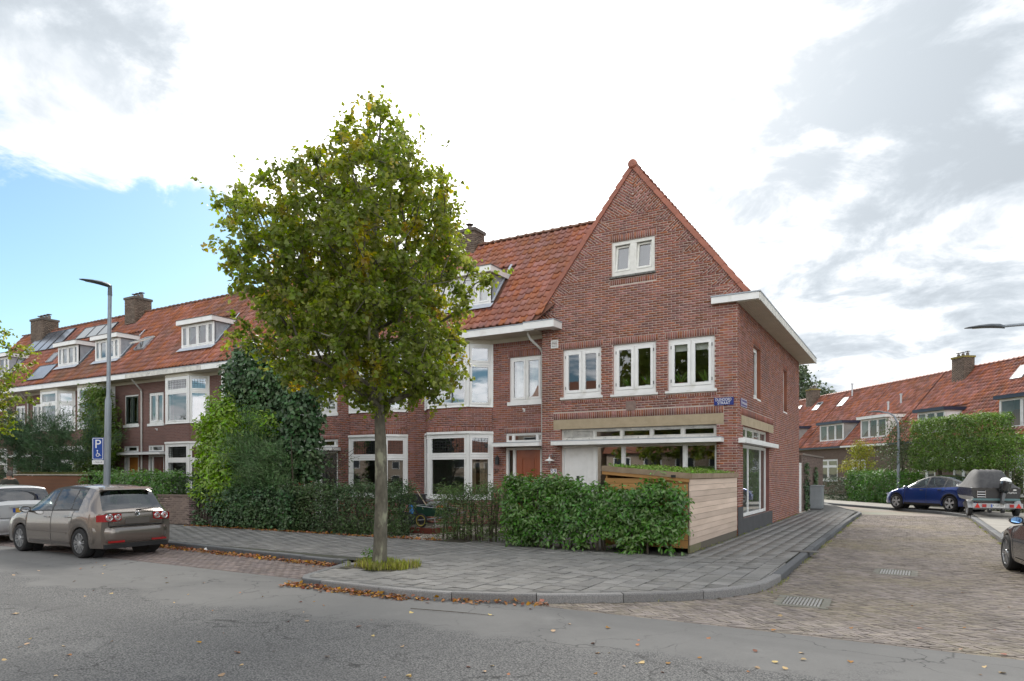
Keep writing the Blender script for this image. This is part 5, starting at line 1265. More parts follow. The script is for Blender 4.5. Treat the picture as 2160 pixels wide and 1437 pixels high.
# grass and weeds around the foot of the tree
gm = leafmat('grass_blade', (.20, .28, .04), (.30, .28, .07), .6, (.3, 1.3), .35, .03)
k = 2600; gx = NR.uniform(-9.15, -7.72, k); gy = NR.uniform(9.2, 10.25, k); sel = (((gx+8.42)/.78)**2+((gy-9.72)/.56)**2) < .55+.45*np.sin(gx*9+1)*np.sin(gy*11)+NR.uniform(-.25, .35, k); gx, gy = gx[sel], gy[sel]
P = np.stack([gx, gy, np.full(len(gx), -.01)], 1); Nn = np.stack([NR.normal(0, 1, len(gx)), NR.normal(0, 1, len(gx)), NR.normal(0, .25, len(gx))], 1)
Rm = axes_from(unit(Nn), np.zeros(len(gx))); fl = Rm[:, 2, 1] < 0; Rm[fl, :, 1] *= -1; Rm[fl, :, 0] *= -1
o = link('grass', scatter_mesh('grass', NARROW[0], NARROW[1], P, Rm, NR.uniform(.03, .17, len(gx)), gm), kind='stuff'); set_props(o, 'tuft of yellow-green grass around the foot of the street tree', 'grass')
o = struct(MB().mesh([(-9.12, 9.25, -.006), (-7.75, 9.25, -.006), (-7.75, 10.2, -.006), (-9.12, 10.2, -.006)], [(0, 1, 2, 3)]).build('tree_pit', MATS['garden_soil'], fix=False))
wd = thing('weed_plant', 'small leafy weed growing beside the tree trunk', 'plant', (-8.95, 9.95, 0)); P, Nn = blob_points(110, (0, 0, .17), (.2, .18, .16), seed=4); leaves('foliage', P, Nn, .085, laurel_leaf, wd, OVAL)
# weeds along kerb edges and wall feet
def weeds(name, label, pts, k, size, m, sp=.05):
    P = []; 
    for (x0, y0), (x1, y1), z in pts:
        n = int(k*math.hypot(x1-x0, y1-y0)); f = NR.random(n); keep = np.sin(f*37)+np.sin(f*91+2)+NR.normal(0, .5, n) > .4; f = f[keep]
        P.append(np.stack([x0+(x1-x0)*f+NR.normal(0, sp, len(f)), y0+(y1-y0)*f+NR.normal(0, sp, len(f)), np.full(len(f), z)], 1))
    P = np.concatenate(P); Nn = np.stack([NR.normal(0, 1, len(P)), NR.normal(0, 1, len(P)), np.full(len(P), .5)], 1)
    Rm = axes_from(unit(Nn), np.zeros(len(P))); fl = Rm[:, 2, 1] < 0; Rm[fl, :, 1] *= -1; Rm[fl, :, 0] *= -1
    o = link(name, scatter_mesh(name, NARROW[0], NARROW[1], P, Rm, NR.uniform(.4, 1.2, len(P))*size, m), kind='stuff'); set_props(o, label, 'weeds')
weeds('kerb_weeds', 'thin strips of moss and weeds along kerbs and wall feet', [((-1.88, 11.0), (-1.88, 33), RZ), ((-4.06, 19.3), (-4.06, 31), 0), ((2.0, 21), (2.0, 33), RZ), ((-4.08, 14.5), (-4.0, 19.2), 0), ((-3.2, 9.6), (-2.0, 11.4), RZ)], 75, .055, gm, .035)
# ---- hedges and shrubs of the front gardens
def hedge(name, label, x0, x1, y0, y1, z0, z1, k, size, m, shape=OVAL, per=4, spread=.05, nst=6, shell=.7, wob=.08, group=None, cut=None, cat='hedge', jitter=.6, rz=0., loc=None, droop=.25):
    cx, cy = (x0+x1)/2, (y0+y1)/2
    t = thing(name, label, cat, loc or (cx, cy, 0), rz, group)
    if loc is None: x0, x1, y0, y1 = x0-cx, x1-cx, y0-cy, y1-cy
    P, Nn = box_points(k//per, x0, x1, y0, y1, z0, z1, shell, wob)
    if cut is not None:
        s_ = cut(P); P, Nn = P[s_], Nn[s_]
    Q, N2 = sprigs(P, Nn, per, spread, .2); leaves('foliage', Q, N2, size, m, t, shape, jitter=jitter, droop=droop)
    stems(t, [(random.uniform(x0*.9, x1*.9), random.uniform(y0*.4, y1*.4)) for _ in range(nst)], z1*.85, .016+.006*z1)
    return t
def cut_laurel(P):      # gaps near the ground and thin spots
    f = np.sin(P[:, 0]*4.3)+np.sin(P[:, 0]*9.7+1); low = P[:, 2] < .26+.12*f; thin = (np.sin(P[:, 0]*2.1+1.2)*np.sin(P[:, 2]*4.1+.5) > .72)
    high = P[:, 2] > np.where(P[:, 0] < -.1, 1.54, 1.38)+.06*np.sin(P[:, 0]*6)
    return ~high & ~(low & (NR.random(len(P)) < .93)) & ~(thin & (NR.random(len(P)) < .55))
hl = hedge('laurel_hedge', 'glossy green laurel hedge in front of the timber bin shed', -8.36, -4.18, 13.88, 14.52, .06, 1.56, 25000, .105, laurel_leaf, OVAL, 8, .072, 18, .70, .09, cut=cut_laurel, jitter=.55)
P, Nn = box_points(110, -2.05, -.3, -.25, .25, 1.38, 1.6, .4, .05); Q, N2 = sprigs(P, Nn, 6, .06, .8); leaves('top_shoots', Q, N2, .12, leafmat('laurel_young', (.09, .19, .025), (.07, .15, .025), .32, (.3, 1.4), .3, .02, spec=.6), hl, OVAL)
P, Nn = blob_points(46, (1.62, -.1, 1.40), (.32, .25, .25), .5); Q, N2 = sprigs(P, Nn, 6, .06, .6); leaves('tall_shoot', Q, N2, .13, laurel_leaf, hl, OVAL)
hedge('narrow_leaf_hedge', 'loose narrow-leaved hedge next to the laurel hedge', -10.72, -8.75, 14.25, 14.95, .12, 1.34, 7000, .105, bamboo_leaf, NARROW, 8, .085, 22, .5, .12, jitter=.8, cut=lambda P: NR.random(len(P)) < np.clip(.25+P[:, 2]*.8, 0, 1))
hedge('privet_hedge', 'dark small-leaved hedge behind the street tree trunk', -16.1, -11.95, 14.3, 15.1, .05, 1.34, 15000, .078, dark_leaf, OVAL, 8, .085, 14, .6, .12, jitter=.8)
# tall ivy-covered mass in front of the row
ivy = thing('ivy_tree', 'tall dark ivy-covered tree stump towering between the terraced houses', 'ivy', (-18.1, 15.45, 0))
P, Nn = box_points(2000, -1.7, 1.65, -.5, .5, 1.6, 5.0, .8, .2); s_ = P[:, 2] < 5.6-np.abs(P[:, 0]+.5)*.55; P, Nn = P[s_], Nn[s_]; Q, N2 = sprigs(P, Nn, 8, .11, .1); leaves('foliage', Q, N2, .115, ivy_leaf, ivy, HEART, jitter=.5)
P, Nn = blob_points(420, (-.85, -.1, 5.0), (1.1, .7, 1.15), .8, seed=8); Q, N2 = sprigs(P, Nn, 8, .11, .1); leaves('top_foliage', Q, N2, .12, ivy_leaf, ivy, HEART, jitter=.5)
mb = MB(); mb.tube([(0, 0, 0), (.1, 0, 1.5), (-.2, 0, 3.2), (-.8, 0, 5.2)], [.2, .17, .13, .05], 8); mb.build('trunk', bark_m, ivy, smooth=True)
lb_ = thing('laurel_shrub', 'tall bright yellow-green laurel shrub beside the wooden garden gate', 'shrub', (-19.7, 14.8, 0))
P, Nn = box_points(1700, -.80, .85, -.5, .5, .75, 3.45, .75, .16); Q, N2 = sprigs(P, Nn, 7, .10, .3); leaves('foliage', Q, N2, .14, laurel_bright, lb_, OVAL, jitter=.55)
P, Nn = blob_points(330, (.15, 0, 3.65), (.75, .55, .85), .7, seed=5); Q, N2 = sprigs(P, Nn, 7, .10, .5); leaves('top_foliage', Q, N2, .14, laurel_bright, lb_, OVAL, jitter=.55)
P, Nn = blob_points(150, (1.5, .1, 3.35), (1.25, .4, .38), .7, seed=5); Q, N2 = sprigs(P, Nn, 7, .10, .5); leaves('side_foliage', Q, N2, .14, laurel_bright, lb_, OVAL, jitter=.55)
stems(lb_, [(-.4, 0), (0, .1), (.4, 0)], 3.4, .03)
cn = thing('conifer_shrub', 'feathery blue-green conifer shrub in front of the ivy tree', 'shrub', (-17.55, 14.7, 0))
def spray(parent, name, roots, n_per, ln, m, lift, size, droop=.5):
    P = []; Dd = []
    for c, d in roots:
        d = np.array(d, float); d /= np.linalg.norm(d); s_ = NR.random(n_per)**.7; side = NR.normal(0, .16, (n_per, 3))*(s_[:, None]*1.0+.15)
        P.append(np.array(c)+d*ln*s_[:, None]+side+np.array([0, 0, -droop])*(s_**2)[:, None]*ln*.35); Dd.append(np.tile(d, (n_per, 1))+NR.normal(0, .55, (n_per, 3)))
    P = np.concatenate(P); Dd = unit(np.concatenate(Dd)); ref = unit(NR.normal(0, 1, (len(P), 3))); nn = unit(np.cross(Dd, ref)); xx = np.cross(Dd, nn)
    Rm = np.stack([xx, Dd, nn], 2); link(name, scatter_mesh(name, NEEDLE[0], NEEDLE[1], P, Rm, size*NR.uniform(.6, 1.3, len(P)), m), parent, kind='stuff')
roots = [((random.uniform(-1.3, 1.1), random.uniform(-.2, .4), random.uniform(.35, 2.3)), (random.uniform(-.9, .9), random.uniform(-1, .1), random.uniform(.15, .8))) for _ in range(60)]
spray(cn, 'foliage', roots, 230, 1.0, conifer_leaf, 0, .17)
roots = [((random.uniform(-1.0, -.3), random.uniform(-.3, .3), random.uniform(2.2, 3.3)), (random.uniform(-.6, .8), random.uniform(-1, .1), random.uniform(.2, .7))) for _ in range(14)]; spray(cn, 'upper_foliage', roots, 150, .8, conifer_leaf, 0, .14)
stems(cn, [(-.6, .3), (.2, .3), (.9, .3)], 2.6, .04, .5)
hedge('ivy_hedge', 'low dark ivy hedge along the pavement under the conifer shrub', -20.4, -15.9, 14.15, 15.0, .03, 1.15, 14000, .078, ivy_leaf, HEART, 8, .085, 8, .75, .12, jitter=.55)
bs = thing('twiggy_bush', 'thin brown twiggy bush beside the black front door', 'bush', (-15.9, 15.9, 0))
for i in range(46):
    a = random.uniform(0, 2*PI); l = random.uniform(.5, 1.3); p = Vector((random.uniform(-.25, .25), random.uniform(-.2, .2), random.uniform(1.0, 2.3))); d = Vector((math.cos(a), math.sin(a)*.5, random.uniform(-.1, .9)))
    if i == 0: tb = MB(); tb.tube([(0, 0, 0), (0, 0, 2.0)], [.03, .012], 6)
    tb.tube([p, p+d*l*.5, p+d*l+Vector((0, 0, -.1))], [.009, .007, .003], 4)
tb.build('twigs', twig_m, bs, smooth=True, kind='stuff'); P, Nn = blob_points(150, (0, 0, 2.0), (1.0, .6, .9), .4); leaves('foliage', P, Nn, .07, dark_leaf, bs, OVAL)
hedge('laurel_hedge', 'trimmed laurel hedge behind the grey-brown hatchback', -27.45, -22.1, 14.3, 15.1, .05, 1.68, 15000, .105, laurel_leaf, OVAL, 8, .08, 6, .8, .07, jitter=.55)
hedge('box_hedge', 'rounded dark box hedge on the low brick wall', -22.45, -20.35, 14.45, 15.2, .75, 1.55, 7000, .045, box_leaf, OVAL, 8, .05, 3, .85, .03, jitter=.6)
yw = thing('yew_tree', 'wide dark yew tree with drooping branches in the far front garden', 'tree', (-33.6, 15.9, 0))
roots = [((random.uniform(-3.0, 2.6), random.uniform(-.9, .9), random.uniform(1.3, 3.5)), (random.uniform(-1, 1), random.uniform(-1, .3), random.uniform(.1, .75))) for _ in range(105)]
spray(yw, 'crown', roots, 330, 1.35, yew_leaf, 0, .2, .35); mb = MB(); mb.tube([(0, 0, 0), (.1, 0, 1.5), (0, 0, 3.5)], [.2, .16, .06], 8); mb.build('trunk', bark_m, yw, smooth=True)
wi = thing('wisteria', 'green wisteria climbing the front of the house with the orange door', 'climber', (-35.1, 19.3, 0))
P, Nn = [], []
for a in range(820):
    z = random.uniform(1.4, 5.9); w_ = np.interp(z, [1.4, 2.4, 3.6, 4.6, 5.9], [1.6, 1.5, 1.15, 1.1, .5]); c = np.interp(z, [1.4, 3, 5.9], [-.4, .75, .35]); x = c+random.uniform(-w_, w_)
    P.append((x, random.uniform(-.85, -.15), z)); Nn.append((0, -1, .3))
Q, N2 = sprigs(np.array(P), np.array(Nn), 13, .13, 0); leaves('foliage', Q, N2, .15, wist_leaf, wi, NARROW if False else OVAL, jitter=.6); mb = MB(); mb.tube([(.2, -.15, 0), (.4, -.2, 1.5), (.9, -.2, 3), (.5, -.2, 5)], [.05, .045, .04, .02], 6); mb.build('stem', twig_m, wi, smooth=True)
# ---- greenery beyond the bend
hedge('clipped_hedge', 'neatly clipped hedge at the bend beside the lamp post', -2.6, .0, 0, .9, .0, 1.36, 5200, .075, box_leaf, OVAL, 6, .06, 2, .85, .02, loc=KT(13.9, 3.4), rz=RROT)
hedge('laurel_hedge', 'bright green laurel hedge behind the blue car', -5.0, .2, 0, 1.2, .05, 1.72, 13000, .13, leafmat('laurel_far', (.11, .25, .04), (.08, .19, .04), .35, (.3, 1.4), .35, .02), OVAL, 7, .10, 4, .75, .14, loc=KT(8.9, 3.5), rz=RROT)
ys = thing('golden_shrub', 'small golden-yellow shrub rising above the hedges at the bend', 'shrub', KT(14.3, 4.4))
for c, r in (((0, 0, 2.2), (1.0, .8, .55)), ((.3, 0, 3.15), (.65, .6, .6))): P, Nn = blob_points(190, c, r, .7, seed=3); Q, N2 = sprigs(P, Nn, 7, .1, .2); leaves('foliage', Q, N2, .12, yel_leaf, ys, OVAL)
stems(ys, [(0, 0), (.15, .1)], 3.0, .04)
br = thing('birch_shrub', 'loose grey-green birch in front of the white dormer', 'tree', KT(9.5, 4.0)); 
for c, r, q in (((0, 0, 2.9), (1.35, 1.1, 1.6), 330), ((-.4, 0, 4.2), (.7, .7, .7), 70)): P, Nn = blob_points(q, c, r, .5, 12, .35, seed=6); Q, N2 = sprigs(P, Nn, 8, .17, 0); leaves('crown', Q, N2, .115, birch_leaf, br, OVAL, jitter=.9)
mb = MB(); mb.tube([(0, 0, 0), (.05, 0, 1.6), (-.1, 0, 3.6)], [.08, .06, .02], 8); mb.build('trunk', bark_m, br, smooth=True); stems(br, [(.2, .1), (-.3, 0)], 3.5, .03, .6, name='limb')
tp = hedge('pleached_tree', 'tree clipped into a tall green box, behind boat and blue car', -2.6, 2.6, -.75, .75, 2.0, 4.55, 30000, .11, hornbeam_leaf, OVAL, 8, .07, 0, .85, .07, loc=KT(5.9, 4.5), rz=RROT, cat='tree', jitter=.6)
for x in (-1.35, 1.5): mb = MB(); mb.tube([(x, 0, 0), (x+.03, 0, 1.2), (x, 0, 2.6)], [.13, .11, .09], 10); mb.build('trunk', bark_m, tp, smooth=True)
hedge('garden_bush', 'yellowish rounded bush at the picture edge above the boat trailer', 0, 2.0, 0, 1.6, 1.9, 3.45, 3000, .12, hornbeam_leaf, OVAL, 7, .1, 3, .6, .2, loc=KT(2.9, 3.6), rz=RROT, cat='bush')
hedge('beech_hedge', 'small-leaved brownish hedge beside the boat trailer', -.2, 3.2, 0, 1.2, .05, 1.65, 4000, .1, leafmat('beech_leaf', (.085, .10, .03), (.06, .08, .028), .4, (.25, 1.3), .35, .03), OVAL, 7, .09, 4, .7, .12, loc=KT(2.2, 2.9), rz=RROT)
for lab, c, zc, r, seed in (('tall poplar rising behind the corner house eaves', (-12.4, 87), 8.9, (2.3, 2.3, 6.6), 1), ('lower rounded poplar beside the tall one, above the red roofs', (-9.6, 88.5), 6.6, (2.0, 2.0, 4.9), 2), ('poplar mostly hidden behind the corner house', (-16, 88), 8.6, (3.4, 2.6, 6.4), 9)):
    t = thing('poplar_tree', lab, 'tree', (c[0], c[1], 0), group='poplars behind the red roofs'); P, Nn = blob_points(900, (0, 0, zc), r, .75, 26, .3, seed=seed); Q, N2 = sprigs(P, Nn, 8, .34, 0); leaves('crown', Q, N2, .3, poplar_leaf, t, HEART, jitter=.9)
    mb = MB(); mb.tube([(0, 0, 0), (0, 0, 8)], [.3, .1], 8); mb.build('trunk', bark_m, t, smooth=True)
iv = thing('wall_ivy', 'dark ivy climbing the brick garden wall by the white gate', 'ivy', (-4.1, 33.2, 0))
for y0, zt in ((0, 2.2), (3.4, 2.0)): P = np.stack([NR.uniform(.0, .12, 520), y0+NR.normal(0, .28, 520)*1.0, NR.uniform(.02, zt, 520)], 1); leaves('foliage', P, np.tile((1., 0, .1), (520, 1)), .085, ivy_leaf, iv, HEART, jitter=.5)
# ---- fallen leaves
fall_m = leafmat('dry_leaf', (.42, .19, .05), (.30, .12, .035), .7, (.15, 1.), .4, .03); fall2 = leafmat('pale_leaf', (.52, .38, .20), (.45, .28, .10), .7, (.1, 1.), .3, .03)
def strew(name, label, segs, m, size=.055, zsp=.03, sp=.10):
    P = []
    for (x0, y0), (x1, y1), z, n in segs:
        f = NR.random(n); dens = .5+.5*np.sin(f*9+1)*np.sin(f*23); f = f[NR.random(n) < .35+.65*dens]; q = np.abs(NR.normal(0, sp, len(f)))
        P.append(np.stack([x0+(x1-x0)*f, y0+(y1-y0)*f-q, z+np.maximum(.004, zsp*NR.random(len(f))*(1-q/.4).clip(0, 1))], 1))
    P = np.concatenate(P); Nn = np.tile((0, 0, 1.), (len(P), 1)); n = unit(Nn+NR.normal(0, .38, (len(P), 3)))
    o = link(name, scatter_mesh(name, HEART[0], HEART[1], P, axes_from(n, NR.uniform(0, 6.3, len(P))), NR.uniform(.7, 1.3, len(P))*size, m), kind='stuff'); set_props(o, label, 'leaves')
strew('fallen_leaves', 'drift of orange fallen leaves along the kerbs of the parking bay and corner', [((-17, 10.42), (-9.8, 9.98), RZ, 1500), ((-8.95, 7.94), (-6.4, 7.93), RZ, 620), ((-6.4, 7.93), (-4.4, 8.6), RZ, 170), ((-21, 10.5), (-17, 10.4), RZ, 400)], fall_m, zsp=.06)
strew('garden_leaf_litter', 'scattered brown leaves at the foot of the front garden hedges', [((-20.5, 14.1), (-11.8, 14.2), .0, 900), ((-11.8, 14.3), (-10.4, 14.3), .0, 160)], fall_m, .06, .02, .12)
me = scatter_mesh('fallen_leaf', HEART[0], HEART[1], np.zeros((1, 3)), np.eye(3)[None], np.ones(1)*.062, fall2); me2 = scatter_mesh('fallen_leaf', HEART[0], HEART[1], np.zeros((1, 3)), np.eye(3)[None], np.ones(1)*.062, fall_m)
rr = random.Random(5); nl = 0
while nl < 95:
    u = rr.uniform(0, 2160); v = 1180+255*rr.random()**1.3; d = CF*1440+CR*(u-1080)+Vector((0, 0, 996-v)); p = Vector((0, 0, EYE))+d*((RZ-EYE)/d.z)
    if p.y > 7.8 and not (p.x > -1.6 and p.y < 13): continue
    o = link('fallen_leaf', me if rr.random() < .6 else me2, None, (p.x, p.y, RZ+.008), (rr.uniform(-.35, .35), rr.uniform(-.35, .35), rr.uniform(0, 6.3))); s_ = rr.uniform(.5, 1.15); o.scale = (s_, s_*rr.uniform(.7, 1.2), s_)
    set_props(o, 'single dry leaf lying loose on the road surface', 'leaf', 'loose dry leaves on the road'); nl += 1
gv = leafmat('gravel_stone', (.42, .37, .31), (.30, .26, .22), .9, (.01, 1.), .4, .02)
k = 2600; P = np.stack([NR.uniform(-13.6, -10.5, k), NR.uniform(14.2, 18.6, k), np.full(k, -.012)], 1); st_v = [(0, 0, .35), (.5, 0, 0), (0, .45, 0), (-.5, 0, 0), (0, -.5, 0)]
o = link('gravel', scatter_mesh('gravel', st_v, [(0, 1, 2), (0, 2, 3), (0, 3, 4), (0, 4, 1)], P, axes_from(unit(np.tile((0, 0, 1.), (k, 1))+NR.normal(0, .2, (k, 3))), NR.uniform(0, 6, k)), NR.uniform(.035, .075, k), gv), kind='stuff'); set_props(o, 'pale gravel and wood chips in the front garden with the wheelbarrow', 'gravel')
# ------------------------------------------------------------------ vehicles
rubber = mat('tyre_rubber', (.018, .018, .019), (.028, .028, .028), 20, .85)
alloy = mat('alloy', (.55, .56, .58), (.48, .49, .5), 4, .3, metal=.8)
blackp = mat('black_plastic', (.02, .02, .021), None, 5, .5)
carglass = glass('car_glass', .07, (.50, .55, .54)); carglass_rear = glass('car_glass_rear', .13, (.20, .23, .25))
redl = mat('tail_lamp', (.38, .012, .015), (.30, .01, .012), 6, .15, coat=.8); chrome = mat('chrome', (.75, .76, .78), None, 3, .12, metal=1.)
white_l = mat('lamp_lens', (.7, .7, .68), None, 3, .1, coat=.6); plate_w = mat('plate_white', (.75, .75, .73), None, 3, .4); plate_b = mat('plate_blue', (.02, .08, .4), None, 3, .4); inside_m = mat('car_inside', (.03, .03, .032), None, 3, .8)
def paint(name, c, metal=.35, rough=.32): return mat(name, c, tuple(q*.93 for q in c), .8, rough, metal=metal, coat=1.)
def smooth_interp(x, xs, ys, w=.09):
    xs, ys = np.array(xs, float), np.array(ys, float); o = np.argsort(xs); xs, ys = xs[o], ys[o]; return sum(np.interp(x+d*w, xs, ys) for d in (-1, -.5, 0, .5, 1))/5
class Car:
    def __init__(s, name, label, cat, spec, loc, rz, group='parked cars'):
        s.sp = spec; s.t = thing(name, label, cat, loc, rz, group); s.P = spec['paint']
        fx, rx = spec['front'], spec['rear']; s.wb = spec['wb']; s.r = spec['r']; s.ra = spec['r']+.055
        xs = list(np.arange(rx, fx, .05))+[fx]
        for a in (s.wb/2, -s.wb/2): xs += [a-s.ra, a-s.ra+.004, a+s.ra, a+s.ra-.004, a-s.ra*.97, a+s.ra*.97, a-s.ra*.9, a+s.ra*.9]
        for q in spec.get('cuts', ()): xs += [q]
        s.xs = np.array(sorted(set(round(x, 4) for x in xs))); s.build()
    def f(s, k, x, w=.09): a = s.sp[k]; return smooth_interp(x, [q[0] for q in a], [q[1] for q in a], w)
    def section(s, x):
        zb = s.sp.get('sill', .23); e = min(1, max(0, (s.sp['front']-x)/.3, 0)); 
        for q in (s.wb/2, -s.wb/2):
            d = abs(x-q)
            if d < s.ra-.002: zb = max(zb, math.sqrt(max(0, s.ra**2-d*d))+s.r-.015)
        zbelt, zt, w, wr = (float(s.f(k, x)) for k in ('belt', 'top', 'w', 'wr'))
        zt = max(zt, zbelt+.012); zr = max(zbelt+.006, zt-(.05 if zt-zbelt > .12 else (zt-zbelt)*.45)); zb = min(zb, zbelt-.12)
        h = zbelt-zb; P = [(w*.86, zb-.0), (w*.955, zb), (w*.985, zb+.12*h), (w*1.0, zb+.38*h), (w*.998, zb+.62*h), (w*.975, zb+.86*h), (w*.945, zbelt)]
        b = P[-1]
        for f in (.07, .5, .90, 1.0): P.append((b[0]+(wr-b[0])*(f+.10*math.sin(PI*f)*-1 if zt-zbelt > .15 else f), b[1]+(zr-b[1])*f))
        P += [(wr*.86, zt-.028 if zt-zbelt > .15 else zr+(zt-zr)*.4), (wr*.5, zt-.006), (0, zt)]
        return P
    def at(s, x, row):      # a point on the skin
        P = s.section(x); i = int(row); f = row-i
        if i >= len(P)-1: return P[-1]
        return (P[i][0]+(P[i+1][0]-P[i][0])*f, P[i][1]+(P[i+1][1]-P[i][1])*f)
    def at_z(s, x, z):
        P = s.section(x)
        for i in range(1, 9):
            if P[i][1] <= z <= P[i+1][1]: f = (z-P[i][1])/max(1e-6, P[i+1][1]-P[i][1]); return P[i][0]+(P[i+1][0]-P[i][0])*f
        return P[1][0]
    def build(s):
        S_ = [s.section(x) for x in s.xs]; n = len(S_[0]); sp = s.sp; parts = {}
        def cls(xm, r):
            if 7 <= r <= 8:
                for nm, a, b in sp['side']:
                    if a < xm < b: return nm
            if 6 <= r <= 9 and min(q[1] for q in sp['side'])-.03 < xm < max(q[2] for q in sp['side'])+.03: return 'window_trim'
            if r >= 10 or r == 9 and False:
                for nm, a, b in sp['glasszones']:
                    if a < xm < b: return nm
            return 'body'
        for i in range(len(s.xs)-1):
            xm = (s.xs[i]+s.xs[i+1])/2
            for r in range(n-1):
                c = cls(xm, r)
                for sg in (1, -1):
                    key = c if c in ('body',) or r >= 10 else c+('_near' if sg > 0 else '_far')
                    a, b, cc, d = [(s.xs[i], sg*S_[i][r][0], S_[i][r][1]), (s.xs[i+1], sg*S_[i+1][r][0], S_[i+1][r][1]), (s.xs[i+1], sg*S_[i+1][r+1][0], S_[i+1][r+1][1]), (s.xs[i], sg*S_[i][r+1][0], S_[i][r+1][1])]
                    parts.setdefault(key, MB()).poly([a, b, cc, d] if sg < 0 else [d, cc, b, a])
        for i, e in ((0, 1), (len(s.xs)-1, -1)):
            P = S_[i]; ring = [(s.xs[i], p[0], p[1]) for p in P]+[(s.xs[i], -p[0], p[1]) for p in P[::-1]]
            parts['body'].poly(ring if e > 0 else ring[::-1])
        s.body = None
        for k, mb in parts.items():
            if k == 'body': s.body = mb.build('body', s.P, s.t, smooth=30)
            elif k.startswith('window_trim'): mb.build('window_trim', blackp, s.t, smooth=30)
            elif k.startswith('roof'): mb.build('roof_glass', mat('roof_black', (.008, .008, .01), None, 3, .06, coat=1.), s.t, smooth=True)
            else: mb.build({'windscreen': 'windscreen', 'rear_glass': 'rear_window'}.get(k, 'side_window'), carglass_rear if k == 'rear_glass' else carglass, s.t, smooth=True)
        # inside, underside and wheel wells
        q = MB(); fx, rx = sp['front']-.25, sp['rear']+.12; zc = float(s.f('belt', 0.))-.18
        q.box(rx, fx, -.62, .62, .2, .55); q.box(-.95, -.75, -.55, .55, .5, zc+.28)
        for y in (-.36, .36):
            q.box(.0, .14, y-.23, y+.23, .5, zc+.32); q.box(.02, .10, y-.12, y+.12, zc+.34, zc+.5); q.box(-.9, -.82, y-.12, y+.12, zc+.30, zc+.44)
        q.box(.75, 1.05, -.6, .6, .5, zc+.12); q.build('cabin', inside_m, s.t)
        for a in (s.wb/2, -s.wb/2):
            for sg in (1, -1):
                mb = MB(); mb.lathe([(s.ra+.03, sg*.80*sp['wmax']), (s.ra+.03, sg*.5), (0, sg*.5)], 24, 'y', (a, 0, s.r)); mb.build('wheel_well', blackp, s.t)
                s.wheel(a, sg)
    def wheel(s, x, sg):
        r = s.r; rr = r*s.sp.get('rimf', .68); y1 = sg*(s.sp['wmax']-.015); w = .20
        mb = MB(); mb.lathe([(rr*.98, 0), (r*.9, -.0), (r*.985, .025), (r, .06), (r, w-.05), (r*.97, w), (rr, w)], 36, 'y'); 
        if sg > 0: mb.v = [(a, y1-b, c) for a, b, c in mb.v]
        else: mb.v = [(a, y1+b, c) for a, b, c in mb.v]
        wo = mb.build('wheel', rubber, s.t, smooth=True, loc=(x, 0, r))
        rb = MB(); rb.lathe([(rr, .012), (rr*.93, .006), (rr*.90, .05), (rr*.90, .14)], 36, 'y'); ns = s.sp.get('spokes', 10); tw = s.sp.get('spokew', .32)
        for k in range(ns):
            a = 2*PI*k/ns
            for sh in ((-.13, .13) if s.sp.get('twin') else (0,)):
                M_ = Matrix.Rotation(a+sh, 4, 'Y'); hw = tw*PI*rr/ns*.55
                V = [(-hw*.55, .012, .03), (hw*.55, .012, .03), (hw, .010, rr*.93), (-hw, .010, rr*.93), (-hw*.55, .05, .03), (hw*.55, .05, .03), (hw, .045, rr*.93), (-hw, .045, rr*.93)]
                rb.mesh([tuple(M_ @ Vector(v)) for v in V], [(0, 1, 2, 3), (1, 0, 4, 5), (2, 1, 5, 6), (3, 2, 6, 7), (0, 3, 7, 4)])
        rb.lathe([(.0, .004), (.05, .004), (.06, .02), (.06, .05)], 16, 'y')
        rb.v = [(a, y1-b if sg > 0 else y1+b, c) for a, b, c in rb.v]; rb.build('rim', s.sp.get('rim', alloy), wo, smooth=35)
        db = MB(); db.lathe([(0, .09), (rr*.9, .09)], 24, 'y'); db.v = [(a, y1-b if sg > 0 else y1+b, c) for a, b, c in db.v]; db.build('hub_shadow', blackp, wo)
    def seam(s, x, r0=1.2, r1=6.9, sides=(1, -1), w=.009, slant=0.):
        for sg in sides:
            mb = MB(); n = 14; V = []
            for k in range(n+1):
                r = r0+(r1-r0)*k/n; xx = x+slant*(k/n)
                for e in (-w, w): y, z = s.at(xx+e, r); V.append((xx+e, sg*(y+.0025), z))
            mb.mesh(V, [(2*k, 2*k+1, 2*k+3, 2*k+2) for k in range(n)]); mb.build('door_seam', blackp, s.t, fix=False)
    def strip(s, x0, x1, z, h, m, name, sides=(1, -1), off=.006, n=16):
        for sg in sides:
            mb = MB(); V = []
            for k in range(n+1):
                xx = x0+(x1-x0)*k/n
                for zz in (z-h/2, z+h/2): V.append((xx, sg*(s.at_z(xx, zz)+off), zz))
            mb.mesh(V, [(2*k, 2*k+2, 2*k+3, 2*k+1) for k in range(n)]); mb.build(name, m, s.t, fix=False)
    def handle(s, x, z, sides=(1, -1), m=None):
        for sg in sides:
            y = s.at_z(x, z); mb = MB(); mb.tube([(x-.10, sg*(y+.004), z), (x-.07, sg*(y+.03), z+.004), (x+.07, sg*(y+.03), z+.006), (x+.10, sg*(y+.004), z+.004)], [.008, .016, .016, .008], 8); mb.build('door_handle', m or s.P, s.t, smooth=True)
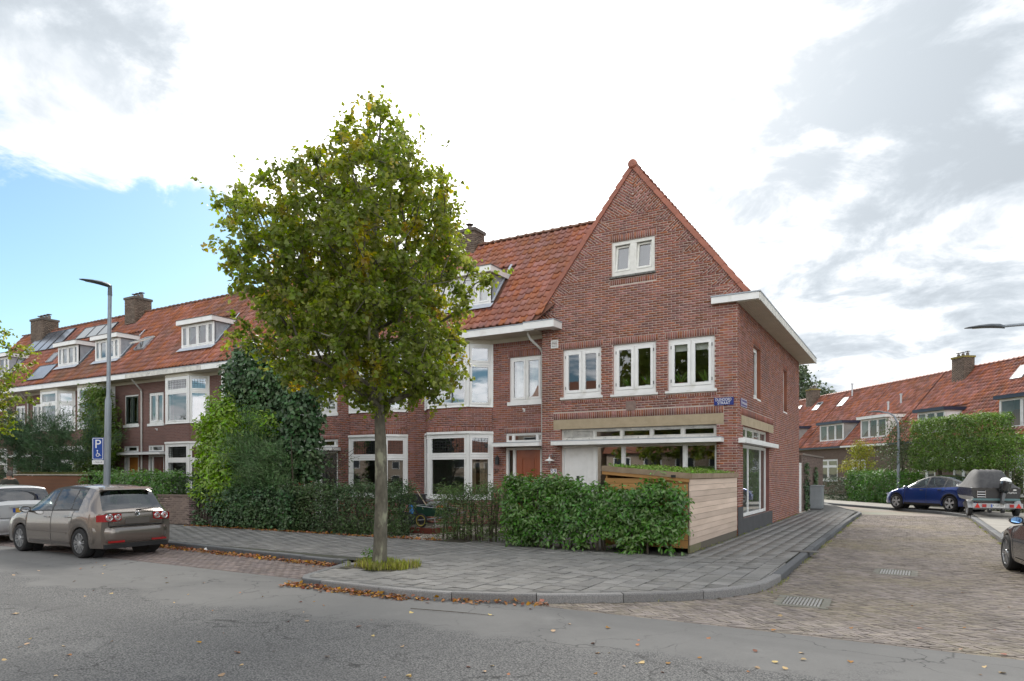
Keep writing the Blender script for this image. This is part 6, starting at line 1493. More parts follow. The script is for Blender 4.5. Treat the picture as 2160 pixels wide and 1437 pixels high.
    def mirror(s, x, z, m=None, glassm=None):
        for sg in (1, -1):
            y = s.at_z(x, z-.04); mb = MB(); V = []; n = 14
            for k, (dx, f) in enumerate(((-.05, .80), (-.045, 1.0), (.02, .95), (.08, .6), (.11, .1))):
                V += [(x+dx, sg*(y+.13+.115*f*math.cos(2*PI*j/n)), z+.03+.075*f*math.sin(2*PI*j/n)) for j in range(n)]
            mb.mesh(V, [(i*n+j, i*n+(j+1) % n, (i+1)*n+(j+1) % n, (i+1)*n+j) for i in range(4) for j in range(n)]+[tuple(range(n-1, -1, -1))]); mb.tube([(x+.02, sg*(y-.03), z-.02), (x+.02, sg*(y+.06), z+.0)], .03, 8)
            mo = mb.build('mirror', m or s.P, s.t, smooth=True)
            mb = MB(); mb.poly([(x-.0515, sg*(y+.13+.085*math.cos(2*PI*j/n)), z+.03+.055*math.sin(2*PI*j/n)) for j in range(n)]); mb.build('mirror_glass', glassm or chrome, mo)
    def panel(s, pts, m, name, off=.006, sides=(1, -1), grid=8):
        """patch on the skin given by (x,z) outline, subdivided and projected on the side"""
        for sg in sides:
            mb = MB(); zs = np.linspace(min(p[1] for p in pts), max(p[1] for p in pts), grid); V = []
            def xr(z):
                c = []
                for i in range(len(pts)):
                    (xa, za), (xb, zb) = pts[i-1], pts[i]
                    if min(za, zb)-1e-9 <= z <= max(za, zb)+1e-9:
                        if abs(za-zb) < 1e-9: c += [xa, xb]
                        else: c.append(xa+(xb-xa)*(z-za)/(zb-za))
                return min(c), max(c)
            for z in zs:
                a, b = xr(z)
                for k in range(grid): xx = a+(b-a)*k/(grid-1); V.append((xx, sg*(s.at_z(xx, z)+off), z))
            mb.mesh(V, [(i*grid+j, i*grid+j+1, (i+1)*grid+j+1, (i+1)*grid+j) for i in range(grid-1) for j in range(grid-1)]); mb.build(name, m, s.t, fix=False, smooth=60)
    def rear_patch(s, y0, y1, z0, z1, m, name, off=.008, round_=0., n=8):
        """patch wrapped on the tail, y/z outline (ellipse when round_)"""
        mb = MB(); V = []; rx = s.sp['rear']
        for i in range(n+1):
            for j in range(n+1):
                z = z0+(z1-z0)*i/n; y = y0+(y1-y0)*j/n; V.append((rx-off, y, z))
        mb.mesh(V, [(i*(n+1)+j, (i+1)*(n+1)+j, (i+1)*(n+1)+j+1, i*(n+1)+j+1) for i in range(n) for j in range(n)]); return mb.build(name, m, s.t, fix=False)
def lens(parent, c, ry, rz_, m, name, d=.02, tilt=0.):
    mb = MB(); n = 20; V = [(c[0]-d, c[1], c[2])]
    for f, dd in ((.55, d*.85), (.85, d*.55), (1, 0)): V += [(c[0]-dd+abs(ry*f*math.cos(2*PI*j/n))*tilt*0, c[1]+ry*f*math.cos(2*PI*j/n), c[2]+rz_*f*math.sin(2*PI*j/n)) for j in range(n)]
    F = [(0, 1+j, 1+(j+1) % n) for j in range(n)]+[(1+i*n+j, 1+(i+1)*n+j, 1+(i+1)*n+(j+1) % n, 1+i*n+(j+1) % n) for i in range(2) for j in range(n)]
    mb.mesh(V, F); return mb.build(name, m, parent, smooth=60)
# ---- grey-brown hatchback
GOLF = dict(paint=paint('paint_taupe', (.225, .195, .172), .6, .22), front=2.16, rear=-2.00, wb=2.58, r=.318, wmax=.88, rimf=.70, spokes=9, twin=True, spokew=.26,
    top=[(2.16, .62), (2.10, .72), (1.9, .82), (1.5, .95), (1.12, 1.04), (.42, 1.44), (.1, 1.545), (-.5, 1.60), (-1.1, 1.585), (-1.52, 1.53), (-1.58, 1.50), (-1.78, 1.22), (-1.90, 1.04), (-2.0, .98)],
    belt=[(2.16, .58), (1.9, .76), (1.5, .89), (1.05, .955), (0, .985), (-1, 1.02), (-1.5, 1.035), (-1.85, .99), (-2.0, .94)],
    w=[(2.16, .62), (2.08, .74), (1.9, .82), (1.5, .872), (1.0, .88), (-1.3, .885), (-1.65, .872), (-1.88, .83), (-2.0, .765)],
    wr=[(2.16, .5), (1.5, .68), (1.12, .70), (.42, .60), (-.5, .595), (-1.5, .585), (-1.62, .60), (-1.92, .70), (-2.0, .70)],
    side=[('front_window', -.10, .86), ('rear_door_window', -.90, -.19), ('quarter_window', -1.24, -.95)], glasszones=[('windscreen', .46, 1.10), ('rear_glass', -1.90, -1.585)], cuts=(-.10, -.19, .86, -.9, -.95, -1.24, -1.90, -1.585, .46, 1.1))
golf = Car('hatchback_car', 'grey-brown hatchback parked at the kerb in front of the hedges', 'car', GOLF, (-16.87, 8.90, RZ+.002), PI)
def golf_bits(c):
    t = c.t; rx = -2.0
    c.seam(.98, slant=-.06); c.seam(-.15); c.seam(-1.02, 3.2, 6.9, slant=-.08); c.strip(-.82, .92, .52, .022, c.P, 'side_moulding', off=.014)
    c.strip(-.9, .95, .30, .06, paint('paint_taupe_dark', (.12, .105, .095)), 'sill_strip', off=.004)
    c.handle(.02, .86); c.handle(-.86, .88); c.mirror(.80, .98, paint('paint_taupe2', (.09, .085, .08)))
    # bumper: a bulging belt round the tail
    mb = MB(); n = 24; V = []
    prof = [(.30, -.06), (.34, .03), (.45, .065), (.58, .075), (.66, .055), (.70, -.03)]
    for k in range(n+1):
        f = k/n*2-1; y = f*.845; x = rx-.02+max(0, abs(f)-.60)**1.8*1.35
        V += [(x-d, y*(1+d*.25), z) for z, d in prof]
    m = len(prof); mb.mesh(V, [(k*m+j, k*m+j+1, (k+1)*m+j+1, (k+1)*m+j) for k in range(n) for j in range(m-1)]); mb.build('bumper', c.P, t, smooth=50)
    MB().box(rx-.02, rx+.5, -.72, .72, .22, .31).build('bumper_underside', blackp, t)
    for sg in (1, -1):
        mb = MB(); mb.box(rx-.097+.0, rx-.05, sg*.48-.17, sg*.48+.17, .345, .385); mb.build('reflector', redl, t, rot=(0, 0, 0), loc=(.015, 0, 0))
    # tailgate: lid panel with a step line, handle recess and blank plate field
    mb = MB(); V = []; zs = [.71, .76, .80, .90, .965]; dx = [.0, .022, .028, .024, .016]; ys = np.linspace(-.60, .60, 13)
    for z, d in zip(zs, dx): V += [(rx-d+.02*(abs(y)/.6)**3, y, z) for y in ys]
    mb.mesh(V, [(i*13+j, i*13+j+1, (i+1)*13+j+1, (i+1)*13+j) for i in range(4) for j in range(12)]); tg = mb.build('tailgate', c.P, t, smooth=60)
    MB().box(rx-.034, rx-.02, -.27, .27, .735, .86).build('plate_recess', paint('paint_taupe3', (.13, .115, .105), .3, .5), t)
    mb = MB()      # gap line round the tailgate
    for y in (-.615, .615): mb.box(rx-.012, rx+.0, y-.005, y+.005, .70, .97)
    mb.box(rx-.03, rx, -.615, .615, .697, .707); mb.build('tailgate_gap', blackp, t)
    # roof spoiler and wiper
    mb = MB(); mb.prism([(-1.50, 1.535), (-1.68, 1.50), (-1.70, 1.475), (-1.56, 1.48)], -.56, .56, 1); mb.build('roof_spoiler', c.P, t)
    mb = MB(); mb.tube([(-1.945, -.02, 1.03), (-1.955, -.28, 1.05), (-1.93, -.46, 1.075)], [.014, .010, .006], 6); mb.build('rear_wiper', blackp, t, smooth=True)
    # round twin tail lamps in red housings
    for sg in (1, -1):
        mb = MB(); V = []; n = 7; path = [(rx-.030, .36), (rx-.031, .47), (rx-.030, .58), (rx-.026, .68), (rx-.012, .745), (rx+.03, .79), (rx+.09, .832)]
        for i in range(n):
            for k, (x, y) in enumerate(path):
                f = i/(n-1); z0, z1 = (.825 if k == 0 else .80), (.965 if k == 0 else .985-.008*k if k < 6 else .94); V.append((x-.004, sg*y, z0+(z1-z0)*f))
        m = len(path); mb.mesh(V, [(i*m+j, i*m+j+1, (i+1)*m+j+1, (i+1)*m+j) for i in range(n-1) for j in range(m-1)]); tl = mb.build('tail_lamp', redl, t, smooth=60)
        for y, x, r in ((.45, rx-.038, .070), (.625, rx-.034, .080)):
            mb = MB(); mb.lathe([(r*.72, -.012), (r*.80, -.020), (r, -.016), (r, .004)], 22, 'x', (x, sg*y, .888)); mb.build('lamp_ring', chrome, tl, smooth=40)
            lens(tl, (x-.004, sg*y, .888), r*.74, r*.74, mat('lamp_clear', (.42, .36, .34), (.5, .3, .28), 20, .12, coat=.7), 'lamp_lens', .016); lens(tl, (x-.018, sg*y, .888), r*.3, r*.3, redl, 'lamp_bulb', .008)
    # round maker's badge: ring with V over W
    e = MB(); e.lathe([(.046, -.006), (.052, -.010), (.056, -.004), (.056, 0)], 24, 'x', (rx-.026, 0, .955)); bd = e.build('badge', chrome, t, smooth=40)
    mb = MB()
    for a, b in (((-.018, .99), (0, .962)), ((.018, .99), (0, .962)), ((-.036, .972), (-.018, .925)), ((-.018, .925), (0, .952)), ((0, .952), (.018, .925)), ((.018, .925), (.036, .972))): mb.tube([(rx-.034, a[0], a[1]), (rx-.034, b[0], b[1])], .0045, 5)
    mb.build('badge_letters', chrome, bd); MB().lathe([(0, -.003), (.047, -.003)], 24, 'x', (rx-.0265, 0, .955)).build('badge_field', blackp, bd)
    mb = MB(); 
    for i in range(5): mb.box(rx-.037, rx-.032, .52-i*.03, .54-i*.03, .765, .785)
    mb.build('model_letters', chrome, t)
    mb = MB(); mb.tube([(-1.25, 0, 1.575), (-1.42, 0, 1.66)], [.006, .003], 5); mb.build('aerial', blackp, t)
    lens(t, (2.10, .60, .68), .12, .08, white_l, 'headlight', -.03); lens(t, (2.10, -.60, .68), .12, .08, white_l, 'headlight', -.03)
golf_bits(golf)
# ---- white car ahead of it
VAN = dict(GOLF); VAN.update(paint=paint('paint_silver_white', (.55, .555, .56), .3, .3), front=2.2, rear=-1.95,
    top=[(2.2, .62), (1.9, .82), (1.2, 1.02), (.5, 1.42), (.1, 1.50), (-.6, 1.53), (-1.3, 1.52), (-1.62, 1.49), (-1.70, 1.45), (-1.84, 1.12), (-1.90, 1.02), (-1.95, .98)], belt=[(2.2, .58), (1.5, .88), (1.0, .95), (-1, 1.0), (-1.8, 1.0), (-1.95, .95)],
    w=[(2.2, .62), (1.9, .80), (1.0, .855), (-1.3, .865), (-1.75, .85), (-1.95, .79)], wr=[(2.2, .5), (1.2, .68), (.5, .60), (-1.5, .62), (-1.72, .66), (-1.95, .72)],
    side=[('front_window', -.1, .86), ('rear_door_window', -.95, -.19), ('quarter_window', -1.5, -1.02)], glasszones=[('windscreen', .5, 1.15), ('rear_glass', -1.86, -1.66)], cuts=(-.1, -.19, .86, -.95, -1.02, -1.5, -1.66, -1.86))
vn = Car('estate_car', 'silver-white car parked ahead of the grey-brown hatchback, cut by the picture edge', 'car', VAN, (-22.45, 9.20, RZ+.002), PI)
vn.seam(.98); vn.seam(-.15); vn.handle(0, .86); vn.handle(-.88, .88); vn.mirror(.8, .98)
def van_bits(c):
    t = c.t; rx = -1.95; mb = MB(); n = 20; V = []; prof = [(.28, -.03), (.33, .04), (.48, .06), (.60, .05), (.64, -.02)]
    for k in range(n+1):
        f = k/n*2-1; x = rx-.02+max(0, abs(f)-.65)**1.8*1.0; V += [(x-d, f*.83, z) for z, d in prof]
    mb.mesh(V, [(k*5+j, k*5+j+1, (k+1)*5+j+1, (k+1)*5+j) for k in range(n) for j in range(4)]); mb.build('bumper', c.P, t, smooth=50)
    for sg in (1, -1):
        mb = MB(); mb.box(rx-.012, rx+.14, sg*.76-.06, sg*.76+.06, .68, .98); mb.build('tail_lamp', redl, t)
    MB().box(rx-.016, rx-.002, -.28, .28, .80, .91).build('plate_recess', mat('plate_orange', (.62, .36, .05), None, 4, .4), t); MB().box(rx-.019, rx-.016, .22, .28, .80, .91).build('plate_band', plate_b, t)
    MB().box(rx-.05, rx-.002, -.36, .36, .93, .965).build('tailgate_grip', c.P, t); MB().box(rx-.011, rx-.002, -.74, .74, .655, .662).build('tailgate_gap', blackp, t)
van_bits(vn)
# ---- blue car beyond the bend
TES = dict(paint=paint('paint_blue', (.020, .055, .26), .40, .2), front=2.30, rear=-2.42, wb=2.89, r=.355, wmax=.955, rimf=.70, spokes=5, twin=True, spokew=.36, sill=.25, rim=mat('alloy_grey', (.62, .63, .64), None, 3, .35, metal=.5),
    top=[(2.30, .58), (2.22, .70), (1.9, .87), (1.4, 1.02), (1.0, 1.12), (.2, 1.50), (-.25, 1.615), (-.6, 1.625), (-1.1, 1.555), (-1.6, 1.405), (-2.0, 1.24), (-2.22, 1.17), (-2.34, 1.14), (-2.42, .98)],
    belt=[(2.30, .55), (1.9, .80), (1.4, .95), (.9, 1.0), (0, 1.02), (-1, 1.06), (-1.7, 1.10), (-2.2, 1.10), (-2.42, .93)],
    w=[(2.30, .62), (2.2, .76), (1.9, .88), (1.4, .95), (-1.4, .955), (-1.9, .93), (-2.25, .86), (-2.42, .74)], wr=[(2.3, .5), (1.4, .74), (1.0, .74), (.2, .64), (-.6, .62), (-1.4, .60), (-2.0, .66), (-2.42, .68)],
    side=[('front_window', -.22, .86), ('rear_door_window', -1.12, -.30), ('quarter_window', -1.72, -1.18)], glasszones=[('windscreen', .28, 1.02), ('roof', -1.15, .26), ('rear_glass', -2.1, -1.17)], cuts=(-.22, -.3, .86, -1.12, -1.18, -1.72, .26, .28, -1.15, -1.17, -2.1))
hd = Vector((-1.80, 1.72, 0)).normalized(); lf = Vector((-hd.y, hd.x, 0)); mid = Vector((.47, 36.92, 0))-lf*.86
tes = Car('blue_car', 'dark blue car with black glass roof parked at the bend', 'car', TES, (mid.x, mid.y, -.006), math.atan2(hd.y, hd.x))
tes.seam(.95, slant=-.05); tes.seam(-.26); tes.seam(-1.18, 3.0, 6.9, slant=-.12); tes.mirror(.80, 1.02, mat('mirror_black_blue', (.01, .02, .10), None, 3, .3, coat=.6)); tes.handle(.0, .92, m=blackp); tes.handle(-.95, .95, m=blackp)
for a in (tes.wb/2, -tes.wb/2):
    for sg in (1, -1):
        mb = MB(); V = []; n = 22
        for k in range(n+1):
            an = PI*k/n
            for rr in (tes.ra-.004, tes.ra+.045):
                x = a+rr*math.cos(an); z = tes.r-.015+rr*math.sin(an); z = max(z, .26); V.append((x, sg*(tes.at_z(x, min(z, .9))+.006), z))
        mb.mesh(V, [(2*k, 2*k+2, 2*k+3, 2*k+1) for k in range(n)]); mb.build('arch_trim', blackp, tes.t, fix=False)
tes.strip(-1.0, 1.0, .29, .09, blackp, 'sill_strip', off=.006)
for sg in (1, -1): mb = MB(); mb.box(-2.40, -2.18, sg*.76-.14, sg*.76+.14, .93, 1.0); mb.build('tail_lamp', redl, tes.t); lens(tes.t, (2.16, sg*.66, .70), .14, .06, white_l, 'headlight', -.05)
# ---- dark grey saloon at the right edge of the side street
BM = dict(paint=paint('paint_graphite', (.055, .055, .060), .6, .26), front=2.25, rear=-2.50, wb=2.89, r=.335, wmax=.92, rimf=.74, spokes=7, twin=True, spokew=.22, sill=.22,
    top=[(2.25, .58), (2.15, .70), (1.8, .80), (1.3, .90), (.78, .98), (.05, 1.36), (-.4, 1.46), (-.8, 1.465), (-1.3, 1.36), (-1.85, 1.10), (-2.2, 1.06), (-2.45, 1.02), (-2.5, .9)], belt=[(2.25, .55), (1.8, .74), (1.3, .84), (.7, .90), (0, .92), (-1, .95), (-1.7, .98), (-2.3, .96), (-2.5, .86)],
    w=[(2.25, .62), (2.1, .76), (1.8, .86), (1.3, .91), (-1.5, .92), (-2.1, .88), (-2.5, .74)], wr=[(2.25, .5), (1.3, .72), (.78, .72), (.05, .60), (-.8, .59), (-1.4, .58), (-1.85, .68), (-2.5, .66)],
    side=[('front_window', -.22, .62), ('rear_door_window', -1.05, -.3), ('quarter_window', -1.45, -1.1)], glasszones=[('windscreen', .10, .80), ('rear_glass', -1.85, -1.25)], cuts=(-.22, -.3, .62, -1.05, -1.1, -1.45))
bmw = Car('saloon_car', 'dark grey saloon cut off by the picture edge beside the side street', 'car', BM, (2.66, 14.76, RZ+.002), PI/2+.14)
bmw.seam(.98, slant=-.05); bmw.seam(-.26); bmw.handle(-.05, .80); bmw.strip(-1.0, .72, .945, .016, chrome, 'window_trim', off=.012); bmw.mirror(.66, .97, bmw.P, mat('mirror_sky', (.25, .45, .75), None, 3, .03, metal=1.)); bmw.strip(-.9, .9, .28, .05, bmw.P, 'sill_strip', off=.012)  # blue of the reflected sky is put into the mirror glass colour
for sg in (1, -1): lens(bmw.t, (2.12, sg*.66, .64), .15, .07, white_l, 'headlight', -.04)
# ---- motor boat on its trailer
bax = Vector((-.16, .987, 0)).normalized(); bo = thing('boat_trailer', 'galvanised boat trailer with red triangles and white number plate', 'trailer', (2.78, 33.0, -.005), math.atan2(bax.y, bax.x))
galv = mat('galvanised', (.42, .43, .44), (.33, .34, .35), 6, .5, metal=.5)
MB().box(-.6, 4.2, -.5, -.42, .36, .46).box(-.6, 4.2, .42, .5, .36, .46).build('frame', galv, bo); MB().box(-.62, -.52, -.42, .42, .37, .45).box(1.6, 1.7, -.42, .42, .37, .45).box(-.06, .06, -.86, .86, .27, .35).build('cross_member', galv, bo)
for sg in (1, -1):
    mb = MB(); mb.lathe([(.17, 0), (.27, 0), (.29, .03), (.29, .14), (.27, .17), (.17, .17)], 24, 'y'); mb.v = [(a, sg*(.83+b), c) for a, b, c in mb.v]; w = mb.build('wheel', rubber, bo, smooth=True, loc=(0, 0, .29)); mb = MB(); mb.lathe([(0, .12), (.16, .12), (.17, .16)], 20, 'y'); mb.v = [(a, sg*(.83+b), c) for a, b, c in mb.v]; mb.build('rim', galv, w, smooth=True)
    mb = MB(); n = 10; V = []
    for k in range(n+1): a = PI*.05+PI*.9*k/n; V += [(.36*math.cos(a), sg*.79, .29+.36*math.sin(a)), (.36*math.cos(a), sg*1.04, .29+.36*math.sin(a))]
    mb.mesh(V, [(2*k, 2*k+1, 2*k+3, 2*k+2) for k in range(n)]); mb.build('mudguard', galv, bo, smooth=True)
lb = MB().box(-.80, -.74, -.95, .95, .36, .54).build('light_board', mat('board_grey', (.40, .40, .41), None, 4, .5), bo); MB().box(-.74, -.60, -.04, .04, .40, .46).build('board_arm', galv, bo)
MB().box(-.812, -.801, -.26, .26, .39, .51).build('number_plate', plate_w, lb); MB().box(-.815, -.8125, .21, .26, .39, .51).build('plate_band', plate_b, lb)
text_mesh('R-559-NT', .12, dark_m, lb, 'plate_lettering', (-.815, -.02, .45), (PI/2, 0, -PI/2), .001, width=.42)
for sg in (1, -1):
    mb = MB(); mb.mesh([(-.815, sg*.78-.11, .37), (-.815, sg*.78+.11, .37), (-.815, sg*.78, .55), (-.80, sg*.78-.11, .37), (-.80, sg*.78+.11, .37), (-.80, sg*.78, .55)], [(0, 1, 2), (3, 5, 4), (0, 3, 4, 1), (1, 4, 5, 2), (2, 5, 3, 0)]); mb.build('red_triangle', mat('reflector_red', (.55, .02, .01), None, 3, .3), lb); MB().box(-.83, -.801, sg*.52-.08, sg*.52+.08, .39, .51).build('tail_lamp', redl, lb)
for y in (-.25, .25): mb = MB(); mb.tube([(-.55, y-.07, .24), (-.55, y+.07, .24)], .07, 12); mb.build('keel_roller', blackp, bo, smooth=True); MB().box(-.60, -.5, y-.02, y+.02, .24, .40).build('roller_bracket', galv, bo)
bt = thing('motor_boat', 'dark motor boat under grey cover on the trailer beside the blue car', 'boat', (2.78, 33.0, 0), math.atan2(bax.y, bax.x))
hullm = mat('boat_hull_dark', (.028, .03, .032), None, 3, .25, coat=.6); hullg = mat('boat_hull_grey', (.42, .44, .44), None, 3, .35)
def boat():
    xs = np.linspace(-.55, 4.3, 24); V = []; n = 9; ribs = []
    for x in xs:
        f = max(0, (x-1.2)/3.1); w = .98*(1-f**2.4); zt = 1.16+.14*f; zk = .46+.45*f**3
        ribs.append([(x, 0, zk), (x, w*.55, zk+.10+.05*f), (x, w*.86, zk+.20+.08*f), (x, w*.94, zk+.36), (x, w*.99, zt-.09), (x, w, zt), (x, w*.93, zt+.015), (x, w*.90, zt-.02)])
    m = len(ribs[0]); up = MB(); lo = MB(); gu = MB()
    for i in range(len(xs)-1):
        for sg in (1, -1):
            for j in range(m-1):
                q = [ribs[i][j], ribs[i+1][j], ribs[i+1][j+1], ribs[i][j+1]]; q = [(a, sg*b, c) for a, b, c in q]
                (lo if j < 3 else up if j < 5 else gu).poly(q if sg > 0 else q[::-1])
    tr = [(p[0], p[1], p[2]) for p in ribs[0][:6]]; poly = tr+[(a, -b, c) for a, b, c in tr[::-1][:-1]]
    lo.build('hull_bottom', hullg, bt, smooth=True); up.build('hull_side', hullm, bt, smooth=True); gu.build('gunwale', hullg, bt, smooth=True)
    t_ = MB(); t_.poly(poly); t_.build('transom', hullm, bt)
    MB().box(-.565, -.551, -.93, .93, .66, .74).build('transom_stripe', mat('boat_stripe', (.10, .19, .20), None, 3, .4), bt)
    # tonneau cover: sheet over a raised hoop, hanging slack between seams
    mb = MB(); nx, ny = 22, 19; V = []
    for i in range(nx):
        x = -.42+4.5*i/(nx-1); f = max(0, (x-1.2)/3.1); w = .97*(1-f**2.4)+.02; top = np.interp(x, [-.42, -.1, .35, 1.3, 1.9, 4.1], [1.16, 1.52, 1.90, 1.92, 1.45, 1.34])
        for j in range(ny):
            a = j/(ny-1)*2-1; hgt = min(1, (1-abs(a))*2.4); hgt = hgt*(2-hgt); z = 1.17+(top-1.17)*hgt+.016*math.sin(j*2.1+i*.6)*hgt-.03*(1-a*a)*math.sin(i*.9)**2; V.append((x, a*w*(1-.27*hgt), z))
    mb.mesh(V, [(i*ny+j, (i+1)*ny+j, (i+1)*ny+j+1, i*ny+j+1) for i in range(nx-1) for j in range(ny-1)]); mb.build('boat_cover', mat('cover_canvas', (.075, .075, .076), (.05, .05, .053), 5, .8, .1, 40), bt, smooth=70)
    # outboard motor on the transom
    ou = MB(); V = []; n = 16
    for z, rx_, ry, cx in ((.98, .16, .13, -.80), (1.06, .27, .20, -.86), (1.25, .31, .23, -.90), (1.42, .30, .22, -.93), (1.53, .22, .165, -.93), (1.57, .06, .05, -.92)): V += [(cx+rx_*math.cos(2*PI*k/n), ry*math.sin(2*PI*k/n), z) for k in range(n)]
    ou.mesh(V, [(i*n+j, i*n+(j+1) % n, (i+1)*n+(j+1) % n, (i+1)*n+j) for i in range(5) for j in range(n)]+[tuple(range(5*n, 6*n))]); eng = ou.build('outboard_motor', hullm, bt, smooth=True, loc=(.12, -.08, .02), rot=(.16, 0, 0))
    mb = MB(); V = []
    for z, rx_, ry, cx in ((1.43, .30, .222, -.93), (1.49, .26, .195, -.93), (1.54, .205, .155, -.93), (1.58, .06, .05, -.92)): V += [(cx+rx_*math.cos(2*PI*k/n), ry*math.sin(2*PI*k/n), z+.004) for k in range(n)]
    mb.mesh(V, [(i*n+j, i*n+(j+1) % n, (i+1)*n+(j+1) % n, (i+1)*n+j) for i in range(3) for j in range(n)]+[tuple(range(3*n, 4*n))]); mb.build('motor_cowl_top', white_paint, eng, smooth=True)
    mb = MB(); mb.prism([(-.68, 1.05), (-.92, 1.05), (-.98, .62), (-.90, .56), (-.74, .60)], -.05, .05, 1); mb.prism([(-.96, .60), (-1.12, .58), (-1.12, .54), (-.9, .53)], -.10, .10, 1); mb.build('motor_leg', mat('motor_grey', (.10, .105, .11), None, 3, .4), eng)
    mb = MB(); mb.tube([(-.56, -.35, .8), (-.62, -.35, .95)], .015, 6); 
    for z in (.80, .90, 1.0): mb.tube([(-.58, .42, z), (-.58, .75, z)], .012, 6)
    for y in (.42, .75): mb.tube([(-.58, y, .76), (-.58, y, 1.06)], .012, 6)
    mb.build('boarding_ladder', chrome, bt, smooth=True)
    text_mesh('Haarlem', .13, plate_w, bt, 'boat_name', (-.569, -.62, .98), (PI/2, 0, -PI/2), .001, width=.34)
    MB().box(-.572, -.56, -.78, -.66, 1.06, 1.11).build('name_sticker', plate_w, bt)
boat()
bo.scale = (.95, .86, 1); bt.scale = (.95, .84, .97)
# ------------------------------------------------------------------ timber sheds, walls, lamps, signs and small things
larch = mat('larch_board', (.66, .52, .42), (.54, .42, .33), 5., .8, .2, 30, island=.16, stretch=(1, .12, 1), patch=((.34, .25, .17), 3, .6, .72))
larch2 = mat('larch_fresh', (.46, .25, .085), (.36, .18, .06), 4., .75, .1, 30, island=.14, stretch=(.12, 1, 1)); larch3 = mat('larch_trim', (.33, .25, .17), (.26, .19, .125), 5, .8, .1, 40, island=.1)
sh = thing('bin_shed', 'low larch timber bin shed with green sedum roof beside the corner house', 'shed', (-6.09, 14.62, 0)); SX, SY = 1.99, 4.58
zr = lambda x: 1.80-.085*x      # underside of roof
nb = 11; bh = (1.60-.17)/nb
for i in range(nb):
    z0 = .17+i*bh; MB().box(SX-.03, SX+random.uniform(-.003, .003), .0, SY, z0, z0+bh-.007).build('side_board', larch, sh)
MB().box(SX-.05, SX-.032, .02, SY-.02, .05, 1.58).build('side_backing', wood_in, sh)
MB().box(SX-.05, SX-.008, -.005, .9, 0, .165).build('base_board', mat('mossy_board', (.15, .15, .07), (.20, .17, .11), 7, .9), sh); MB().box(SX-.05, SX-.009, .906, SY, 0, .163).build('base_board', mat('base_dark', (.12, .105, .08), None, 5, .9), sh)
for i in range(9):
    z0 = .1+i*.175
    if z0+.17 < 1.78: MB().box(.02, SX-.052, .01, .04, z0, min(z0+.168, zr(SX)-.02)).build('front_board', larch2, sh)
MB().box(.02, .06, .05, SY, .05, 1.72).build('back_panel', larch2, sh); MB().box(.07, SX-.06, SY-.04, SY, .05, 1.6).build('end_panel', larch2, sh)
ang = math.atan(.085); M_ = Matrix.Rotation(ang, 4, 'Y')
def rb(name, x0, x1, y0, y1, z0, z1, m): MB().box(x0, x1, y0, y1, z0, z1, M=M_).build(name, m, sh, loc=(0, 0, 1.80))
rb('roof_deck', -.02, SX+.02, -.02, SY, 0, .03, wood_in); rb('roof_trim_front', -.03, SX+.035, -.06, -.022, -.025, .095, larch3); rb('roof_trim_lower', -.03, SX+.0, -.045, -.018, -.10, -.028, larch2)
for i in range(5): rb('roof_trim_side', SX+.023, SX+.05, -.02+i*.916, -.02+(i+1)*.916-.004, -.02, .092, larch3)
rb('roof_trim_back', -.05, -.021, -.05, SY, -.02, .095, larch3)
sed = leafmat('sedum', (.15, .29, .045), (.22, .32, .05), .7, (.15, 1.2), .35, .03); k = 5200; X = NR.uniform(0, SX, k); Y = NR.uniform(0, SY-.1, k); P = np.stack([X, Y, 1.80+.05-.085*X+NR.uniform(0, .10, k)+.03*np.sin(X*5)*np.sin(Y*4)], 1)
leaves('sedum_roof', P, np.tile((0, 0, 1.), (k, 1)), .055, sed, sh, OVAL, jitter=.8)
MB().box(SX-.40, SX-.30, -.075, -.062, 1.63, 1.69).build('lamp_box', blackp, sh)
# shed with brown boards in the far front garden
s2 = thing('garden_shed', 'long low brown board shed with mossy roof in the far front garden', 'shed', (-33.0, 14.4, 0)); brd = mat('brown_board', (.20, .085, .040), (.15, .062, .03), 4, .8, island=.12, stretch=(.1, 1, 1))
for i in range(10): MB().box(0, 5.75, 0, .03, .05+i*.155, .05+i*.155+.149).build('shed_board', brd, s2)
MB().box(.02, 5.7, .035, 1.3, .05, 1.58).build('shed_body', wood_in, s2); MB().box(-.05, 5.82, -.06, 1.35, 1.62, 1.67).build('roof_trim', mat('shed_trim', (.40, .36, .30), None, 4, .8), s2)
k = 2500; P = np.stack([NR.uniform(0, 5.75, k), NR.uniform(-.03, 1.3, k), 1.68+NR.uniform(0, .07, k)], 1); leaves('moss_roof', P, np.tile((0, 0, 1.), (k, 1)), .07, leafmat('moss', (.14, .13, .03), (.10, .12, .03), .8, (.1, 1.), .35, .03), s2, OVAL, jitter=.8)
# low garden wall and gate
lw = thing('low_wall', 'low brick garden wall with end pillar under the box hedge', 'wall', (-22.4, 14.15, 0)); lwb = mat('lowwall_brick', (.22, .17, .14), (.16, .12, .10), 4, .9, island=.3)
brick_wall(lw, 'wall_face', (0, 0, 0), 0, 0, 1.75, 0, .94, (), (), None, 60, lambda p: -p[0], bm=lwb, mm=mortarb_m); MB().box(0, 1.75, .002, .22, 0, .94).build('wall_core', soot_m, lw)
brick_wall(lw, 'wall_end', (1.75, 0, 0), PI/2, 0, .22, 0, .94, (), (), None, 0, None, bm=lwb, mm=mortarb_m); brick_wall(lw, 'pillar', (1.752, -.02, 0), 0, 0, .34, 0, .94, (), (), None, 0, None, bm=mat('pillar_brick', (.11, .075, .065), (.08, .055, .05), 4, .9, island=.3), mm=mortarb_m); MB().box(1.753, 2.09, -.018, .24, 0, .94).build('pillar_core', soot_m, lw)
MB().box(-.03, 2.12, -.03, .25, .942, .985).build('wall_cap', mat('wall_cap', (.20, .15, .12), (.14, .11, .09), 5, .9), lw)
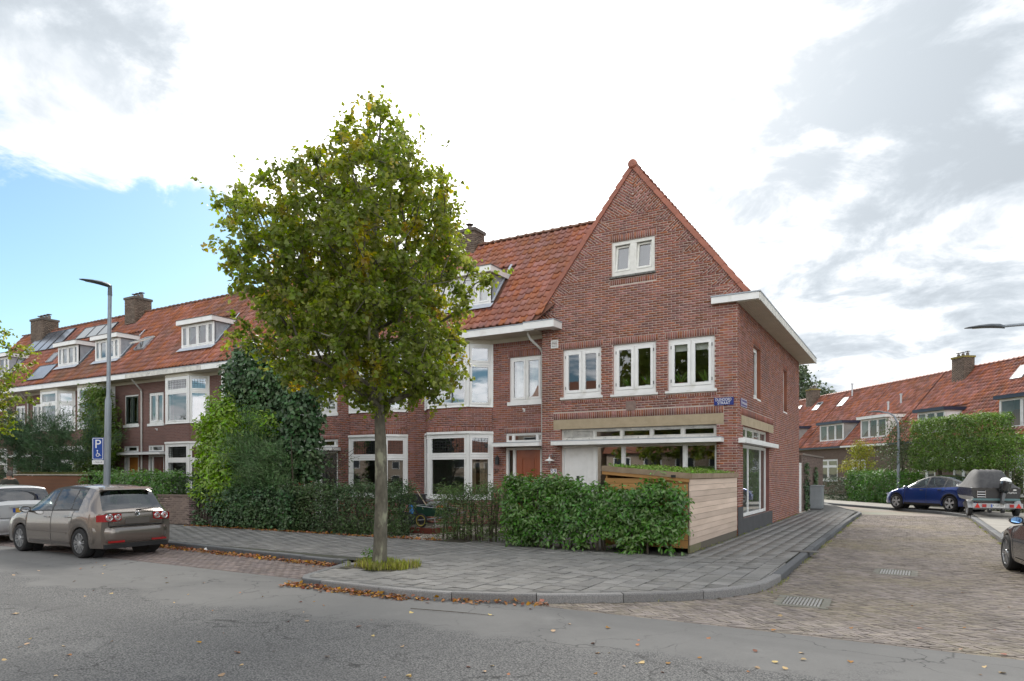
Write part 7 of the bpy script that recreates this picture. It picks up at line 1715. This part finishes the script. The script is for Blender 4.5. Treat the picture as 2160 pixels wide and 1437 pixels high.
ga = thing('wooden_gate', 'small dark brown wooden garden gate beside the low brick wall', 'gate', (-20.30, 14.12, 0)); gmx = mat('gate_wood', (.055, .038, .028), (.04, .028, .02), 6, .75)
for i in range(5): MB().box(.06+i*.14, .16+i*.14, .02, .04, .08, .86+.03*i).build('gate_slat', gmx, ga)
MB().box(.0, .055, 0, .06, .02, .98).build('gate_post', gmx, ga); MB().box(.77, .83, 0, .06, .02, 1.04).build('gate_post', gmx, ga)
for z in (.2, .72): MB().box(.056, .769, .041, .065, z, z+.08).build('gate_rail', gmx, ga)
# ---- street lamps
lampg = mat('lamp_grey', (.27, .30, .33), (.22, .25, .28), 3, .45, metal=.3); lampd = mat('lamp_head_grey', (.10, .115, .13), None, 3, .5)
def lamp_head(t, base, d, ln=.78, w=.26, name='lamp_head'):
    d = Vector(d).normalized(); sd = Vector((-d.y, d.x, 0)); prof = [(0, .30, .10, .0), (.12, .75, .13, .03), (.35, 1.0, .12, .05), (.65, .95, .085, .055), (.9, .6, .05, .05), (1.0, .18, .025, .045)]; n = 12; V = []
    for f, ww, hh, up in prof: V += [Vector(base)+d*(f*ln)+sd*(w/2*ww*math.cos(2*PI*k/n))+Vector((0, 0, up+(hh/2 if math.sin(2*PI*k/n) > 0 else hh*.32)*math.sin(2*PI*k/n))) for k in range(n)]
    mb = MB(); mb.mesh(V, [(i*n+j, i*n+(j+1) % n, (i+1)*n+(j+1) % n, (i+1)*n+j) for i in range(5) for j in range(n)]+[tuple(range(n)), tuple(range(5*n, 6*n))]); h = mb.build(name, lampd, t, smooth=True)
    q = MB(); c = Vector(base)+d*(ln*.55)+Vector((0, 0, .026)); q.poly([c+d*.2+sd*.07, c+d*.2-sd*.07, c-d*.2-sd*.08, c-d*.2+sd*.08]); q.build('lamp_lens', mat('lamp_diffuser', (.5, .5, .48), None, 3, .2), h)
la = thing('street_lamp', 'tall grey street lamp with flat head behind the grey-brown hatchback', 'street lamp', (-19.42, 10.75, 0), 0, 'grey street lamps')
mb = MB(); mb.lathe([(.085, 0), (.085, 2.6), (.083, 3.75), (.052, 3.85), (.05, 6.75)], 16); mb.build('pole', lampg, la, smooth=40, rot=(0, math.radians(1.6), 0)); tp_ = Vector((.19, 0, 6.76))
mb = MB(); mb.tube([tp_-Vector((0, 0, .1)), tp_+Vector((0, 0, .18))], [.06, .05], 12); mb.build('head_joint', lampd, la, smooth=True); lamp_head(la, tp_+Vector((0, .03, .14)), (-.12, -1, 0), .80, .27)
lr = thing('street_lamp', 'street lamp with curved arm behind the blue car', 'street lamp', (-.6, 44.0, 0), 0, 'grey street lamps'); dv = (-.93, -.2, 0)
mb = MB(); mb.tube([(0, 0, 0), (0, 0, 2.2), (0, 0, 4.0), (-.04, -.01, 4.5), (-.22, -.05, 4.9), (-.5, -.1, 5.1), (-.85, -.17, 5.15)], [.085, .08, .065, .055, .045, .04, .04], 12); mb.build('pole', lampg, lr, smooth=True); lamp_head(lr, (-.8, -.17, 5.12), dv, .72, .3)
ln_ = thing('street_lamp', 'street lamp head reaching in from beyond the picture edge above the red roofs', 'street lamp', (4.25, 20.25, 0), 0, 'grey street lamps')
mb = MB(); mb.tube([(0, 0, 0), (0, 0, 2.2), (0, 0, 4.4), (-.05, 0, 4.85), (-.3, 0, 5.15), (-.9, 0, 5.28), (-2.35, -.05, 5.27)], [.085, .08, .065, .055, .045, .038, .034], 12); mb.build('pole', lampg, ln_, smooth=True); lamp_head(ln_, (-2.3, -.05, 5.24), (-1, -.1, 0), .82, .27)
# ---- signs
blue = mat('sign_blue', (.012, .06, .30), None, 3, .35); wsign = mat('sign_white', (.78, .78, .78), None, 3, .4); navyblue = mat('enamel_blue', (.015, .03, .19), None, 4, .3)
ps = thing('parking_sign', 'blue disabled parking sign on the lamp post', 'sign', (-19.52, 10.58, 2.02), math.radians(38))
def rrect(w, h, r, n=5):
    out = []
    for cx, cz, a0 in ((w/2-r, h/2-r, 0), (-w/2+r, h/2-r, PI/2), (-w/2+r, -h/2+r, PI), (w/2-r, -h/2+r, 1.5*PI)): out += [(cx+r*math.cos(a0+PI/2*k/n), cz+r*math.sin(a0+PI/2*k/n)) for k in range(n+1)]
    return out
mb = MB(); mb.prism([(x, z+.38) for x, z in rrect(.30, .62, .03)], 0, .05, 1); mb.build('sign_box', blue, ps)
mb = MB(); a = rrect(.275, .595, .025); b = rrect(.245, .565, .02); n = len(a); mb.mesh([(x, -.003, z+.38) for x, z in a]+[(x, -.003, z+.38) for x, z in b], [(i, (i+1) % n, n+(i+1) % n, n+i) for i in range(n)]); mb.build('sign_border', wsign, ps, fix=False)
text_mesh('P', .34, wsign, ps, 'sign_letter', (-.0, -.004, .50), (PI/2, 0, 0), .001)
mb = MB(); mb.lathe([(.032, 0), (.047, 0)], 18, 'y', (-.005, -.004, .205)); mb.tube([(-.012, -.004, .30), (-.008, -.004, .25), (.035, -.004, .245), (.06, -.004, .19), (.08, -.004, .195)], .009, 6); mb.lathe([(0, 0), (.02, 0)], 12, 'y', (-.012, -.005, .325)); mb.build('wheelchair_symbol', wsign, ps)
mb = MB(); mb.box(-.15, .15, 0, .03, -.05, .06); pl_ = mb.build('sub_plate', wsign, ps); text_mesh('1-MHG-48', .05, dark_m, ps, 'sub_plate_text', (0, -.003, .005), (PI/2, 0, 0), .001, width=.22); MB().box(-.05, .1, .05, .12, .2, .24).build('sign_clamp', lampg, ps)
s1 = thing('street_name_sign', 'blue enamel street name sign on the front wall corner of the corner house', 'sign', (-4.47, 19.26, 3.71)); MB().box(-.265, .265, 0, .02, -.105, .105).build('sign_plate', navyblue, s1)
text_mesh('DUINOORD', .115, wsign, s1, 'sign_lettering', (-.01, -.002, .045), (PI/2, 0, 0), .001, width=.43); text_mesh('STRAAT', .115, wsign, s1, 'sign_lettering', (0, -.002, -.05), (PI/2, 0, 0), .001, width=.34)
s2_ = thing('street_name_sign', 'small dark blue street name sign on the side wall of the corner house', 'sign', (-4.075, 20.0, 3.70), PI/2); MB().box(-.40, .40, 0, .02, -.115, .115).build('sign_plate', navyblue, s2_); mb = MB(); mb.ring(-.385, .385, -.10, .10, .012, -.003, -.0005); mb.build('sign_border', wsign, s2_); text_mesh('Marnixstraat', .12, wsign, s2_, 'sign_lettering', (0, -.002, 0), (PI/2, 0, 0), .001, width=.66)
nb_ = thing('house_number', 'white enamel plates with house number fifty-nine beside the white door', 'number plate', (-9.74, 19.27, 1.78))
for x, ch_ in ((-.055, '5'), (.055, '9')): MB().box(x-.05, x+.05, 0, .012, -.075, .075).build('number_tile', wsign, nb_); text_mesh(ch_, .15, navyblue, nb_, 'numeral', (x, -.002, 0), (PI/2, 0, 0), .001)
wl = thing('wall_lamp', 'white enamel gooseneck wall lamp above the house number', 'lamp', (-9.79, 19.28, 2.12)); mb = MB(); mb.tube([(.04, 0, .1), (.03, -.08, .2), (0, -.16, .18), (-.01, -.18, .1)], .013, 8); mb.build('arm', galv, wl, smooth=True); mb = MB(); mb.lathe([(.02, .10), (.035, .05), (.15, .0), (.155, -.015)], 20, c=(-.01, -.18, 0)); mb.build('shade', white_paint, wl, smooth=50); mb = MB(); mb.lathe([(.03, .0), (.04, -.05), (.02, -.1), (0, -.11)], 12, c=(-.01, -.18, 0)); mb.build('bulb', white_l, wl, smooth=True); mb = MB(); mb.lathe([(.07, -.02), (.07, 0)], 14, 'y', (.05, 0, .08)); mb.build('wall_plate', galv, wl)
hn = thing('house_number', 'small dark house numerals beside the orange-brown door', 'number plate', (-12.0, 19.53, 1.78)); text_mesh('57', .17, dark_m, hn, 'numeral', (0, -.008, 0), (PI/2, 0, 0), .006)
lt = thing('wall_lantern', 'black lantern on the wall beside the orange-brown door', 'lamp', (-11.93, 19.5, 2.02)); MB().box(-.05, .05, -.12, -.02, -.02, .2).build('lantern_body', dark_m, lt); mb = MB(); mb.lathe([(.09, .20), (.0, .30)], 4, c=(0, -.07, 0)); mb.build('lantern_roof', dark_m, lt); MB().box(-.02, .02, -.02, .03, .05, .12).build('lantern_bracket', dark_m, lt)
# ---- wheelbarrow and garden things
wb_ = thing('wheelbarrow', 'green wheelbarrow with yellow wheel in the gravel front garden', 'wheelbarrow', (-13.3, 17.4, 0), .0)
gt = mat('barrow_green', (.015, .075, .048), (.02, .06, .04), 4, .5); mb = MB(); lo = [(-.05, -.25, .36), (.65, -.25, .36), (.65, .25, .36), (-.05, .25, .36)]; hi = [(-.30, -.34, .70), (1.02, -.34, .60), (1.02, .34, .60), (-.30, .34, .70)]
V = lo+hi; mb.mesh(V, [(0, 1, 2, 3), (0, 4, 5, 1), (1, 5, 6, 2), (2, 6, 7, 3), (3, 7, 4, 0)]); mb.build('tub', gt, wb_, fix=False); mb = MB(); mb.tube([Vector(q) for q in hi+[hi[0]]], .015, 6); mb.build('tub_rim', galv, wb_)
mb = MB(); n = 24; V = []
for k in range(n):
    for j in range(8): a = 2*PI*k/n; b = 2*PI*j/8; V.append(((.19+.035*math.cos(b))*math.cos(a), .035*math.sin(b), (.19+.035*math.cos(b))*math.sin(a)))
mb.mesh(V, [(k*8+j, ((k+1) % n)*8+j, ((k+1) % n)*8+(j+1) % 8, k*8+(j+1) % 8) for k in range(n) for j in range(8)]); wh = mb.build('wheel', blackp, wb_, smooth=True, loc=(0, -.30, .225)); mb = MB(); mb.lathe([(.155, -.03), (.175, -.035), (.175, .035), (.155, .03)], 24, 'y'); mb.build('rim', mat('barrow_yellow', (.45, .36, .06), None, 4, .5), wh)
for y in (-.27, .27): mb = MB(); mb.tube([(-.25, y, .22), (.15, y, .26), (.7, y, .34), (1.3, y, .52)], .018, 8); mb.build('handle_bar', galv, wb_, smooth=True); mb = MB(); mb.tube([(.5, y, .32), (.55, y, 0)], .016, 6); mb.build('leg', galv, wb_, smooth=True)
pl2 = thing('rubbish_heap', 'tangle of grey hoses, cloth and an orange rope piled in the wheelbarrow', 'rubbish', (-12.9, 17.4, .6))
mb = MB()
for i in range(7): mb.tube([(.25*math.cos(a+i)*random.uniform(.6, 1.4), .2*math.sin(a*1.3+i), .12+.06*math.sin(a*2+i)+.02*i) for a in np.linspace(0, 5, 14)], .012, 6)
mb.build('hose', mat('hose_grey', (.30, .30, .32), None, 3, .5), pl2, smooth=True); mb = MB(); mb.tube([(.22, -.3, .05), (.3, -.31, .09), (.42, -.3, .06), (.5, -.28, .08)], .035, 8); mb.build('orange_rope', mat('rope_orange', (.65, .12, .03), None, 3, .6), pl2, smooth=True)
mb = MB(); V = [(x*.09-.45, y*.08-.3, .06+.05*math.sin(x*1.7+y)*math.cos(y*1.1)) for x in range(10) for y in range(8)]; mb.mesh(V, [(x*8+y, (x+1)*8+y, (x+1)*8+y+1, x*8+y+1) for x in range(9) for y in range(7)]); mb.build('dark_sheet', mat('sheet_dark', (.06, .065, .08), (.12, .12, .14), 9, .6), pl2, smooth=60)
bg_ = thing('shopping_bag', 'red and blue plastic bag hanging at the wheelbarrow front', 'bag', (-13.75, 17.1, .48)); mb = MB(); V = [(-.22+.06*x, .03*math.sin(x*2+y), .05*y-.02*x*.3+(.0 if y else .02*math.sin(x))) for x in range(7) for y in range(6)]; mb.mesh(V, [(x*6+y, (x+1)*6+y, (x+1)*6+y+1, x*6+y+1) for x in range(6) for y in range(5)], 0); mb.m = [0 if i < 12 else 1 for i in range(len(mb.f))]; mb.build('bag', [mat('bag_red', (.50, .05, .03), (.6, .4, .35), 14, .4), mat('bag_blue', (.05, .22, .55), None, 4, .4)], bg_, smooth=60)
sp_ = thing('garden_tool', 'wooden tool handle leaning against the wheelbarrow', 'tool', (-13.7, 17.5, 0)); mb = MB(); mb.tube([(.35, 0, .62), (-.15, .1, 1.12)], .018, 8); mb.build('handle', mat('tool_wood', (.35, .28, .20), None, 4, .7), sp_, smooth=True)
pb_ = thing('planter_box', 'black planter box under the bay window', 'planter', (-15.25, 18.3, 0)); MB().ring(0, .75, 0, .95, .04, 0, .6).box(.04, .71, .02, .58, .04, .93).build('box', mat('planter_black', (.025, .027, .03), None, 4, .6), pb_); MB().box(-.03, .78, -.03, .63, .952, .99).build('lid', mat('planter_lid', (.03, .032, .035), None, 4, .5), pb_)
ed_ = thing('garden_edging', 'low rusty red edging around the gravel bed by the wheelbarrow', 'edging', (-13.3, 15.5, 0)); mb = MB(); mb.box(0, 1.7, 0, .05, 0, .16); mb.box(1.651, 1.70, .051, 1.2, 0, .16); mb.build('edging_strip', mat('rusty_steel', (.20, .05, .03), (.14, .04, .03), 5, .85), ed_)
lit = set_props(MB().mesh([(0, 0, 0), (.12, .02, .03), (.15, .12, .0), (.03, .14, .05), (.07, .07, .09)], [(0, 1, 4), (1, 2, 4), (2, 3, 4), (3, 0, 4)]).build('paper_litter', wsign, loc=(-14.5, 10.25, RZ+.005)), 'crumpled white paper lying in the fallen leaves', 'litter')
stk = set_props(MB().tube([(0, 0, .01), (.5, -.02, .02), (.9, .03, .012), (1.25, .02, .01)], [.004, .005, .004, .002], 5).build('fallen_twig', twig_m, loc=(-5.9, 7.35, RZ), rot=(0, 0, .12), smooth=True), 'thin bare twig lying on the asphalt near the corner kerb', 'twig')
# ---- plants on the upstairs window sills
def pot(x, z, label, kind):
    t = thing('potted_plant', label, 'plant', (x, 19.57, z), 0, 'plants on the upstairs window sills'); mb = MB(); mb.lathe([(0, 0), (.07, 0), (.09, .14), (.095, .14), (.08, .13)], 14); mb.build('pot', mat('terracotta', (.42, .15, .06), None, 4, .8) if kind else wsign, t, smooth=40)
    k = 26; a = NR.uniform(0, 6.3, k); d = np.stack([np.cos(a)*.6, np.sin(a)*.6, NR.uniform(.4, 1.2, k)], 1); d = unit(d); nn = unit(np.cross(d, NR.normal(0, 1, (k, 3)))); link('foliage', scatter_mesh('foliage', NARROW[0], NARROW[1], np.tile((0, 0, .12), (k, 1))+d*.02, np.stack([np.cross(d, nn), d, nn], 2), NR.uniform(.2, .42, k), hornbeam_leaf), t, kind='stuff')
for x, lab, kd in ((-7.35, 'spiky plant in white pot at the middle upstairs window', 0), (-6.75, 'low plant in white pot at the middle upstairs window', 0), (-5.75, 'plant in terracotta pot at the upstairs window nearest the side street', 1), (-5.0, 'spiky plant in white pot at the upstairs window nearest the side street', 0)): pot(x, 4.2, lab, kd)
# ---- the person walking behind the parked cars
def person():
    t = thing('person', 'person with short grey hair in dark olive jacket walking away behind the silver-white car', 'person', (-26.85, 11.6, 0), PI)
    V = [(0, 0, .95), (0, 0, 1.12), (.02, 0, 1.32), (.02, 0, 1.46), (.03, 0, 1.56), (.02, .19, 1.44), (.0, .25, 1.18), (.08, .26, .95), (.12, .26, .86), (.02, -.19, 1.44), (-.02, -.25, 1.18), (.03, -.26, .94), (.05, -.26, .85), (.02, .10, .90), (.10, .11, .50), (.02, .11, .09), (.14, .12, .04), (-.02, -.10, .90), (-.06, -.11, .50), (-.20, -.11, .12), (-.10, -.12, .04)]
    E_ = [(0, 1), (1, 2), (2, 3), (3, 4), (3, 5), (5, 6), (6, 7), (7, 8), (3, 9), (9, 10), (10, 11), (11, 12), (0, 13), (13, 14), (14, 15), (15, 16), (0, 17), (17, 18), (18, 19), (19, 20)]
    R_ = [.16, .155, .17, .14, .065, .095, .06, .05, .04, .095, .06, .05, .04, .10, .075, .05, .045, .10, .075, .05, .045]
    me = bpy.data.meshes.new('body'); me.from_pydata(V, E_, []); o = link('body', me, t); m = o.modifiers.new('skin', 'SKIN')
    for i, r in enumerate(R_): me.skin_vertices[0].data[i].radius = (r*.85 if i < 4 else r, r)
    me.skin_vertices[0].data[0].use_root = True; o.modifiers.new('sub', 'SUBSURF').levels = 2
    dg = bpy.context.evaluated_depsgraph_get(); m2 = bpy.data.meshes.new_from_object(o.evaluated_get(dg)); o.modifiers.clear(); o.data = m2
    jac = mat('olive_jacket', (.055, .055, .042), (.04, .042, .034), 5, .85); tr = mat('dark_trousers', (.025, .028, .035), None, 5, .85); sk = mat('skin', (.42, .24, .17), None, 5, .55)
    for q in (jac, tr, sk): m2.materials.append(q)
    for p in m2.polygons:
        c = p.center; p.material_index = 1 if c.z < .9 and abs(c.y) < .22 else 2 if c.z > 1.5 or (c.z < .92 and abs(c.y) > .22) else 0; p.use_smooth = True
    mb = MB(); n = 16; VV = []      # head with jaw, nose and ears
    for z, rx_, ry, cx in ((1.50, .05, .05, .02), (1.54, .075, .06, .045), (1.59, .095, .072, .045), (1.65, .10, .078, .035), (1.71, .10, .078, .03), (1.76, .085, .068, .028), (1.79, .05, .04, .025), (1.80, .01, .01, .025)): VV += [(cx+rx_*math.cos(2*PI*k/n), ry*math.sin(2*PI*k/n), z) for k in range(n)]
    mb.mesh(VV, [(i*n+j, i*n+(j+1) % n, (i+1)*n+(j+1) % n, (i+1)*n+j) for i in range(7) for j in range(n)]); mb.mesh([(.135, 0, 1.68), (.165, 0, 1.635), (.135, .015, 1.625), (.135, -.015, 1.625)], [(0, 1, 2), (0, 3, 1), (1, 3, 2)])
    for sg in (1, -1): mb.mesh([(.02, sg*.075, 1.68), (.05, sg*.085, 1.66), (.03, sg*.092, 1.63), (.01, sg*.085, 1.655)], [(0, 1, 2, 3)])
    mb.build('head', sk, t, smooth=60); mb = MB(); VV = []
    for z, f in ((1.615, 1.0), (1.68, 1.06), (1.74, 1.06), (1.78, .95), (1.81, .6), (1.825, .1)):
        rx_ = np.interp(z, [1.59, 1.65, 1.71, 1.76, 1.79, 1.83], [.095, .10, .10, .085, .06, .02])*f+.004; VV += [(.028+rx_*math.cos(a)-.02*(1 if z < 1.7 else 0), rx_*.8*math.sin(a), z) for a in np.linspace(PI*.40, PI*1.60, 14)] if z < 1.73 else [(.02+rx_*math.cos(a), rx_*.8*math.sin(a), z) for a in np.linspace(PI*.2, PI*1.8, 14)]
    mb.mesh(VV, [(i*14+j, i*14+j+1, (i+1)*14+j+1, (i+1)*14+j) for i in range(5) for j in range(13)]); mb.build('hair', mat('grey_hair', (.085, .075, .065), (.12, .11, .10), 30, .8), t, smooth=60)
person()
